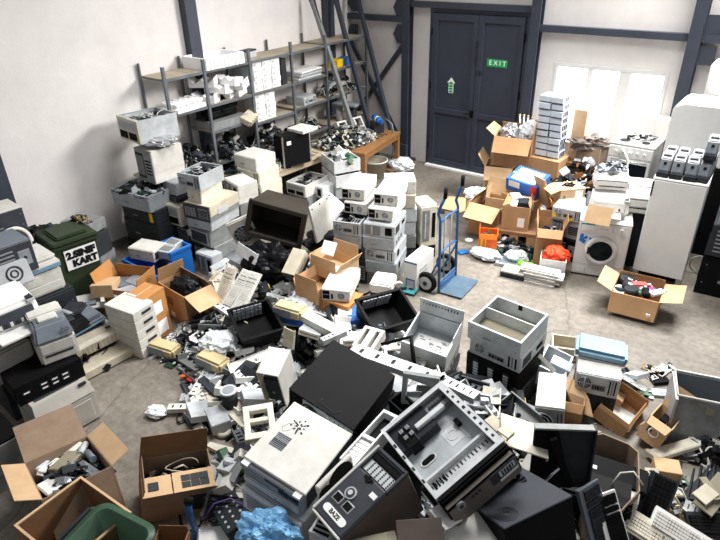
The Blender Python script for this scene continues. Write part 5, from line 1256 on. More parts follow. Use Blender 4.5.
cz = h*.50; b = B(); pr_ = [(.145,0),(.20,0),(.20,.02),(.185,.045),(.15,.05),(.14,.03)]; b.lathe(pr_,'enamel',32); b.xf(Matrix.Translation((.0,-d/2,cz)) @ Matrix.Rotation(pi/2,4,'X')); dr = b.build('door', t)
b = B(); b.lathe([(0,.06),(.06,.055),(.11,.04),(.145,.028)],'glass_dark',32); b.xf(Matrix.Translation((0,-d/2,cz)) @ Matrix.Rotation(pi/2,4,'X')); b.build('door_glass', dr)
b = B(); b.bx((-.165,-d/2-.058,cz-.05),(-.135,-d/2-.03,cz+.05),'charcoal',.005); b.build('door_handle', dr)
b = B(); b.bx((-w/2,-d/2-.003,.175),(w/2,-d/2,.18),'grey_light'); b.bx((-w*.42,-d/2-.004,.05),(-w*.2,-d/2,.15),'enamel',.003); b.bx((-w*.25,-d/2-.007,.07),(-w*.24,-d/2,.12),'grey_plastic'); b.build('kick_panel', t)
b = B(); b.bx((-w*.46,-d/2-.0105,h-.13),(-w*.2,-d/2-.007,h-.035),'teal'); b.bx((-w*.42,-d/2-.0115,h-.1),(-w*.3,-d/2-.0102,h-.06),'paper'); b.build('sticker', t)
b = B()
for sx, sz, u_ in ((-.4,h-.27,.05),(-.33,h-.24,.03),(-.41,h-.22,.035),(-.36,h-.3,.035),(-.24,h-.25,.02)): b.box((sx*w,-d/2-.002,sz),(u_*1.4,.003,u_*1.2),'blue',(0,.5*sx*7,0))
b.build('sticker', t)
Mt2, w2, d2 = fit((583,222),(609,227),(594,205), (.84,.84,1.04), 0)
b = B(); b.slab([(-w2/2,-d2/2,0),(w2/2,-d2/2,0),(w2/2*1.05,d2/2,0),(-w2/2*.95,d2/2,0)],(0,0,.012),'cardboard_light'); single('cardboard_sheet', b, 'tan cardboard sheet lying on the washing machine','cardboard sheet', Mt2 @ Matrix.Translation((0,0,-.0)))
# cooker
M, w, d = fit((609,143.5),(651,150.5),(623,130), 1.3, .95)
w = .62; d = .56
zc = M.translation.z; Mc = T((M.translation.x,M.translation.y,zc), math.atan2(M[1][0],M[0][0]))
pc('dark crate-like cabinet under the white cooker', T((Mc.translation.x,Mc.translation.y,0),math.atan2(M[1][0],M[0][0])), w*.98,d,zc-.002,'charcoal','charcoal','plain',cat='cabinet',name='metal_cabinet')
t = thing('gas_cooker','white gas cooker with round knobs behind the washing machine','cooker', Mc); h = .95
b = B(); b.bx((-w/2,-d/2,0),(w/2,d/2,h-.03),'enamel',.008); b.build('body', t)
b = B(); b.bx((-w/2-.008,-d/2-.012,h-.03),(w/2+.008,d/2,h),'white_dirty',.008); hob = b.build('hob', t)
for x, y, r in ((-.15,-.12,.07),(.15,-.12,.055),(-.15,.14,.05),(.15,.14,.07)):
    b = B(); b.cyl((x,y,h),(x,y,h+.015),r,'charcoal',n=18); b.cyl((x,y,h+.015),(x,y,h+.022),r*.6,'black',n=14); b.ring((x,y,h+.03),(0,0,1),r*1.2,.005,'charcoal',16); b.build('burner', hob)
b = B(); b.bx((-w/2+.003,-d/2-.02,h-.2),(w/2-.003,-d/2,h-.04),'enamel',.006); cp = b.build('control_panel', t)
for i in range(5):
    b = B(); x = -.2+i*.1; b.cyl((x,-d/2-.02,h-.12),(x,-d/2-.045,h-.12),.024,'enamel',.02,n=14); b.bx((x-.004,-d/2-.05,h-.135),(x+.004,-d/2-.04,h-.1),'grey_light'); b.build('knob', cp)
b = B(); b.bx((-w/2+.01,-d/2-.015,.12),(w/2-.01,-d/2,h-.22),'enamel',.006); dr = b.build('oven_door', t); b = B(); b.bx((-w/2+.05,-d/2-.019,.16),(w/2-.05,-d/2-.014,h-.28),'glass_dark'); b.build('oven_window', dr)
b = B(); b.tube([(-w*.4,-d/2-.02,h-.24),(-w*.4,-d/2-.05,h-.24),(w*.4,-d/2-.05,h-.24),(w*.4,-d/2-.02,h-.24)],.009,'chrome',8); b.build('door_handle', dr)
b = B(); b.box((0,d/2-.012,h+.13),(w,.02,.26),'enamel',(RAD(-6),0,0),.004); b.build('lid', t)
scr = ['black','charcoal','grey_light','white_dirty','steel']
tangle('small_parts','scattered dark small parts on the cooker hob','parts', Mc @ T((0,.05,h+.032)), .24,.18,.03,34,scr,51,.8,.004,.05)
b = B(); b.tube([(-.15,-.33,.78),(-.1,-.36,.9),(.0,-.36,.75),(.04,-.36,.5),(-.02,-.36,.3),(-.06,-.35,.42)],.014,'white',8); single('white_hose', b, 'white corrugated hose hanging in front of the cooker','hose', Mc)
closed_box('dish_rack','white device with dark buttons standing on the cooker back edge','device', T((Mc.translation.x+.1,-.3,1.3+.0),0), .6,.24,.18+.95-.95+.1,'white',seam=False)
# printers between cooker and washer
M, w, d = fit((593,203),(618,209),(603,186), 1.0, .2)
RW = rzw
q = at(607,203,1.0)
t = printer('white inkjet printer piled above the washing machine, left of the pair', T((q.x,q.y+.12,.86),RW), .48,.32,.26,'white','white_dirty',style='inkjet',name='inkjet_printer')
q = at(607,190,1.1); M = T((q.x,q.y+.1,1.13),RW+.1)
t = printer('white printer with rags on it, topmost above the washing machine', M, .42,.34,.22,'white','white',style='laser')
tangle('rag_heap','grey rags on the topmost white printer','rags', M @ T((0,0,.22)), .18,.12,.1,40,['charcoal','grey_blue','paper_blue','grey_plastic'],52,.8,.01,.07)
q = at(631,203,.95); M = T((q.x+.05,q.y+.2,.82),RW)
t = printer('pale printer leaning beside the fridge above the washing machine', M, .4,.4,.36,'white_dirty','white',style='laser')
q = at(625,190,.8); b = B(); b.bx((-.42,-.28,0),(.42,.28,.81),'charcoal',.01); single('metal_cabinet', b, 'dark cabinet block behind the washing machine carrying the white printers','cabinet', T((q.x+.06,-1.95,0),RW))
# fridge
q0 = at(632,270.5,.1); q1 = at(680.5,281,.1); rzf = RAD(4); w = .59; d = .62; h = 1.38
Mf = T((q0.x,q0.y,0), rzf) @ Matrix.Translation((w/2,d/2,0))
t = thing('fridge','white single-door fridge carrying grey card terminals on its top','fridge', Mf)
b = B(); b.bx((-w/2,-d/2+.05,.1),(w/2,d/2,h),'grey_light',.006); b.build('body', t)
b = B(); b.bx((-w/2,-d/2,.12),(w/2,-d/2+.045,h-.005),'enamel',.01); dr = b.build('door', t)
b = B(); b.bx((-w/2+.0,-d/2-.004,h-.22),(-w/2+.02,-d/2+.01,h-.03),'charcoal',.003); b.build('door_handle', dr)
b = B(); b.bx((-w/2-.003,-d/2,h),(w/2+.003,d/2,h+.02),'white',.006); b.build('top', t)
for x in (-w/2+.04, w/2-.04):
    for y in (-d/2+.08, d/2-.06):
        b = B(); b.bx((x-.03,y-.03,0),(x+.03,y+.03,.1),'grey_light',.004); b.build('leg', t)
b = B(); b.bx((-w/2+.04,-d/2+.12,.02),(w/2-.04,d/2,.1),'black'); b.build('base', t)
# terminals
pr = None
ts = [(-.215,-.13,0),(-.072,-.13,0),(.072,-.13,0),(.215,-.11,0),(-.215,.16,0),(-.07,.16,0),(.085,.16,0),(.23,.17,0),(.222,-.04,.255)]
for i, (x, y, z) in enumerate(ts):
    M = Mf @ T((x,y,h+.021+z), random.uniform(-.08,.08), RAD(0))
    if pr is None:
        pr = t = thing('card_terminal','grey desktop terminal with a slot in the rows on top of the fridge','terminal', M, 'grey terminals on the fridge')
        b = B(); b.hexa([(-.066,-.14,.07),(.066,-.14,.07),(.066,.12,.07),(-.066,.12,.07)],[(-.06,-.07,.21),(.06,-.07,.21),(.06,.1,.26),(-.06,.1,.26)],'terminal_grey'); bmesh.ops.bevel(b.bm, geom=list(b.bm.edges), offset=.012, segments=2, affect='EDGES'); b.build('body', t)
        b = B(); b.bx((-.068,-.15,0),(.068,.13,.07),'charcoal',.008); b.build('base', t)
        b = B(); b.box((0,-.113,.12),(.1,.012,.07),'grey_blue',(RAD(-26),0,0)); b.build('front_plate', t)
        b = B(); b.box((0,.0,.236),(.085,.025,.014),'charcoal',(RAD(12),0,0)); b.build('slot', t)
        b = B(); b.box((.0,-.1,.165),(.03,.012,.03),'black',(RAD(-26),0,0)); b.build('button', t)
    else: copy_tree(pr, M)
# rounded white fridge behind, boiler above
q = aty(670,104,-1.25); w = .8; d = .62; h = 2.02
w = 1.2; h = .8; ZB = 1.24
pc('black cabinet under the rounded white appliance behind the fridge', T((6.33+w/2+.08,-1.25+d/2,0)), w-.1, d, ZB-.002, 'black','black','plain', cat='cabinet', name='metal_cabinet')
t = thing('chest_freezer','white appliance with rounded top corners behind the terminal topped fridge','freezer', T((6.33+w/2,-1.25+d/2,ZB)))
b = B(); r = .13; P_ = [(-w/2,0)]; 
for i in range(7): a = pi-i*pi/12; P_.append((-w/2+r+cos(a)*r, h-r+sin(a)*r))
for i in range(7): a = pi/2-i*pi/12; P_.append((w/2-r+cos(a)*r, h-r+sin(a)*r))
P_.append((w/2,0)); b.slab([(x,-d/2+.06,z) for x, z in P_],(0,d-.06,0),'enamel'); b.build('body', t)
b = B(); b.slab([(x*.985,-d/2,.02+z*.96) for x, z in P_],(0,.055,0),'enamel')
bmesh.ops.bevel(b.bm, geom=[e for e in b.bm.edges if abs(e.verts[0].co.y-e.verts[1].co.y) < .001], offset=.015, segments=2, affect='EDGES'); dr = b.build('door', t)
b = B(); b.bx((w*.3,-d/2-.03,.1),(w*.33,-d/2,.3),'chrome',.006); b.build('door_handle', dr)
t = thing('water_heater','white rounded water heater with printed panel at the upper right edge','water heater', T((6.83,-.32,1.86)))
b = B(); b.lathe([(0,.0),(.28,.0),(.3,.03),(.3,.52),(.25,.6),(0,.62)],'white',28); b.build('tank', t)
text_mesh('lettering','ITUM',.07,'ink',T((-.06,-.302,.1),RAD(-12)) @ FRONT, t, .004)
b = B(); b.tube([(-.02,-.29,.5),(.0,-.35,.52),(.1,-.35,.5),(.1,-.28,.48)],.02,'charcoal',8); b.build('handle', t)
b = B(); b.bx((-.38,-.28,0),(.38,.28,1.858),'grey_light',.01); single('metal_cabinet', b, 'tall grey cabinet behind the rounded appliance under the water heater','cabinet', T((6.95,-.31,0)))
# dark equipment at the right edge
q = at(712,262,.0)
for i, (x, y, z, w_, d_, h_, m__, lb) in enumerate(((7.6,-2.0,0,.75,.7,.55,'black','black cabinet on the floor at the right edge behind fridge'),(7.61,-2.02,.552,.74,.66,.4,'charcoal','charcoal cabinet second from the floor at the right edge'),(7.63,-2.0,.955,.72,.66,.3,'grey_plastic','grey unit topping the dark cabinets at the right edge'))):
    pc(lb, T((x,y,z),RAD(4)), w_, d_, h_, m__, m__, 'lines' if i else 'plain', cat='cabinet', name='metal_cabinet')
b = B(); b.tube([V((cos(a_*.35)*.11,sin(a_*.35)*.02+.0,.13+sin(a_*.35)*.11)) for a_ in range(37)],.008,'grey_light',6); single('cable_loop', b, 'pale coil of cable hanging between fridge and dark cabinets','cable', T(at(691,273,.0)+V((.06,.05,0)),.2))
# open carton of cables in front
M, w, d = fit((611,291),(660,303),(621.5,274), .28, .28)
t = carton('low open carton full of mixed rolls in front of the fridge', M, w, d, .28,'cardboard', [('-x',72,.36,'cardboard_light'),('+x',82,.42,'cardboard_light'),('-y',164,.5),('+y',6,.12)], stickers=[])
b = B(); b.bx((.3*w,-d/2-.1,.12),(.38*w,-d/2-.09,.15),'paper'); b.build('label', t)
MN = M
rnd = random.Random(8)
def inbox(M, name, b, label, cat, x, y, z, rz=0, rx=0, grp=None): return single(name, b, label, cat, M @ T((x,y,z),rz,rx), grp)
for i in range(7):
    b = B(); b.cyl((0,0,0),(0,0,.09),.075,rnd.choice(['black','charcoal','paper']),n=16); b.cyl((0,0,.09),(0,0,.092),.03,'paper',n=12); b.cyl((0,0,.0),(0,0,.094),.08,'charcoal',n=16) if i % 2 else None
    inbox(M,'tape_roll',b,'dark roll with pale core in the low open carton','roll',rnd.uniform(-.38,-.1)*w,rnd.uniform(-.3,.35)*d,.17+.03*(i%3),rnd.uniform(0,3),rnd.uniform(-.5,.5),'rolls in the low open carton')
for i in range(9):
    b = B(); m__ = ['paper','paper','red','pcb','paper_blue','black','orange','pink','paper'][i]; b.bx((-.09,-.04,0),(.09,.04,.06),m__,.012); b.bx((.09,-.02,.01),(.14,.02,.05),'grey_light',.006)
    inbox(M,'mixed_item',b,['white rounded item at the left','white rounded item near the front wall','red item','green item','pale blue item','black item','orange item','pink item at the right end','white rounded item at the right end'][i]+' in the low open carton','small device',(-.15+.065*i)*w,rnd.uniform(-.3,.3)*d,.2+.03*(i%3),rnd.uniform(0,3),rnd.uniform(-.4,.4))
tangle('cable_heap','tangle of dark cords at the bottom of the low open carton','cables', M @ T((0,0,.02)), .42*w,.4*d,.2,70,['black','charcoal','grey_light','paper'],61,.4,.01,.1)
# ================================================================== FOREGROUND HEAP
# --- K1 white case
M, w, d = fit4((245,456),(305,494.5),(351,434),(294.5,402), 1.24, .2)
t = thing('computer_case','white desktop case with vent flower and dark grille, at heap front','computer case', M); h = .2
b = B(); b.bx((-w/2,-d/2+.03,0),(w/2,d/2,h-.02),'steel',.004); b.build('chassis', t)
b = B(); b.bx((-w/2-.006,-d/2-.004,h-.02),(w/2+.006,d/2+.006,h),'white_dirty',.005); b.bx((w/2,-d/2+.02,.02),(w/2+.006,d/2,h-.01),'charcoal'); b.bx((-w/2-.006,-d/2+.02,.02),(-w/2,d/2,h-.01),'white_dirty'); cv = b.build('cover', t)
b = B()
for q in (0, .33, .66, 1.):
    for a in range(9 if q else 1):
        r = .055*q; 
        if (a+int(q*3)) % 3: b.box((-.18*w+cos(a*.698)*r,.22*d+sin(a*.698)*r,h),(.014,.008,.003),'charcoal',(0,0,a*.698))
b.build('vent', cv)
b = B(); b.bx((-.36*w,-.2*d,h),(-.14*w,.02*d,h+.0015),'grey_plastic')
for i in range(9): b.bx((-.36*w,-.19*d+i*.0235*d,h),(-.14*w,-.185*d+i*.0235*d,h+.003),'charcoal')
b.build('vent', cv)
b = B(); pts = [(-.38*w,.1*d,h),(-.33*w,.05*d,h),(-.27*w,.09*d,h),(-.24*w,.19*d,h),(-.27*w,.23*d,h),(-.33*w,.19*d,h)]; b.tube([V(p) for p in pts],.003,'grey_light',4,True); b.build('emboss', cv)
b = B(); b.bx((-w/2,-d/2-.03,.005),(w/2,-d/2+.03,h-.025),'grey_plastic',.01); b.bx((-w*.46,-d/2-.045,.02),(w*.46,-d/2-.03,.075),'steel_light',.004); b.bx((-.06*w,-d/2-.05,.035),(.1*w,-d/2-.044,.06),'white_dirty',.003); fp = b.build('front_panel', t)
b = B()
for i in range(12): b.bx((.12*w+i*.028*w,-d/2-.034,.1),(.135*w+i*.028*w,-d/2-.03,.14),'charcoal')
b.bx((-.1*w,-d/2-.034,.145),(.2*w,-d/2-.03,.16),'charcoal'); b.build('vent', fp)
for x in (-.44, .42):
    b = B(); b.box((x*w,-d/2-.02,h-.02),(.05,.04,.015),'paper'); b.build('clip', fp)
M0 = M
pc('silver fronted case under the white vented case at the heap front', down(M0,-.23,.03,-.07,-.02), w*1.0, d*.95, .22, 'steel','steel_light','lines')
pc('grey case low in the heap under the silver fronted case', down(M0,-.48,.02,.0,.05), w*1.0, d*.95, .24, 'steel_dull','grey_plastic','bays')
pc('dark case near the floor under the white vented case', down(M0,-.75,.0,.03,-.06), w, d, .26, 'charcoal','charcoal','server')
pc('dark case at the floor under the white vented case', down(M0,-1.0,.03,.03,.05), w, d, .24, 'charcoal','charcoal','plain')
# --- K2 black case
M, w, d = fit4((290.5,388),(353,431),(394,375),(333,340), 1.2, .22); h = .22
t = thing('computer_case','black computer case with handle groove lying on the heap beside white case','computer case', M)
b = B(); b.bx((-w/2,-d/2+.02,0),(w/2,d/2,h-.012),'black_paint',.004); b.build('chassis', t)
b = B(); b.bx((-w/2-.006,-d/2-.004,h-.012),(w/2+.006,d/2+.006,h),'black_paint',.004); b.bx((w/2,-d/2,.02),(w/2+.006,d/2,h-.006),'black_paint'); cv = b.build('cover', t)
b = B(); b.tube([(-.06*w,-.36*d,h),(-.08*w,-.43*d,h),(.18*w,-.46*d,h),(.24*w,-.37*d,h)],.005,'charcoal',6); b.build('groove', cv)
b = B(); b.bx((-w/2,-d/2-.004,.01),(-.3*w,-d/2+.02,h-.02),'dark_hole'); b.build('power_supply', t)
b = B(); b.bx((-.28*w,-d/2-.004,.01),(w/2,-d/2+.02,h-.02),'steel')
for i in range(5): b.bx((.1*w+i*.07*w,-d/2-.008,.03),(.14*w+i*.07*w,-d/2,h-.04),'steel_light')
c = V((-.16*w,-d/2-.006,h*.52)); b.ring(c,(0,1,0),.06,.008,'charcoal',18); b.ring(c,(0,1,0),.035,.006,'charcoal',14); b.cyl(c,c+V((0,-.004,0)),.018,'charcoal',n=10); b.bx((-.04*w,-d/2-.008,.1),(.06*w,-d/2,.14),'charcoal'); b.build('rear_panel', t)
pc('black case in the heap under the black case with handle groove', down(M,-.25,.02,.02,.04), w, d, .24, 'black','charcoal','server')
pc('dark grey case near the floor under the two black cases', down(M,-.55,.03,.0,-.06), w, d, .29, 'charcoal','charcoal','plain')
pc('grey case at the floor under the black cases', down(M,-.9,.0,.02,.05), w, d, .34, 'steel_dull','charcoal','window')
# --- K3 open silver chassis with bronze front
M, w, d = fit4((434,499),(505,441),(440,380),(382.5,431), 1.36, .14); h = .14
t = thing('computer_case','open silver computer chassis with bronze front, topmost on the heap','computer case', M)
b = B(); th = .006
b.bx((-w/2,-d/2,0),(w/2,d/2,th),'steel_light')
for a, c in (((-w/2,-d/2,0),(w/2,-d/2+th,h)),((-w/2,d/2-th,0),(w/2,d/2,h)),((-w/2,-d/2,0),(-w/2+th,d/2,h)),((w/2-th,-d/2,0),(w/2,d/2,h))): b.bx(a,c,'steel_light')
for a, c in (((-w/2,-d/2,h-.004),(w/2,-d/2+.02,h)),((-w/2,d/2-.03,h-.004),(w/2,d/2,h)),((-w/2,-d/2,h-.004),(-w/2+.02,d/2,h)),((w/2-.045,-d/2,h-.004),(w/2,d/2,h))): b.bx(a,c,'steel_light')
b.build('chassis', t)
b = B()
for i in range(9): b.bx((w/2-.03,-.4*d+i*.09*d,h),(w/2-.016,-.37*d+i*.09*d,h+.002),'charcoal')
for i in range(4): b.bx((-w/2+.004,-.3*d+i*.17*d,h),(-w/2+.014,-.26*d+i*.17*d,h+.002),'charcoal')
b.build('slots', t)
b = B(); b.bx((-w/2+th,-d/2+.03,th),(w/2-.05,-d*.26,.06),'steel_light')
for i in range(16):
    b.bx((-.45*w+i*.055*w,-.42*d,.06),(-.43*w+i*.055*w,-.39*d,.062),'dark_hole'); b.bx((-.45*w+i*.055*w,-.33*d,.06),(-.44*w+i*.055*w,-.29*d,.062),'dark_hole')
for i in range(4): b.bx((-.42*w+i*.05*w,-.35*d,.06),(-.4*w+i*.05*w,-.28*d,.066),'black')
b.build('front_strip', t)
b = B(); b.bx((-w/2+th,-d*.26,th),(w/2-.02,-d*.235,.1),'steel_light'); b.build('divider', t)
b = B(); b.bx((-w/2+th,-d*.235,th),(w*.46,d*.46,.03),'steel'); b.bx((.05*w,-.08*d,.03),(.25*w,.12*d,.032),'steel_light'); b.ring((.15*w,.02*d,.033),(0,0,1),.035,.003,'steel_light',16); b.bx((.28*w,-.12*d,.03),(.3*w,.2*d,.034),'steel_light'); b.build('motherboard_tray', t)
b = B(); P_ = []
for i in range(20): a = i*2*pi/20; P_.append((-.27*w+cos(a)*.032+(.022 if cos(a) > 0 else -.022), -.02*d+sin(a)*.026, .031))
b.slab(P_,(0,0,.002),'dark_hole'); b.tube([V(p)+V((0,0,.002)) for p in P_],.006,'steel_light',5,True); b.build('cable_hole', t)
b = B(); b.bx((-w/2+th,d*.16,.03),(w*.1,d*.48,.1),'charcoal',.004); b.bx((-.36*w,d*.12,.03),(-.2*w,d*.36,.13),'black',.004)
b.build('drive_cage', t)
for i, (x, y) in enumerate(((-.34,.2),(-.34,.29),(-.25,.2),(-.25,.29))):
    b = B(); b.bx((x*w,y*d,.13),((x+.05)*w,(y+.05)*d,.15),'chrome',.004); b.build('clip', t)
b = B(); b.bx((-.14*w,d*.24,.1),(.3*w,d*.3,.13),'steel_light',.004); b.build('rail', t)
b = B(); b.bx((.1*w,d*.3,.03),(.44*w,d*.46,.09),'steel_dull'); 
for i in range(6): b.cyl((.16*w+i*.045*w,d*.38,.09),(.16*w+i*.045*w,d*.38,.1),.012,'charcoal',n=8)
b.build('power_plate', t)
b = B(); b.box((.3*w,.08*d,.05),(.03,.05,.03),'black'); b.build('plug', t)
b = B(); b.bx((-w/2,-d/2-.04,-.07),(w/2,-d/2,h+.0),'black',.012); b.bx((-w/2,-d/2-.085,-.09),(w/2,-d/2-.035,h-.04),'bronze',.012); fp = b.build('front_panel', t)
b = B(); b.bx((.1*w,-d/2-.09,.0),(.46*w,-d/2-.08,h-.05),'charcoal',.003); b.bx((.22*w,-d/2-.093,.03),(.44*w,-d/2-.088,h-.06),'grey_light')
for i in range(5): b.bx((.25*w+i*.036*w,-d/2-.095,.036),(.268*w+i*.036*w,-d/2-.09,h-.066),'charcoal')
b.bx((.2*w,-d/2-.093,-.01),(.46*w,-d/2-.086,.01),'steel_light'); b.build('drive_bay', fp)
b = B(); b.cyl((-.33*w,-d/2-.095,.07),(-.33*w,-d/2-.08,.07),.03,'steel_dull',n=16); b.cyl((-.33*w,-d/2-.1,.07),(-.33*w,-d/2-.09,.07),.012,'charcoal',n=10)
b.build('power_button', fp)
b = B()
for i in range(3): b.cyl((-.16*w+i*.05*w,-d/2-.092,.06),(-.16*w+i*.05*w,-d/2-.08,.06),.009,'charcoal',n=8)
b.build('audio_jack', fp)
M3 = M
pc('black case in the heap under the open bronze-fronted chassis', down(M3,-.36,.0,.0,.06), w*.95, d*.95, .26, 'black','black','plain')
pc('charcoal case low in the heap under the open bronze-fronted chassis', down(M3,-.62,.04,.02,-.08), w, d, .3, 'charcoal','charcoal','server')
pc('charcoal case at the floor under the open bronze-fronted chassis', down(M3,-1.02,.0,.02,.03), w, d, .38, 'charcoal','charcoal','plain')
# --- K4 black tower with buttons, front up
M, w, d = fit4((340,541),(407,471),(379,446),(314,507), 1.36, .45); h = .45
t = thing('tower_case','black tower case with round button and two dark bays, front facing up','computer case', M)
b = B(); b.bx((-w/2,-d/2,0),(w/2,d/2,h-.03),'brown_panel',.006); b.bx((-w/2,d/2-.01,.0),(w/2,d/2+.006,h-.01),'white_dirty'); b.build('chassis', t)
b = B(); b.bx((-w/2,-d/2,h-.03),(w*.18,d/2,h),'navy_grey',.01); b.bx((w*.44,-d/2,h-.03),(w/2,d/2,h+.01),'navy_grey',.012); b.bx((w*.18,d/2-.015,h-.03),(w/2,d/2,h),'navy_grey'); b.bx((w*.18,-d/2,h-.03),(w/2,-d/2+.012,h),'navy_grey'); fp = b.build('front_panel', t)
b = B(); b.bx((-w/2,d/2-.008,h-.002),(w/2,d/2+.008,h+.008),'white_dirty',.003); b.bx((-w/2-.012,-d/2,h-.03),(-w/2,d/2,h+.004),'white_dirty',.003); b.build('edge_trim', t)
b = B(); b.bx((w*.36,-d/2+.02,h-.06),(w*.45,d/2-.02,h-.008),'black'); b.build('drive_bay', t)
b = B(); b.bx((w*.2,-d/2+.014,h-.06),(w*.345,d/2-.014,h-.02),'steel_light')
for i in range(5):
    for j in range(6): b.cyl((w*.215+i*w*.028,-d*.36+j*d*.13,h-.02),(w*.215+i*w*.028,-d*.36+j*d*.13,h-.018),.006,'charcoal',n=6)
b.build('mesh_plate', t)
b = B(); b.bx((w*.12,-.1*d,h-.004),(w*.17,.2*d,h+.002),'black',.004); b.cyl((w*.14,.05*d,h),(w*.14,.05*d,h+.006),.02,'black',n=10); b.build('latch', t)
b = B(); b.cyl((-.1*w,.1*d,h),(-.1*w,.1*d,h+.01),.036,'grey_light',n=20); b.cyl((-.1*w,.1*d,h+.01),(-.1*w,.1*d,h+.014),.026,'navy_grey',n=18); b.cyl((-.1*w,.1*d,h+.014),(-.1*w,.1*d,h+.017),.015,'steel_light',n=14); b.build('power_button', fp)
for y in (-.22, .12):
    b = B(); b.bx((-.28*w,y*d,h),(-.17*w,(y+.26)*d,h+.004),'grey_light',.003); b.bx((-.27*w,(y+.02)*d,h+.002),(-.18*w,(y+.24)*d,h+.006),'black',.002); b.build('port_cover', fp)
b = B(); b.bx((.02*w,-.42*d,h),(.08*w,-.24*d,h+.003),'paper'); b.build('label', fp)
b = B(); b.cyl((-.38*w,-.28*d,h),(-.38*w,-.28*d,h+.005),.022,'sign_white',n=14); b.cyl((-.38*w,.28*d,h),(-.38*w,.28*d,h+.005),.022,'sign_white',n=14); b.bx((-.38*w-.022,-.28*d,h),(-.38*w+.022,.28*d,h+.005),'sign_white'); bd = b.build('badge', fp)
text_mesh('lettering','BAZE',.034,'ink',T((-.38*w,0,h+.0055),RAD(-90)), bd, .001, .001)
pc('dark case under the black tower case with round button', T((M.translation.x,M.translation.y,.3),.2), .6,.5,.5,'charcoal','charcoal','plain')
pc('dark case at the floor under the black tower case with round button', T((M.translation.x,M.translation.y,0),.1), .6,.5,.295,'charcoal','charcoal','plain')
# --- K5 white drive frame and black visor between
M, w, d = fit((354,466),(398,416),(343,454), (1.22,1.26,1.22), .12)
t = thing('drive_frame','white slotted drive frame wedged between black tower and white case','metal frame', M)
b = B()
for a, c in (((-w/2,-d/2,0),(w/2,-d/2+.012,.12)),((-w/2,d/2-.012,0),(w/2,d/2,.12)),((w/2-.02,-d/2,0),(w/2,d/2,.12)),((-w*.05,-d/2,0),(0,d/2,.12)),((-w/2,-d/2,0),(-w*.05,d/2,.1))): b.bx(a,c,'steel_light')
for i in range(6): b.bx((-w*.48+i*w*.07,-d*.45,.1),(-w*.44+i*w*.07,d*.45,.104),'white')
b.build('frame', t); b = B(); b.bx((0,-d*.45,.02),(w*.46,d*.45,.06),'black'); b.build('bay', t)
M, w, d = fit((318,489),(352,455),(311,482), (1.3,1.34,1.3), .05)
t = thing('front_bezel','white and black curved bezel standing beside the white vented case','bezel', M)
b = B(); b.bx((-w/2,-d/2,-.15),(w/2,0,.05),'white_dirty',.008); b.build('frame', t); b = B(); b.cyl((w*.1,-d/2-.004,-.03),(w*.1,-d/2-.0,-.03),.1,'black',n=20); b.build('opening', t); b = B(); b.cyl((-w*.36,-d/2-.004,-.03),(-w*.36,-d/2,-.03),.05,'black',n=14); b.build('opening', t)
M, w, d = fit((308,531),(330,541),(318,511), (1.18,1.18,1.18), .1)
t = thing('drive_frame','small silver frame with black slots at the bottom heap edge','metal frame', M); b = B(); b.bx((-w/2,-d/2,0),(w/2,d/2,.1),'steel',.004); b.build('frame', t); b = B()
for i in range(4): b.bx((-w*.35,-d*.4+i*.22*d,.1),(w*.35,-d*.3+i*.22*d,.103),'black')
b.build('slots', t)
# --- K6 dark box, K7 open black case, panels
M, w, d = fit4((502,527),(574,496),(527,471),(467,500), 1.1, .42); h = .42
Mk = M
t = thing('computer_case','glossy black case with blue-grey top at the lower right of the heap','computer case', M)
b = B(); b.bx((-w/2,-d/2,0),(w/2,d/2,h-.012),'black_paint',.006); b.build('chassis', t); b = B(); b.bx((-w/2-.004,-d/2-.004,h-.012),(w/2+.004,d*.9,h),'navy_grey',.004); cv = b.build('cover', t)
b = B(); 
for i in range(5): b.ring((-.32*w,-.25*d,h+.001),(0,0,1),.02+.012*i,.002,'charcoal',18,4)
b.build('emboss', cv)
M, w, d = fit((529,487),(588,489.5),(526,427), (.66,.66,1.14), .03)
t = thing('computer_case','open black case standing tilted behind the glossy black case','computer case', M)
b = B(); b.bx((-w/2,-d/2,0),(w/2,d/2,.012),'charcoal'); b.bx((-w/2,d/2-.012,-.02),(w/2,d/2,.04),'steel_dull'); b.bx((w/2-.01,-d/2,-.02),(w/2,d/2,.05),'charcoal'); b.build('shell', t)
b = B(); b.slab([(-w/2,-d/2,.013),(.2*w,-d/2,.013),(-.1*w,d*.42,.013),(-w/2,d*.42,.013)],(0,0,.01),'black'); b.build('inner_plate', t)
b = B(); b.box((-.02*w,-.02*d,.05),(.05,d*.85,.05),'black',(0,0,.38),.006); b.build('rail', t)
b = B(); b.cyl((-.36*w,-.46*d,.05),(-.05*w,-.1*d,.06),.012,'chrome',n=8); b.build('rod', t)
pc('black case in the heap under the tilted open black case', T((M.translation.x-.25,M.translation.y-.05,0),.3), .4,.4,.45,'black','black','plain')
panel('cream sheet panel sloping right of the open bronze-fronted chassis', (502,444),(549,459),(484,407), (1.05,.95,1.12), m='beige')
panel('white sheet panel behind the cream sloping one', (484,420),(512,446),(462,386), (1.0,1.0,1.02), m='beige_dull')
panel('small bronze-edged plate between cream panels behind the open chassis', (497,430),(508,438),(490,414), (1.14,1.13,1.15), m='beige_dull')
M, w, d = fit((349,560),(446,556),(354,537), (1.2,1.15,1.22)); panel('grey-brown panel lying at the bottom edge of the heap', (360,575),(446,555),(352,539), (1.2,1.15,1.22), .02, 'khaki')
panel('grey-brown sheet rising at the bottom edge beside black tower', (400,560),(447,556),(386,521), (1.15,1.12,1.25), .02, 'brown_panel')
panel('white sheet panel at the bottom edge under the glossy black case', (468,580),(530,548),(428,519), (1.05,1.0,1.1), .02, 'white_dirty')
panel('white sheet sliver under the open chassis front', (446,530),(470,515),(430,509), (1.15,1.1,1.18), .015, 'white')
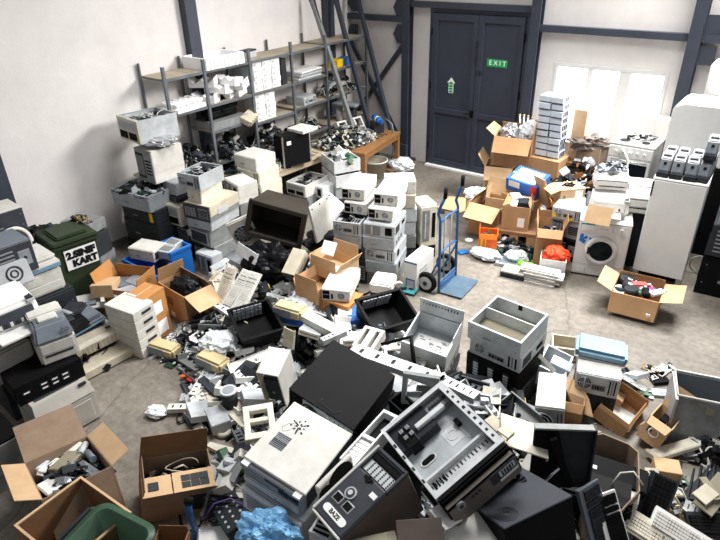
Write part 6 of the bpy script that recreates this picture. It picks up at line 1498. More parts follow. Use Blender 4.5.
crumple('blue_bag','blue translucent plastic bag bulging at the bottom heap edge','bag', T(at(270,552,.78),.3), .17,.14,.3,'bag_blue',31,amp=.3,sub=5)
# --- left apron of the heap
M, w, d = fit((206,500),(238,531),(218,483), .5, .18)
t = thing('drive_cage','black drive cage with purple cord left of the blue bag','drive cage', T(at(232,508,.35),.6,RAD(35),RAD(10)))
b = B()
for i in range(5): b.bx((-.16,-.1+i*.04,0),(.16,-.095+i*.04,.2),'black')
b.bx((-.17,-.11,0),(-.16,.09,.2),'charcoal'); b.bx((.16,-.11,0),(.17,.09,.2),'charcoal'); b.build('cage', t); b = B(); b.tube([(-.15,-.1,.22),(-.1,.0,.26),(0,.05,.23),(.1,.02,.26),(.14,-.08,.22)],.007,'purple',6); b.build('cord', t)
t = thing('drive_cage','charcoal perforated drive cage below the purple corded one','drive cage', T(at(238,523,.36),-.3,RAD(15)))
b = B(); b.bx((-.14,-.1,0),(.14,.1,.16),'charcoal',.006); b.build('cage', t); b = B()
for i in range(5):
    for j in range(3): b.cyl((-.1+i*.05,-.06+j*.06,.16),(-.1+i*.05,-.06+j*.06,.163),.01,'grey_light',n=8)
b.build('mesh_plate', t)
panel('white sheet panel at the bottom edge left of the blue bag', (198,560),(245,552),(204,528), (.35,.35,.4), .02, 'white')
tangle('scrap_heap','mixed grey scrap between the printed carton and the blue bag','scrap', T(at(247,490,0),.3), .45,.35,.35,110,['steel','steel_dull','charcoal','grey_light','white_dirty','pcb'],71,.8,.008,.15)
# white open hood
M, w, d = fit((256,372.5),(278,376.5),(267.5,346), (.75,.75,.82), .45); h = .45
t = thing('case_cover','white U-shaped case cover standing open left of the black case','case cover', M)
b = B(); b.bx((-w/2,-d/2,h-.012),(w/2,d/2,h),'white_dirty',.004); b.bx((w/2-.01,-d/2,0),(w/2,d/2,h),'white_dirty'); b.bx((-w/2,-d/2,0),(-w/2+.01,d/2,h),'beige_dull'); b.build('cover', t)
pc('dark chassis inside the white U-shaped cover', M @ T((0,.02,.0)), w-.03, d*.8, h*.7, 'charcoal','charcoal','plain')
M, w, d = fit((253,443),(270,440),(253,409), (.5,.5,.55)); t = thing('front_bezel','cream hollow bezel frame lying left of the white vented case','bezel', M)
w = max(w,.25); b = B()
for a, c in (((-w/2,-d/2,0),(-w/2+.05,d/2,.05)),((w/2-.05,-d/2,0),(w/2,d/2,.05)),((-w/2,-d/2,0),(w/2,-d/2+.06,.05)),((-w/2,d/2-.06,0),(w/2,d/2,.05)),((-w/2,0,0),(w/2,.04,.04))): b.bx(a,c,'beige',.005)
b.build('frame', t)
# pale plank end
t = thing('plastic_bar','cream tapering plastic bar with black end on bare floor','plastic part', T(at(228,455,.02),RAD(8)))
b = B(); b.slab([(-.22,-.03,0),(.2,-.05,0),(.22,.02,0),(.0,.06,0),(-.22,.02,0)],(0,0,.04),'beige'); b.build('bar', t); b = B(); b.bx((.17,.04,0),(.3,.09,.05),'charcoal',.006); b.build('end', t)
# --- metal rails and frames behind the black case
def rail(label, p0, p1, z0, z1, wd=.07, th=.05, m='steel_light'):
    a, c = at(*p0, z0), at(*p1, z1); x = (c-a); L_ = x.length; x.normalize(); n = V((0,0,1)); n = (n-x*x.z).normalized(); y = n.cross(x)
    M = Matrix(((x.x,y.x,n.x,a.x),(x.y,y.y,n.y,a.y),(x.z,y.z,n.z,a.z),(0,0,0,1)))
    b = B(); b.bx((0,-wd/2,0),(L_,wd/2,.006),m); b.bx((0,-wd/2,-th),(L_,-wd/2+.005,.006),m); b.bx((0,wd/2-.005,-th),(L_,wd/2,.006),m)
    for i in range(5): b.bx((L_*(.1+.18*i),-wd*.2,.006),(L_*(.13+.18*i),wd*.2,.008),'charcoal')
    return single('metal_rail', b, label, 'metal rail', M)
rail('long silver rail running behind the black case to the chassis stack', (352,348),(443,380), .95,.95,.13)
rail('silver rail with holes in front of the black labelled drive rack', (440,378),(477,396), .95,.95,.1)
rail('short silver rail lying above the white U-shaped cover', (322,340),(345,330), .75,.75,.06)
M, w, d = fit((352,345),(372,351),(364,325), (.75,.75,.8), .1); t = thing('drive_frame','white case frame with dark panels behind the black case','metal frame', M); b = B()
for a, c in (((-w/2,-d/2,0),(w/2,-d/2+.03,.1)),((-w/2,d/2-.03,0),(w/2,d/2,.1)),((-w/2,-d/2,0),(-w/2+.03,d/2,.1)),((w/2-.03,-d/2,0),(w/2,d/2,.1)),((-.03,-d/2,0),(.03,d/2,.1))): b.bx(a,c,'white_dirty')
b.build('frame', t); b = B(); b.bx((-w/2,-d/2,-.01),(w/2,d/2,0),'charcoal'); b.build('backplate', t)
t = thing('monitor_frame','black angled frame standing between rails and the papered chassis','frame', fit((383,352),(411,364),(403,343), (.8,.8,.95))[0]); b = B()
b.tube([(-.18,-.02,-.02),(.1,.16,.0),(.2,-.14,0)],.022,'black',4); b.build('frame', t)
t = thing('drive_frame','grey square frame standing by the open chassis back corner','metal frame', fit((408,398),(432,402),(410,378), (1.05,1.05,1.2))[0]); b = B()
for a, c in (((-.13,-.1,0),(.13,-.07,.06)),((-.13,.1,0),(.13,.13,.06)),((-.13,-.1,0),(-.1,.13,.06)),((.1,-.1,0),(.13,.13,.06))): b.bx(a,c,'steel_dull')
b.build('frame', t)
M, w, d = fit((388,400),(404,414),(401,391), (1.08,1.08,1.1), .14); t = thing('drive_cage','black open drive cage behind the white drive frame','drive cage', M)
b = B()
for a, c in (((-w/2,-d/2,0),(w/2,-d/2+.012,.14)),((-w/2,d/2-.012,0),(w/2,d/2,.14)),((-w/2,-d/2,0),(-w/2+.012,d/2,.14)),((w/2-.012,-d/2,0),(w/2,d/2,.14)),((-w/2,-d/2,0),(w/2,d/2,.01))): b.bx(a,c,'black')
b.build('cage', t)
# --- J open chassis with paper, and stack
M, w, d = fit4((404,342),(443,356),(466,325),(417,309), .62, .24); Mj = M
t = pc('wide open grey chassis with printed paper in front of the hand truck', M, w, d, .24, 'steel','beige_dull','plain', open_top=-1, cat='chassis', name='open_chassis')
b = B(); b.bx((-w/2,d/2-.008,.2),(w/2,d/2,.42),'steel'); 
for i in range(12): b.bx((-.42*w+i*.07*w,d/2-.012,.36),(-.4*w+i*.07*w,d/2-.008,.38),'charcoal')
b.bx((w/2-.008,-d*.1,.2),(w/2,d/2,.3),'steel'); b.build('back_wall', t)
b = B(); b.bx((-.4*w,-.4*d,.009),(.36*w,.3*d,.012),'paper')
rnd = random.Random(77)
for i in range(26):
    x = rnd.uniform(-.36,.24)*w; y = rnd.uniform(-.36,.24)*d; b.bx((x,y,.012),(x+rnd.uniform(.03,.12)*w,y+.012,.013),'grey_plastic')
b.build('paper', t)
pc('grey case with slots under the papered open chassis', down(Mj,-.2,.0,.0,.02), w*.98, d, .195, 'steel_dull','beige_dull','io', right='holes')
pc('dark case at the floor under the papered open chassis', down(Mj,-Mj.translation.z,.0,.02,-.03), w, d, Mj.translation.z-.205, 'charcoal','charcoal','plain')
M, w, d = fit4((468.5,322),(521,343),(549,315),(497,295), .95, .18); Mt3 = M
t = pc('open grey chassis with cross divider topping the stack on the right', M, w, d, .18, 'steel','steel_blue','plain', open_top=-1, cat='chassis', name='open_chassis')
b = B(); b.bx((-w/2,.08*d,.0),(w/2,.1*d,.17),'steel_light'); b.bx((-w/2+.01,-d/2+.03,.008),(w/2-.01,.08*d,.05),'khaki'); b.bx((-w/2+.01,.1*d,.008),(w/2-.01,d/2-.02,.03),'khaki'); b.bx((-.05*w,d/2-.016,.12),(.02*w,d/2-.008,.17),'black'); b.build('divider', t)
pc('grey case with fan and ports under the divided chassis', down(M,-.175,.01,.01,.01), w*.97, d*.98, .17, 'steel','steel','io', right='bars')
pc('black drive rack with three columns of labels in the right stack', down(M,-.455,.0,.0,-.02), w*.99, d*.95, .275, 'black','black','rack', cat='drive rack', name='drive_rack')
pc('charcoal case at the floor under the black drive rack', down(M,-M.translation.z,.0,.03,.03), w, d*.9, M.translation.z-.46, 'charcoal','charcoal','io')

q = at(396,402,1.0); pc('charcoal case in the heap under the black open drive cage', T((q.x+.02,q.y,0),.5), .4,.4,.9, 'charcoal','charcoal','plain')
# ================================================================== FRONT LEFT cartons
M, w, d = fit4((40,500),(114,466),(86,436),(26,464), .48, .48)
P1 = M
carton('open carton of computer mice and adapters at the front left', M, w, d, .48, 'cardboard_grey', [('+y',40,.42,'cardboard_grey'),('-x',70,.34,'cardboard_light'),('+x',75,.32,'cardboard_light')])
tangle('cable_heap','tangle of dark cords and adapters in the front left carton','cables', M @ T((0,0,.28)), w*.47,d*.45,.2,260,['black','charcoal','black','navy_grey','grey_plastic'],81,.5,.012,.12)
def pin(M, x, y, z, rz=0, rx=0): return M @ T((x*w,y*d,z),rz,rx)
b = B(); b.bx((-.11,-.09,0),(.11,.09,.05),'white',.02); b.bx((-.06,.09,0),(.06,.15,.04),'paper_blue',.01); single('router', b, 'white rounded device on the cords in the front left carton','device', pin(M,-.15,.3,.38,.5,.1))
b = B(); b.bx((-.1,-.1,0),(.1,.1,.03),'white',.01); single('white_adapter', b, 'white square box low on the cords in the front left carton','device', pin(M,-.25,-.1,.4,.2,.1))
b = B(); b.bx((-.13,-.07,0),(.13,.07,.07),'khaki',.006); b.cyl((-.07,-.071,.035),(-.07,-.075,.035),.02,'charcoal',n=10); single('brown_box', b, 'brown oblong box across the cords in the front left carton','device', pin(M,.02,.18,.4,.75,.15))
for i in range(9):
    b = B(); b.bx((-.05,-.03,0),(.05,.03,.035),'black',.01); b.tube([(.05,0,.015),(.1,.03,.01),(.14,-.02,.01),(.18,.02,.01)],.005,'black',5)
    r_ = random.Random(i); single('black_adapter', b, 'black power adapter on the cords in the front left carton','power adapter', pin(M,r_.uniform(-.35,.38),r_.uniform(-.3,.4),.36+.02*(i%3),r_.uniform(0,6)), 'adapters in the front left carton')
for i, (x, y) in enumerate(((.2,.38),(.33,.3),(.36,.05))):
    b = B(); b.cyl((-.09,0,.03),(.09,0,.03),.028,['beige','grey_light','grey_blue'][i],n=12); b.cyl((.09,0,.03),(.12,0,.03),.015,'charcoal',n=8); single('handset', b, ['cream cylinder at the back of the front left carton','pale grey cylinder at the right back of the front left carton','grey-blue cylinder at the right wall of the front left carton'][i],'device', pin(M,x,y,.42,.6+.5*i))
M, w, d = fit4((14,527),(66,566),(131,513.5),(81,476), .62, .6)
P2 = M
carton('open brown carton holding a bright green bin at the bottom left corner', M, w, d, .6, 'cardboard_dark', [])
b = B()
for a, c in (((-w/2-.004,-d/2-.004,.594),(w/2+.004,-d/2+.012,.604)),((-w/2-.004,d/2-.012,.594),(w/2+.004,d/2+.004,.604)),((-w/2-.004,-d/2,.594),(-w/2+.012,d/2,.604)),((w/2-.012,-d/2,.594),(w/2+.004,d/2,.604))): b.bx(a,c,'cardboard_light')
b.parent = None
o_ = b.build('cut_edge', [x for x in bpy.data.objects if x.get('label','').startswith('open brown carton holding a bright')][0])
q = at(106,538,.72); rzg = math.atan2(P2[1][0],P2[0][0])
t = thing('green_tub','bright green plastic bin with rounded rim in the corner carton','bin', T((q.x,q.y,.16), rzg+.1, RAD(4), RAD(2)))
def rrect(w, d, r, z, n=5):
    P = []
    for cx, cy, a0 in ((w/2-r,d/2-r,0),(-w/2+r,d/2-r,90),(-w/2+r,-d/2+r,180),(w/2-r,-d/2+r,270)):
        for i in range(n+1): a = RAD(a0+90*i/n); P.append(V((cx+cos(a)*r, cy+sin(a)*r, z)))
    return P
b = B(); k = b.mi('green_bin_bright'); rings = [rrect(.36,.32,.06,0),rrect(.46,.42,.08,.56),rrect(.52,.48,.1,.56),rrect(.52,.48,.1,.535),rrect(.5,.46,.1,.535)]
rings2 = [rrect(.44,.40,.08,.56),rrect(.34,.30,.06,.02)]
def loft(b, R, m):
    k = b.mi(m); V_ = [[b.bm.verts.new(p) for p in r] for r in R]; n = len(R[0])
    for A, Q in zip(V_, V_[1:]):
        for j in range(n):
            f = b.bm.faces.new((A[j],A[(j+1)%n],Q[(j+1)%n],Q[j])); f.smooth = True; f.material_index = k
    return V_
V1 = loft(b, rings[:3]+rings[3:], 'green_bin_bright'); V2 = loft(b, [rings[1]]+rings2, 'green_bin_bright'); f = b.bm.faces.new(V2[-1]); f.material_index = k
b.build('tub', t)
b = B(); b.bx((-.34,-.2,.4),(-.27,.2,.5),'green_bin_bright',.015); b.bx((-.31,-.16,.5),(-.29,.16,.54),'charcoal'); b.build('handle', t)
# third carton with black coils
M, w, d = fit4((144,499),(214,483),(209,449),(138,458), .34, .34)
carton('open brown carton with dark window prints and raised back flap', M, w, d, .34, 'cardboard_grey', [('+y',14,.6,'cardboard_dark'),('-x',4,.1)], stickers=[('-y',.6,.2,.85,.75,'charcoal')])
t = [x for x in bpy.data.objects if x.get('label','').startswith('open brown carton with dark window')][0]
b = B(); b.bx((-w/2,-d/2,.34),(-.1*w,-.02*d,.348),'cardboard_light'); b.build('flap', t, T((0,0,0),0,RAD(2)))
b = B(); b.bx((-.08*w,-d/2,.34),(w/2,.0*d,.348),'cardboard_light'); fl = b.build('flap', t, T((0,0,0),0,RAD(2)))
b = B()
for i in range(3):
    for j in range(2): b.bx((.04*w+i*.13*w,-.42*d+j*.17*d,.349),(.16*w+i*.13*w,-.27*d+j*.17*d,.351),'charcoal')
b.build('window_print', fl)
b = B(); b.bx((-.42*w,-.4*d,.349),(-.28*w,-.2*d,.351),'charcoal'); b.build('window_print', t)
tangle('cable_heap','tangle of black coiled cords in the carton with window prints','cables', M @ T((0,.1*d,.12)), w*.44,d*.34,.2,120,['black','charcoal','black','black_matt','beige_dull'],82,.15,.012,.14)
b = B(); b.tube([V((cos(a*.4)*.13+.05, sin(a*.4)*.06+.08, .3+.02*sin(a*.8))) for a in range(14)],.005,'beige_dull',6); single('cable_loop', b, 'pale cord bowed over the black coils in the printed carton','cable', M)
# blue handle and black cord
t = thing('truck_handle','blue steel handle with black grip standing at the bottom edge','hand truck', T((0,0,0)))
pts = [at(189,497,.75),at(188,504,.72),at(190,516,.6),at(195,528,.45),at(193,545,.2),at(190,560,.02)]
b = B(); b.tube(pts[1:],.024,'blue_truck',8); b.build('rail', t); b = B(); b.tube([pts[0],pts[1]],.03,'rubber',10); b.build('grip', t)
b = B(); b.tube([at(183,498,.012),at(179,512,.012),at(181,524,.012),at(190,531,.012),at(200,525,.012),at(206,508,.012),at(215,505,.012)],.008,'black',6); single('power_cord', b, 'thin black cord looping on the floor by the blue handle','cable')
carton('small brown carton corner at the bottom edge left of the blue handle', T(at(172,556,0),.6), .24,.24,.14,'cardboard_dark',[('+y',20,.2)])
# ================================================================== LOWER RIGHT
M, w, d = fit((578,366.5),(621,375),(585,352), .5, .22)
d = .42; rz_ = math.atan2(M[1][0],M[0][0]); M = T((M.translation.x,M.translation.y,M.translation.z), rz_)
pc('grey computer case with ports facing front under the pale blue lid', M, w, d, .22, 'steel','steel_dull','io', top='white_dirty')
pc('dark case on the floor under the case with the pale blue lid', T((M.translation.x,M.translation.y,0),rz_+.04), w*.95, d*.95, M.translation.z-.003, 'charcoal','charcoal','plain')
q = at(600,349,.58); t = thing('scanner_lid','pale blue rounded shell lying on the grey case','shell', T((q.x+.0,q.y+.05,.503), rz_, 0, RAD(2)))
b = B(); b.bx((-.23,-.15,0),(.23,.15,.1),'cyan_lid',.03); b.build('shell', t); b = B(); b.bx((-.232,-.152,-.0),(.232,.152,.014),'grey_light',.004); b.build('rim', t)
M, w, d = fit((552,347),(588,352),(556,334), .16, .15)
pc('open grey case on the floor behind the pale blue shell', M, w, d, .15, 'beige_dull','steel','io', open_top=-1)
M, w, d = fit4((541,367),(560,376),(578,359),(544,342), .35, .2)
pc('open grey tray holding a pale blue box beside the tan cardboard curve', M, w, d, .2, 'steel','steel','plain', open_top=-1)
closed_box('small_carton','pale blue small box inside the open grey tray','box', M @ T((.06,-.02,.02)), .2,.16,.2,'paper_blue',seam=False)
panel('white narrow panel leaning on the open grey tray', (539,358),(554,374),(543,356), (.55,.35,.55), m='white_dirty')
M, w, d = fit4((535.5,406),(564.5,410),(566,374.5),(539.5,372), .56, .35)
pc('white topped computer case with dark rear beside the curved cardboard', M, w, d, .35, 'steel_dull','charcoal','io', top='white_dirty')
pc('dark case on the floor under the white topped case', T((M.translation.x,M.translation.y,0),math.atan2(M[1][0],M[0][0])), w, d, max(.05,M.translation.z-.02), 'charcoal','charcoal','plain')
b = B(); P_ = [at(x_,y_,z_) for x_,y_,z_ in ((560,377,.36),(572,379,.36),(582,387,.32),(589,400,.26),(593,418,.16),(579,413,.14),(571,404,.2),(567,392,.3))]
b.slab(P_,(0,0,.01),'cardboard_light'); single('cardboard_sheet', b, 'curved tan cardboard flap sloping down right of the white topped case','cardboard sheet')
carton('small crushed brown carton between white topped case and curved flap', T(at(567,417,0),.3), .24,.2,.26,'cardboard',[('-y',150,.4)])
M, w, d = fit4((598,405),(629,431),(648,403),(619,385), .16, .15)
carton('low open brown carton with a white sheet inside, lower right floor', M, w, d, .15, 'cardboard', [('+x',-4,.1),('-y',10,.08),('+y',8,.12)])
b = B(); b.bx((-.14,-.12,0),(.14,.12,.004),'paper'); single('paper_sheet', b, 'white sheet lying in the low open brown carton','paper', M @ T((.02,-.02,.03),.1))
closed_box('small_carton','small brown box at the back inside the low open carton','cardboard box', M @ T((-.1,.12,.012),.2), .13,.12,.1,'cardboard_light',seam=False)
panel('pale panel leaning on the left of the low open brown carton', (592,408),(612,429),(598,399), (.1,.03,.12), m='steel_light')
M, w, d = fit4((654,417),(669,428),(678,414),(666,406), .26, .24)
t = carton('small tan carton with a paw-like cord picture on the floor', M, max(w,.2), max(d,.2), .24, 'cardboard_light', [('+y',20,.6),('-y',120,.3)], closed=False)
b = B(); b.ring((0,-d/2-.006,.12),(0,1,0),.04,.008,'paper',14); b.bx((-.06,-d/2-.006,.1),(-.02,-d/2-.002,.16),'charcoal'); b.build('print', t)
b = B(); b.bx((-.03,-.08,0),(.03,.08,.08),'black'); single('black_strip', b, 'black block showing in the small tan carton','device', M @ T((.0,.0,.14)))
t['label'] = 'small tan carton with a round print near the grey housing'
b = B(); b.tube([at(636,428,.02),at(642,424,.05),at(648,421,.1),at(651,424,.06)],.008,'yellowed',6); single('cord', b, 'yellowish cord trailing left of the small tan carton','cable')
# grey housing
M, w, d = fit4((681,386),(724,394),(724,382),(681,374), .46, .44)
w = .5; d = .34; M = T((at(702,385,.46).x+.05, at(702,385,.46).y-.02, 0), rz_)
t = thing('printer_housing','grey hollow printer housing with blue-grey inside at the right edge','housing', M)
b = B(); k = .02
b.hexa([(-w/2-.04,-d/2-.1,0),(w/2+.04,-d/2-.1,0),(w/2+.04,-d/2-.08,0),(-w/2-.04,-d/2-.08,0)],[(-w/2,-d/2,.44),(w/2,-d/2,.44),(w/2,-d/2+k,.44),(-w/2,-d/2+k,.44)],'steel_dull')
b.bx((-w/2,d/2-k,0),(w/2,d/2,.46),'grey_blue'); b.bx((-w/2-.02,-d/2-.06,0),(-w/2,d/2,.45),'grey_light'); b.bx((w/2,-d/2-.06,0),(w/2+.02,d/2,.45),'grey_light'); b.bx((-w/2,-d/2,.12),(w/2,d/2,.14),'grey_blue'); b.build('shell', t)
b = B(); b.tube([(-w/2,-d/2,.45),(w/2,-d/2,.45),(w/2,d/2,.47),(-w/2,d/2,.47)],.013,'white_dirty',6,True); b.build('rim', t)
b = B(); b.box((.02,-d/2-.02,.36),(.07,.02,.06),'khaki',(RAD(-12),0,0)); b.build('latch', t)
# plank of beige plastic
M, w, d = fit4((647.5,449.5),(658,457.5),(705,443.5),(692.5,436), .1, .05)
t = thing('plastic_panel','long cream plastic panel lying on the floor, lower right','panel', M); b = B(); b.bx((-w/2,-d/2,0),(w/2,d/2,.05),'beige',.01); b.build('panel', t); b = B(); b.bx((-w/2-.01,-d/2-.02,0),(w/2+.01,-d/2+.02,.055),'beige_dull',.006); b.build('edge', t)
# big octagonal carton
cx_ = at(610,470,.3)
t = thing('cardboard_drum','big eight-sided brown carton with dented walls, lower right','cardboard box'); b = B()
rim = [(579,470),(578,434),(603,433),(630,441),(639,452),(641,488),(616,509),(592,500)]
P_ = [at(*p,.5) for p in rim]; ce = sum(P_, V())/8; outer = []
for i, p in enumerate(P_): q = p.copy(); q.z = .5-.03*(i%2)-(.12 if i in (6,7,0) else 0); outer.append(q)
for i in range(8):
    a, c = outer[i], outer[(i+1)%8]; a0 = V((a.x,a.y,0)); c0 = V((c.x,c.y,0)); inn = (ce-(a+c)/2); inn.z = 0; inn = inn.normalized()*.01
    b.slab([a0,c0,c,a],inn,'cardboard_grey')
b.build('wall', t)
b = B(); b.slab([V((p.x,p.y,.004)) for p in outer],(0,0,.008),'cardboard_grey'); b.build('bottom', t)
M = T((ce.x,ce.y,0),.0)
tangle('dark_scrap','dark scrap and wires filling the eight-sided carton','scrap', M @ T((0,0,.05)), .3,.3,.3,150,['black','charcoal','black_matt','grey_plastic','khaki','steel_dull'],83,.6,.01,.14)
q = at(606,466,.42); t = thing('office_device','long black device with a white label in the eight-sided carton','device', T(q-V((0,0,.1)),RAD(10),RAD(15)))
b = B(); b.bx((-.3,-.1,0),(.3,.1,.1),'black_paint',.012); b.build('body', t); b = B(); b.bx((-.14,-.03,.1),(-.06,.0,.103),'paper'); b.build('label', t)
q = at(607,490,.36); t = thing('plastic_bar','dirty white bar with a bowed white cord in the eight-sided carton','bar', T(q,RAD(8),RAD(10)))
b = B(); b.bx((-.22,-.05,-.04),(.22,.05,.03),'white_dirty',.008); b.build('bar', t); b = B(); b.tube([(.02,.03,.03),(.06,.1,.12),(.14,.12,.16),(.22,.08,.1)],.008,'white_dirty',6); b.build('cord', t)
# keyboards
keyboard('black keyboard lying beside the eight-sided carton', fit((640,515),(658,524),(648,492),(.18,.18,.3))[0] @ Matrix.Rotation(pi/2,4,'Z'), .5,.2,'charcoal','black')
keyboard('cream keyboard at the bottom edge, left of the white one', fit((617,548),(660,540),(624,526),(.2,.2,.25))[0] @ T((.1,-.0,0),RAD(-45)), .46,.17,'beige','beige')
keyboard('white keyboard at the bottom edge under the black one', fit((655,548),(690,545),(656,529),(.2,.2,.25))[0] @ T((.1,0,0),RAD(-40)), .46,.17,'white','white_dirty')
keyboard('dark keyboard at the bottom right corner', fit((700,545),(725,535),(700,520),(.1,.1,.15))[0] @ T((.1,0,0),RAD(-20)), .46,.17,'charcoal','black')
Mq, w, d = fit((590,556),(614,541),(577,497),(.4,.4,.75)); keyboard('blue-grey keyboard standing on edge beside the glossy black case', Mq @ Matrix.Rotation(pi/2,4,'Z'), .5,.2,'grey_blue','charcoal')
Mq, w, d = fit((598,556),(620,543),(585,495),(.35,.35,.65)); keyboard('pale keyboard standing behind the blue-grey one', Mq @ Matrix.Rotation(pi/2,4,'Z'), .5,.19,'paper_blue','grey_light')
Mq, w, d = fit((610,552),(626,546),(600,508),(.4,.4,.62)); keyboard('white and black keyboard standing behind the pale one', Mq @ Matrix.Rotation(pi/2,4,'Z'), .46,.18,'white','black')
M = T(at(597,494,.3),.2); b = B(); b.bx((-.26,-.16,-.28),(.24,.16,.1),'black',.02); single('office_device', b, 'black rounded device between the glossy case and the eight-sided carton','device', M)
# trays and panels at the right edge
M, w, d = fit4((669,498),(735,502),(740,462),(682,458), .12, .1)
t = thing('black_tray','wide dark ribbed tray on the floor at the right edge','tray', M); b = B(); b.bx((-w/2,-d/2,0),(w/2,d/2,.03),'charcoal')
for i in range(9): b.bx((-w/2+i*w/9,-d/2,.03),(-w/2+i*w/9+.012,d/2,.06),'charcoal')
b.bx((-w/2,-d/2,0),(w/2,-d/2+.02,.1),'charcoal'); b.bx((-w/2,-d/2,0),(-w/2+.02,d/2,.1),'navy_grey'); b.build('tray', t)
panel('grey-brown plate lying across the dark ribbed tray', (693,502),(712,517),(730,480), (.25,.22,.28), .012, 'khaki', 'plate')
panel('narrow grey-brown plate on the larger grey-brown plate', (692,493),(706,505),(712,488), (.28,.27,.3), .012, 'beige_dull', 'plate')
panel('long grey-brown plate at the right edge', (699,477),(715,500),(704,473), (.3,.28,.3), .012, 'khaki', 'plate')
b = B(); b.bx((-.12,-.09,0),(.12,.09,.03),'paper',.004); single('paper_sheet', b, 'small white block at the right edge below the plates','paper', T(at(709,520,.1),.3))
rail('cream bar standing by the eight-sided carton', (651,468),(657,497), .3,.2,.1,.04,'beige')
closed_box('small_carton','small tan carton between cream bar and dark tray','cardboard box', T(at(664,477,0),.4), .2,.16,.14,'cardboard_light',seam=False)
for i, (px, py, z, rz1) in enumerate(((665,502,.05,.3),(672,522,.06,-.2),(660,512,.12,.8))):
    t = thing('circuit_board',['yellow-brown circuit board right of the black keyboard','yellow-brown circuit board nearest the bottom edge','yellow-brown circuit board standing against the black keyboard'][i],'circuit board', T(at(px,py,z),rz1,RAD(10*i)))
    b = B(); b.bx((-.17,-.11,0),(.17,.11,.006),'pcb_brown'); r_ = random.Random(i)
    for k in range(14): b.box((r_.uniform(-.15,.15),r_.uniform(-.09,.09),.02),(r_.uniform(.01,.05),r_.uniform(.01,.03),.03),r_.choice(['khaki','beige','charcoal','steel','copper']))
    b.build('board', t); b = B(); b.tube([(-.1,.05,.03),(0,.1,.1),(.1,.06,.12),(.16,-.03,.05)],.007,'beige',5); b.build('wire', t)
tangle('wire_tangle','dark tangle of wires at the right edge above the tray','cables', T(at(712,452,0),.2), .25,.22,.16,90,['black','charcoal','black','grey_light','white_dirty'],84,.4,.01,.1)
rail('ribbed dark metal strip below the ribbed tray', (684,505),(722,522), .14,.14,.12,.05,'steel_dull')
# loose pieces on the open floor at the right
for i, (px, py, kind) in enumerate(((652,369,'circuit_board'),(662,371,'plastic_piece'),(650,377,'plastic_piece'),(659,380,'black_cover'),(659,394,'disk_drive'),(643,393,'circuit_board'),(673,368,'shredded_bit'),(631,383,'metal_bracket'),(637,377,'optical_drive'),(624,376,'black_cover'))):
    o = scrap(kind, T(at(px,py,.003),i*1.3), '.', 'on the bare floor lower right', random.Random(i))
    o['label'] = ['pale circuit board on bare floor, top left of the loose pieces','small pale plastic bit right of the pale circuit board','white plastic piece on bare floor below the pale circuit board','dark pointed cover on bare floor right of the white plastic piece','small drive on bare floor left of the grey housing','green circuit board beside the low open brown carton','tiny dark bits on bare floor above the grey housing','metal bracket beside the pale blue shell case','white drive standing right of the pale blue shell case','dark cover at the foot of the pale blue shell case'][i]; del o['group']
    if i in (7,8): o.matrix_world = T(at(px,py,.1),i*1.3,RAD(30))
# ================================================================== HEAPS of loose scrap
MO = [(2.9,-5.35,1.0,.9,.42),(3.7,-5.75,.95,.75,.36),(4.6,-6.0,.9,.6,.36),(3.3,-6.5,.7,.55,.26),(5.35,-6.6,.8,.7,.62),(6.1,-6.3,.75,.6,.55),(5.6,-7.4,.9,.8,.62),(6.7,-7.0,.7,.6,.5),(6.85,-6.35,.45,.5,.3),(4.5,-6.9,.7,.5,.2)]
def hz(p):
    z = 0.
    for cx, cy, rx, ry, h in MO:
        q = ((p.x-cx)/rx)**2+((p.y-cy)/ry)**2
        if q < 1: z = max(z, h*(1-q)**.7)
    return z
def zf(px, py):
    z = .2
    for i in range(7): z = .5*z+.5*hz(at(px, py, z))
    return z
DK = ['black','charcoal','black_matt','black','steel_dull','charcoal','grey_plastic','steel','white_dirty','beige_dull','grey_light','white','steel_light','white_dirty']
LB = ['dark scrap bed under the loose parts below the monitor housing','scrap bed under the loose parts between the black crates','scrap bed under the crate in front of the white cube','scrap bed around the left black crate','scrap bed between the black case and the papered chassis','scrap bed between the chassis stacks','scrap bed under the front heap of cases','scrap bed right of the open bronze-fronted chassis','scrap bed under the white topped case','scrap bed left of the black case']
for (cx, cy, rx, ry, h), lb, i in zip(MO, LB, range(99)):
    tangle('scrap_bed', lb, 'scrap', T((cx,cy,0)), rx*1.0, ry*1.0, h*.95, int(330*rx*ry/.7), DK, 100+i, .78, .009, .17)
KA = ['circuit_board','plastic_piece','black_adapter','metal_bracket','disk_drive','cable_loop','black_cover','shredded_bit','plastic_piece','shredded_bit','black_cover','optical_drive']
KB = ['plastic_piece','metal_bracket','black_cover','black_cover','toner','optical_drive','metal_bracket','circuit_board','cable_loop','plastic_piece']
scatter(85, [(205,325),(228,318),(243,345),(285,345),(270,375),(252,392),(246,420),(232,440),(208,436),(180,415),(190,385),(180,360)], zf, KA, 'in the floor scatter left of the white U-shaped cover','on the floor at the left',1)
scatter(36, [(150,352),(215,305),(226,318),(200,345),(185,372),(170,362)], zf, KA, 'on the floor between drawer unit and left black crate','on the floor by the drawer unit',2)
scatter(55, [(222,255),(250,262),(262,290),(300,300),(330,335),(290,345),(275,300),(225,310),(212,290)], zf, KB, 'on the heap left of the cardboard trays','on the heap by the trays',3,.4,1.1)
scatter(28, [(345,312),(362,330),(400,330),(404,345),(380,352),(350,345),(320,338),(315,320)], zf, KB, 'on the heap around the right black crate','around the right black crate',4,.4,1.1)
scatter(40, [(352,352),(400,345),(470,395),(490,420),(440,378),(395,415),(375,375)], zf, KB, 'on the heap behind the open bronze-fronted chassis','behind the open chassis',5,.5,1.1)
scatter(24, [(470,385),(545,395),(536,425),(560,430),(500,420),(480,400)], zf, KB, 'on the heap below the black drive rack','below the drive rack',6,.5,1.1)
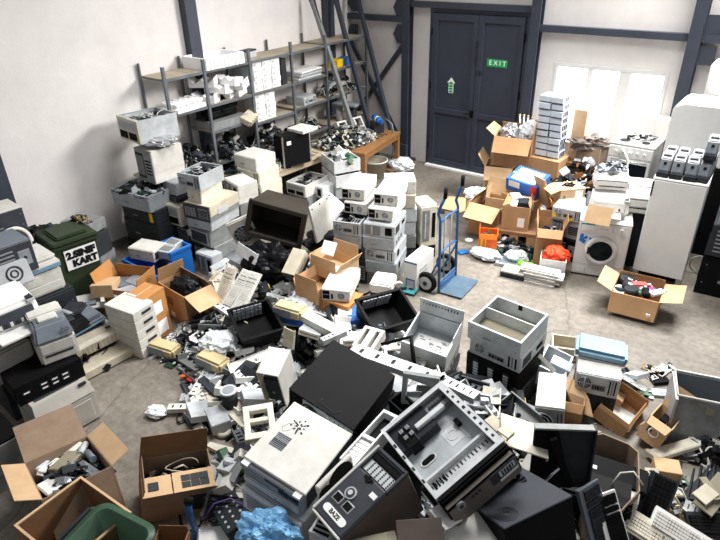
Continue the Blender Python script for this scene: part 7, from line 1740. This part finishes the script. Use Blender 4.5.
scatter(6, [(580,430),(560,418),(600,432),(560,428)], zf, KB, 'behind the open black case lower right','behind the open black case',7,.4)
scatter(12, [(590,505),(650,500),(680,470),(720,505),(720,540),(600,540)], .03, KB, 'on the floor around the keyboards lower right','around the keyboards',8,.3)
scatter(14, [(250,420),(290,395),(250,395),(240,440)], .05, KA, 'beside the cream bezel left of the vented case','beside the cream bezel',9,.3)
WK = ['plastic_piece','plastic_piece','metal_bracket','optical_drive']
scatter(16, [(190,370),(215,330),(245,348),(262,395),(235,430),(190,412)], lambda x,y: zf(x,y)+.06, WK, 'lying on top of the other floor scraps','on top of the floor scatter',21,.3,1.55)
scatter(14, [(215,262),(270,300),(340,330),(400,350),(350,345),(290,330),(225,305)], lambda x,y: zf(x,y)+.05, WK, 'lying on top of the heap between the crates','on top of the heap between crates',22,.4,1.6)
scatter(12, [(375,355),(440,385),(490,400),(530,420),(480,410),(400,400)], lambda x,y: zf(x,y)+.06, WK, 'lying on top of the heap behind the chassis','on top of the heap behind the chassis',23,.5,1.6)
# larger loose things in the scatter
def speaker(label, px, py, z, rz, m='yellowed'):
    t = thing('speaker', label, 'speaker', T(at(px,py,z),rz)); b = B(); b.bx((-.18,-.09,0),(.18,.09,.13),m,.025); b.build('body', t); b = B(); b.bx((-.17,-.098,.012),(.06,-.088,.118),'grey_plastic',.004); b.build('grille', t)
speaker('yellowed small speaker on the floor near the drawer unit', 166,353,.01,RAD(12))
speaker('yellowed small speaker by the clear bag in the scatter', 214,366,.12,RAD(5))
speaker('yellowed small speaker on blue block by the left crate', 291,315,.42,RAD(10))
b = B(); b.bx((-.2,-.08,0),(.2,.08,.07),'blue_deep',.012); single('plastic_block', b, 'dark blue block under the yellowed speaker by the left crate','device', T(at(291,320,.36),RAD(8)))
crumple('clear_bag','clear plastic bag in the scatter right of the speakers','bag', T(at(221,353,.1),.4), .2,.17,.24,'bag_clear',41)
crumple('paper_wad','white paper wad in the scatter by the black cup','paper', T(at(246,402,.03),.4), .1,.16,.2,'paper',42)
crumple('clear_bag','small clear bag with red print on bare floor by the printed carton','bag', T(at(157,415,.0),.4), .1,.08,.09,'bag_clear',43)
crumple('pink_cloth','pink cloth wad in the scatter behind the black remote','cloth', T(at(218,376,.04),.4), .1,.07,.06,'pink',44)
t = thing('cup','grey-topped black cylinder standing in the scatter','canister', T(at(231,406,.12))); b = B(); b.cyl((0,0,0),(0,0,.18),.075,'charcoal',n=20); b.build('body', t); b = B(); b.cyl((0,0,.18),(0,0,.2),.08,'grey_light',n=20); b.cyl((0,0,.2),(0,0,.203),.055,'grey_plastic',n=18); b.build('lid', t)
t = thing('power_supply','silver power supply box in the scatter above the printed carton','power supply', T(at(219,424,.03),RAD(65))); b = B(); b.bx((-.09,-.13,0),(.09,.13,.12),'steel',.004); b.build('housing', t); b = B(); b.bx((-.088,-.132,.01),(.088,-.13,.11),'grey_light'); b.build('plate', t)
b = B(); b.ring((0,0,.03),(0,0,1),.05,.025,'beige_dull',16,8); single('ring_magnet', b, 'pale ring part on the floor by the silver power supply','ring', T(at(224,434,.0)))
for i, (p0, p1, z0, z1, m_, wd, lb) in enumerate((((168,407),(212,406),.08,.08,'white_dirty',.08,'long white bar lying across the left floor scatter'),((201,378),(226,401),.14,.1,'charcoal',.08,'long black bar lying diagonally in the left floor scatter'),((192,395),(207,370),.12,.12,'white_dirty',.07,'white curved bar beside the long black bar'),((228,385),(252,362),.25,.25,'charcoal',.14,'wide black bar leaning near the white U-shaped cover'),((236,372),(256,388),.3,.2,'grey_light',.08,'pale bar under the wide black bar'),((197,312),(226,340),.12,.15,'charcoal',.1,'black ribbed bar left of the left black crate'),((210,300),(238,318),.3,.3,'steel_light',.09,'silver bar behind the left black crate'),((200,335),(222,322),.1,.2,'steel_blue',.14,'blue-grey plate left of the left black crate'))):
    rail(lb, p0, p1, z0, z1, wd, .04, m_)
panel('black screen panel lying in the scatter below the clear bag', (218,385),(240,395),(224,374), (.14,.1,.2), m='black', name='screen_panel')
panel('dark laptop lid leaning in the scatter near the U-shaped cover', (236,378),(252,388),(244,364), (.25,.2,.35), m='charcoal', name='screen_panel')
panel('beige plate leaning above the white U-shaped cover', (282,345),(292,350),(290,330), (.4,.4,.6), m='beige_dull')
for i, (px, py, m_) in enumerate(((190,381,'red'),(184,377,'orange'),(176,349,'orange'),(216,341,'red'),(222,349,'yellow'),(352,347,'red'))):
    b = B(); b.bx((-.035,-.02,0),(.035,.02,.025),m_,.006); single('plastic_bit', b, ['red plastic bit at the left edge of the floor scatter','orange plastic bit at the left edge of the floor scatter','orange plastic bit right of the yellowed speaker','red plastic bit by the left black crate','yellow plastic bit by the clear bag','red plastic bit by the right black crate'][i],'plastic scrap', T(at(px,py,zf(px,py)+.03),i))
# bits by the drawers and the black cable corner
crumple('bin_bag','black plastic film behind the monitor housing','bag', T((3.05,-4.35,0),.2), .5,.3,.5,'bag_black',51)
for i, (px, py, kind) in enumerate(((439,239,'disk_drive'),(435,251,'shredded_bit'),(440,224,'black_cover'))):
    b = B(); b.cyl((0,0,0),(0,0,.004),.06,'white',n=20) if i == 0 else b.bx((-.07,-.05,0),(.07,.05,.03),['white','blue','charcoal'][i],.008)
    single('compact_disc' if i == 0 else 'plastic_bit', b, ['small white disc on bare floor beside the hand truck','small blue bit on bare floor beside the orange box','dark bit on bare floor behind the hand truck'][i],'disc' if i == 0 else 'plastic scrap', T(at((469,463,442)[i],(240,253,212)[i],.002),i))
WORLD = .33; EXPO = -.1
LIGHTS = [('high_key_light', (6.6,-.6,5.0), (4.0,-4.4,0), 2.6, 1.6, 600, (1,.985,.96), 130),  # key lamp hung high, standing for unseen windows at back right
          ('overhead_fill', (4.6,-4.6,7.5), (4.6,-5.0,0), 3, 3, 380, (1,.99,.98), 110),  # overhead lamp added for even fill, no skylight is built
          ('pane_daylight', (5.1,-.12,1.6), (5.0,-4,0), 1.5, 1.0, 45, (1,1,1), 160)]
# ================================================================== LIGHT
wd = bpy.data.worlds.new('daylight'); SC.world = wd; wd.use_nodes = True
bg = wd.node_tree.nodes['Background']; bg.inputs['Color'].default_value = (.93,.96,1,1); bg.inputs['Strength'].default_value = WORLD
def area(name, loc, target, sx, sy, energy, col=(1,1,1), spread=180):
    l = bpy.data.lights.new(name, 'AREA'); l.shape = 'RECTANGLE'; l.size = sx; l.size_y = sy; l.energy = energy; l.color = col; l.spread = RAD(spread)
    o = bpy.data.objects.new(name, l); COL.objects.link(o); o.location = loc
    o.rotation_euler = (V(target)-V(loc)).to_track_quat('-Z','Y').to_euler(); return o
for L_ in LIGHTS: area(*L_)
v = SC.view_settings; SC.display_settings.display_device = 'sRGB'
v.view_transform = 'Standard'; v.look = 'None'; v.exposure = EXPO; v.gamma = 1; v.use_curve_mapping = False

# names that would read as a part of something else
REN = {'drive_frame':'drive_bracket','scanner_lid':'scanner_shell','printer_base':'printer_stand','front_panel':'dial_plate','plastic_panel':'plastic_plate','front_bezel':'loose_bezel','board_panel':'board','side_panel':'metal_sheet','flat_panel':'flat_unit','screen_panel':'screen_plate','truck_handle':'hand_truck','power_cord':'black_cable','monitor_frame':'angle_bracket','cord':'cable','carton_base':'low_box','shelf_divider':'upright_case','fan_ring':'fan_housing','front_display':'display_unit','panel':'metal_sheet','phone_base':'desk_phone','case_cover':'case_shell','round_cover':'round_shell','black_cover':'slotted_plastic','ring_magnet':'ring_part'}  # front bezels are loose bezels in the heap, tied to no monitor
for o in [o for o in bpy.data.objects if o.parent is None and o.get('label')]:
    st = o.name.split('.')[0]
    if st in REN: o.name = REN[st]
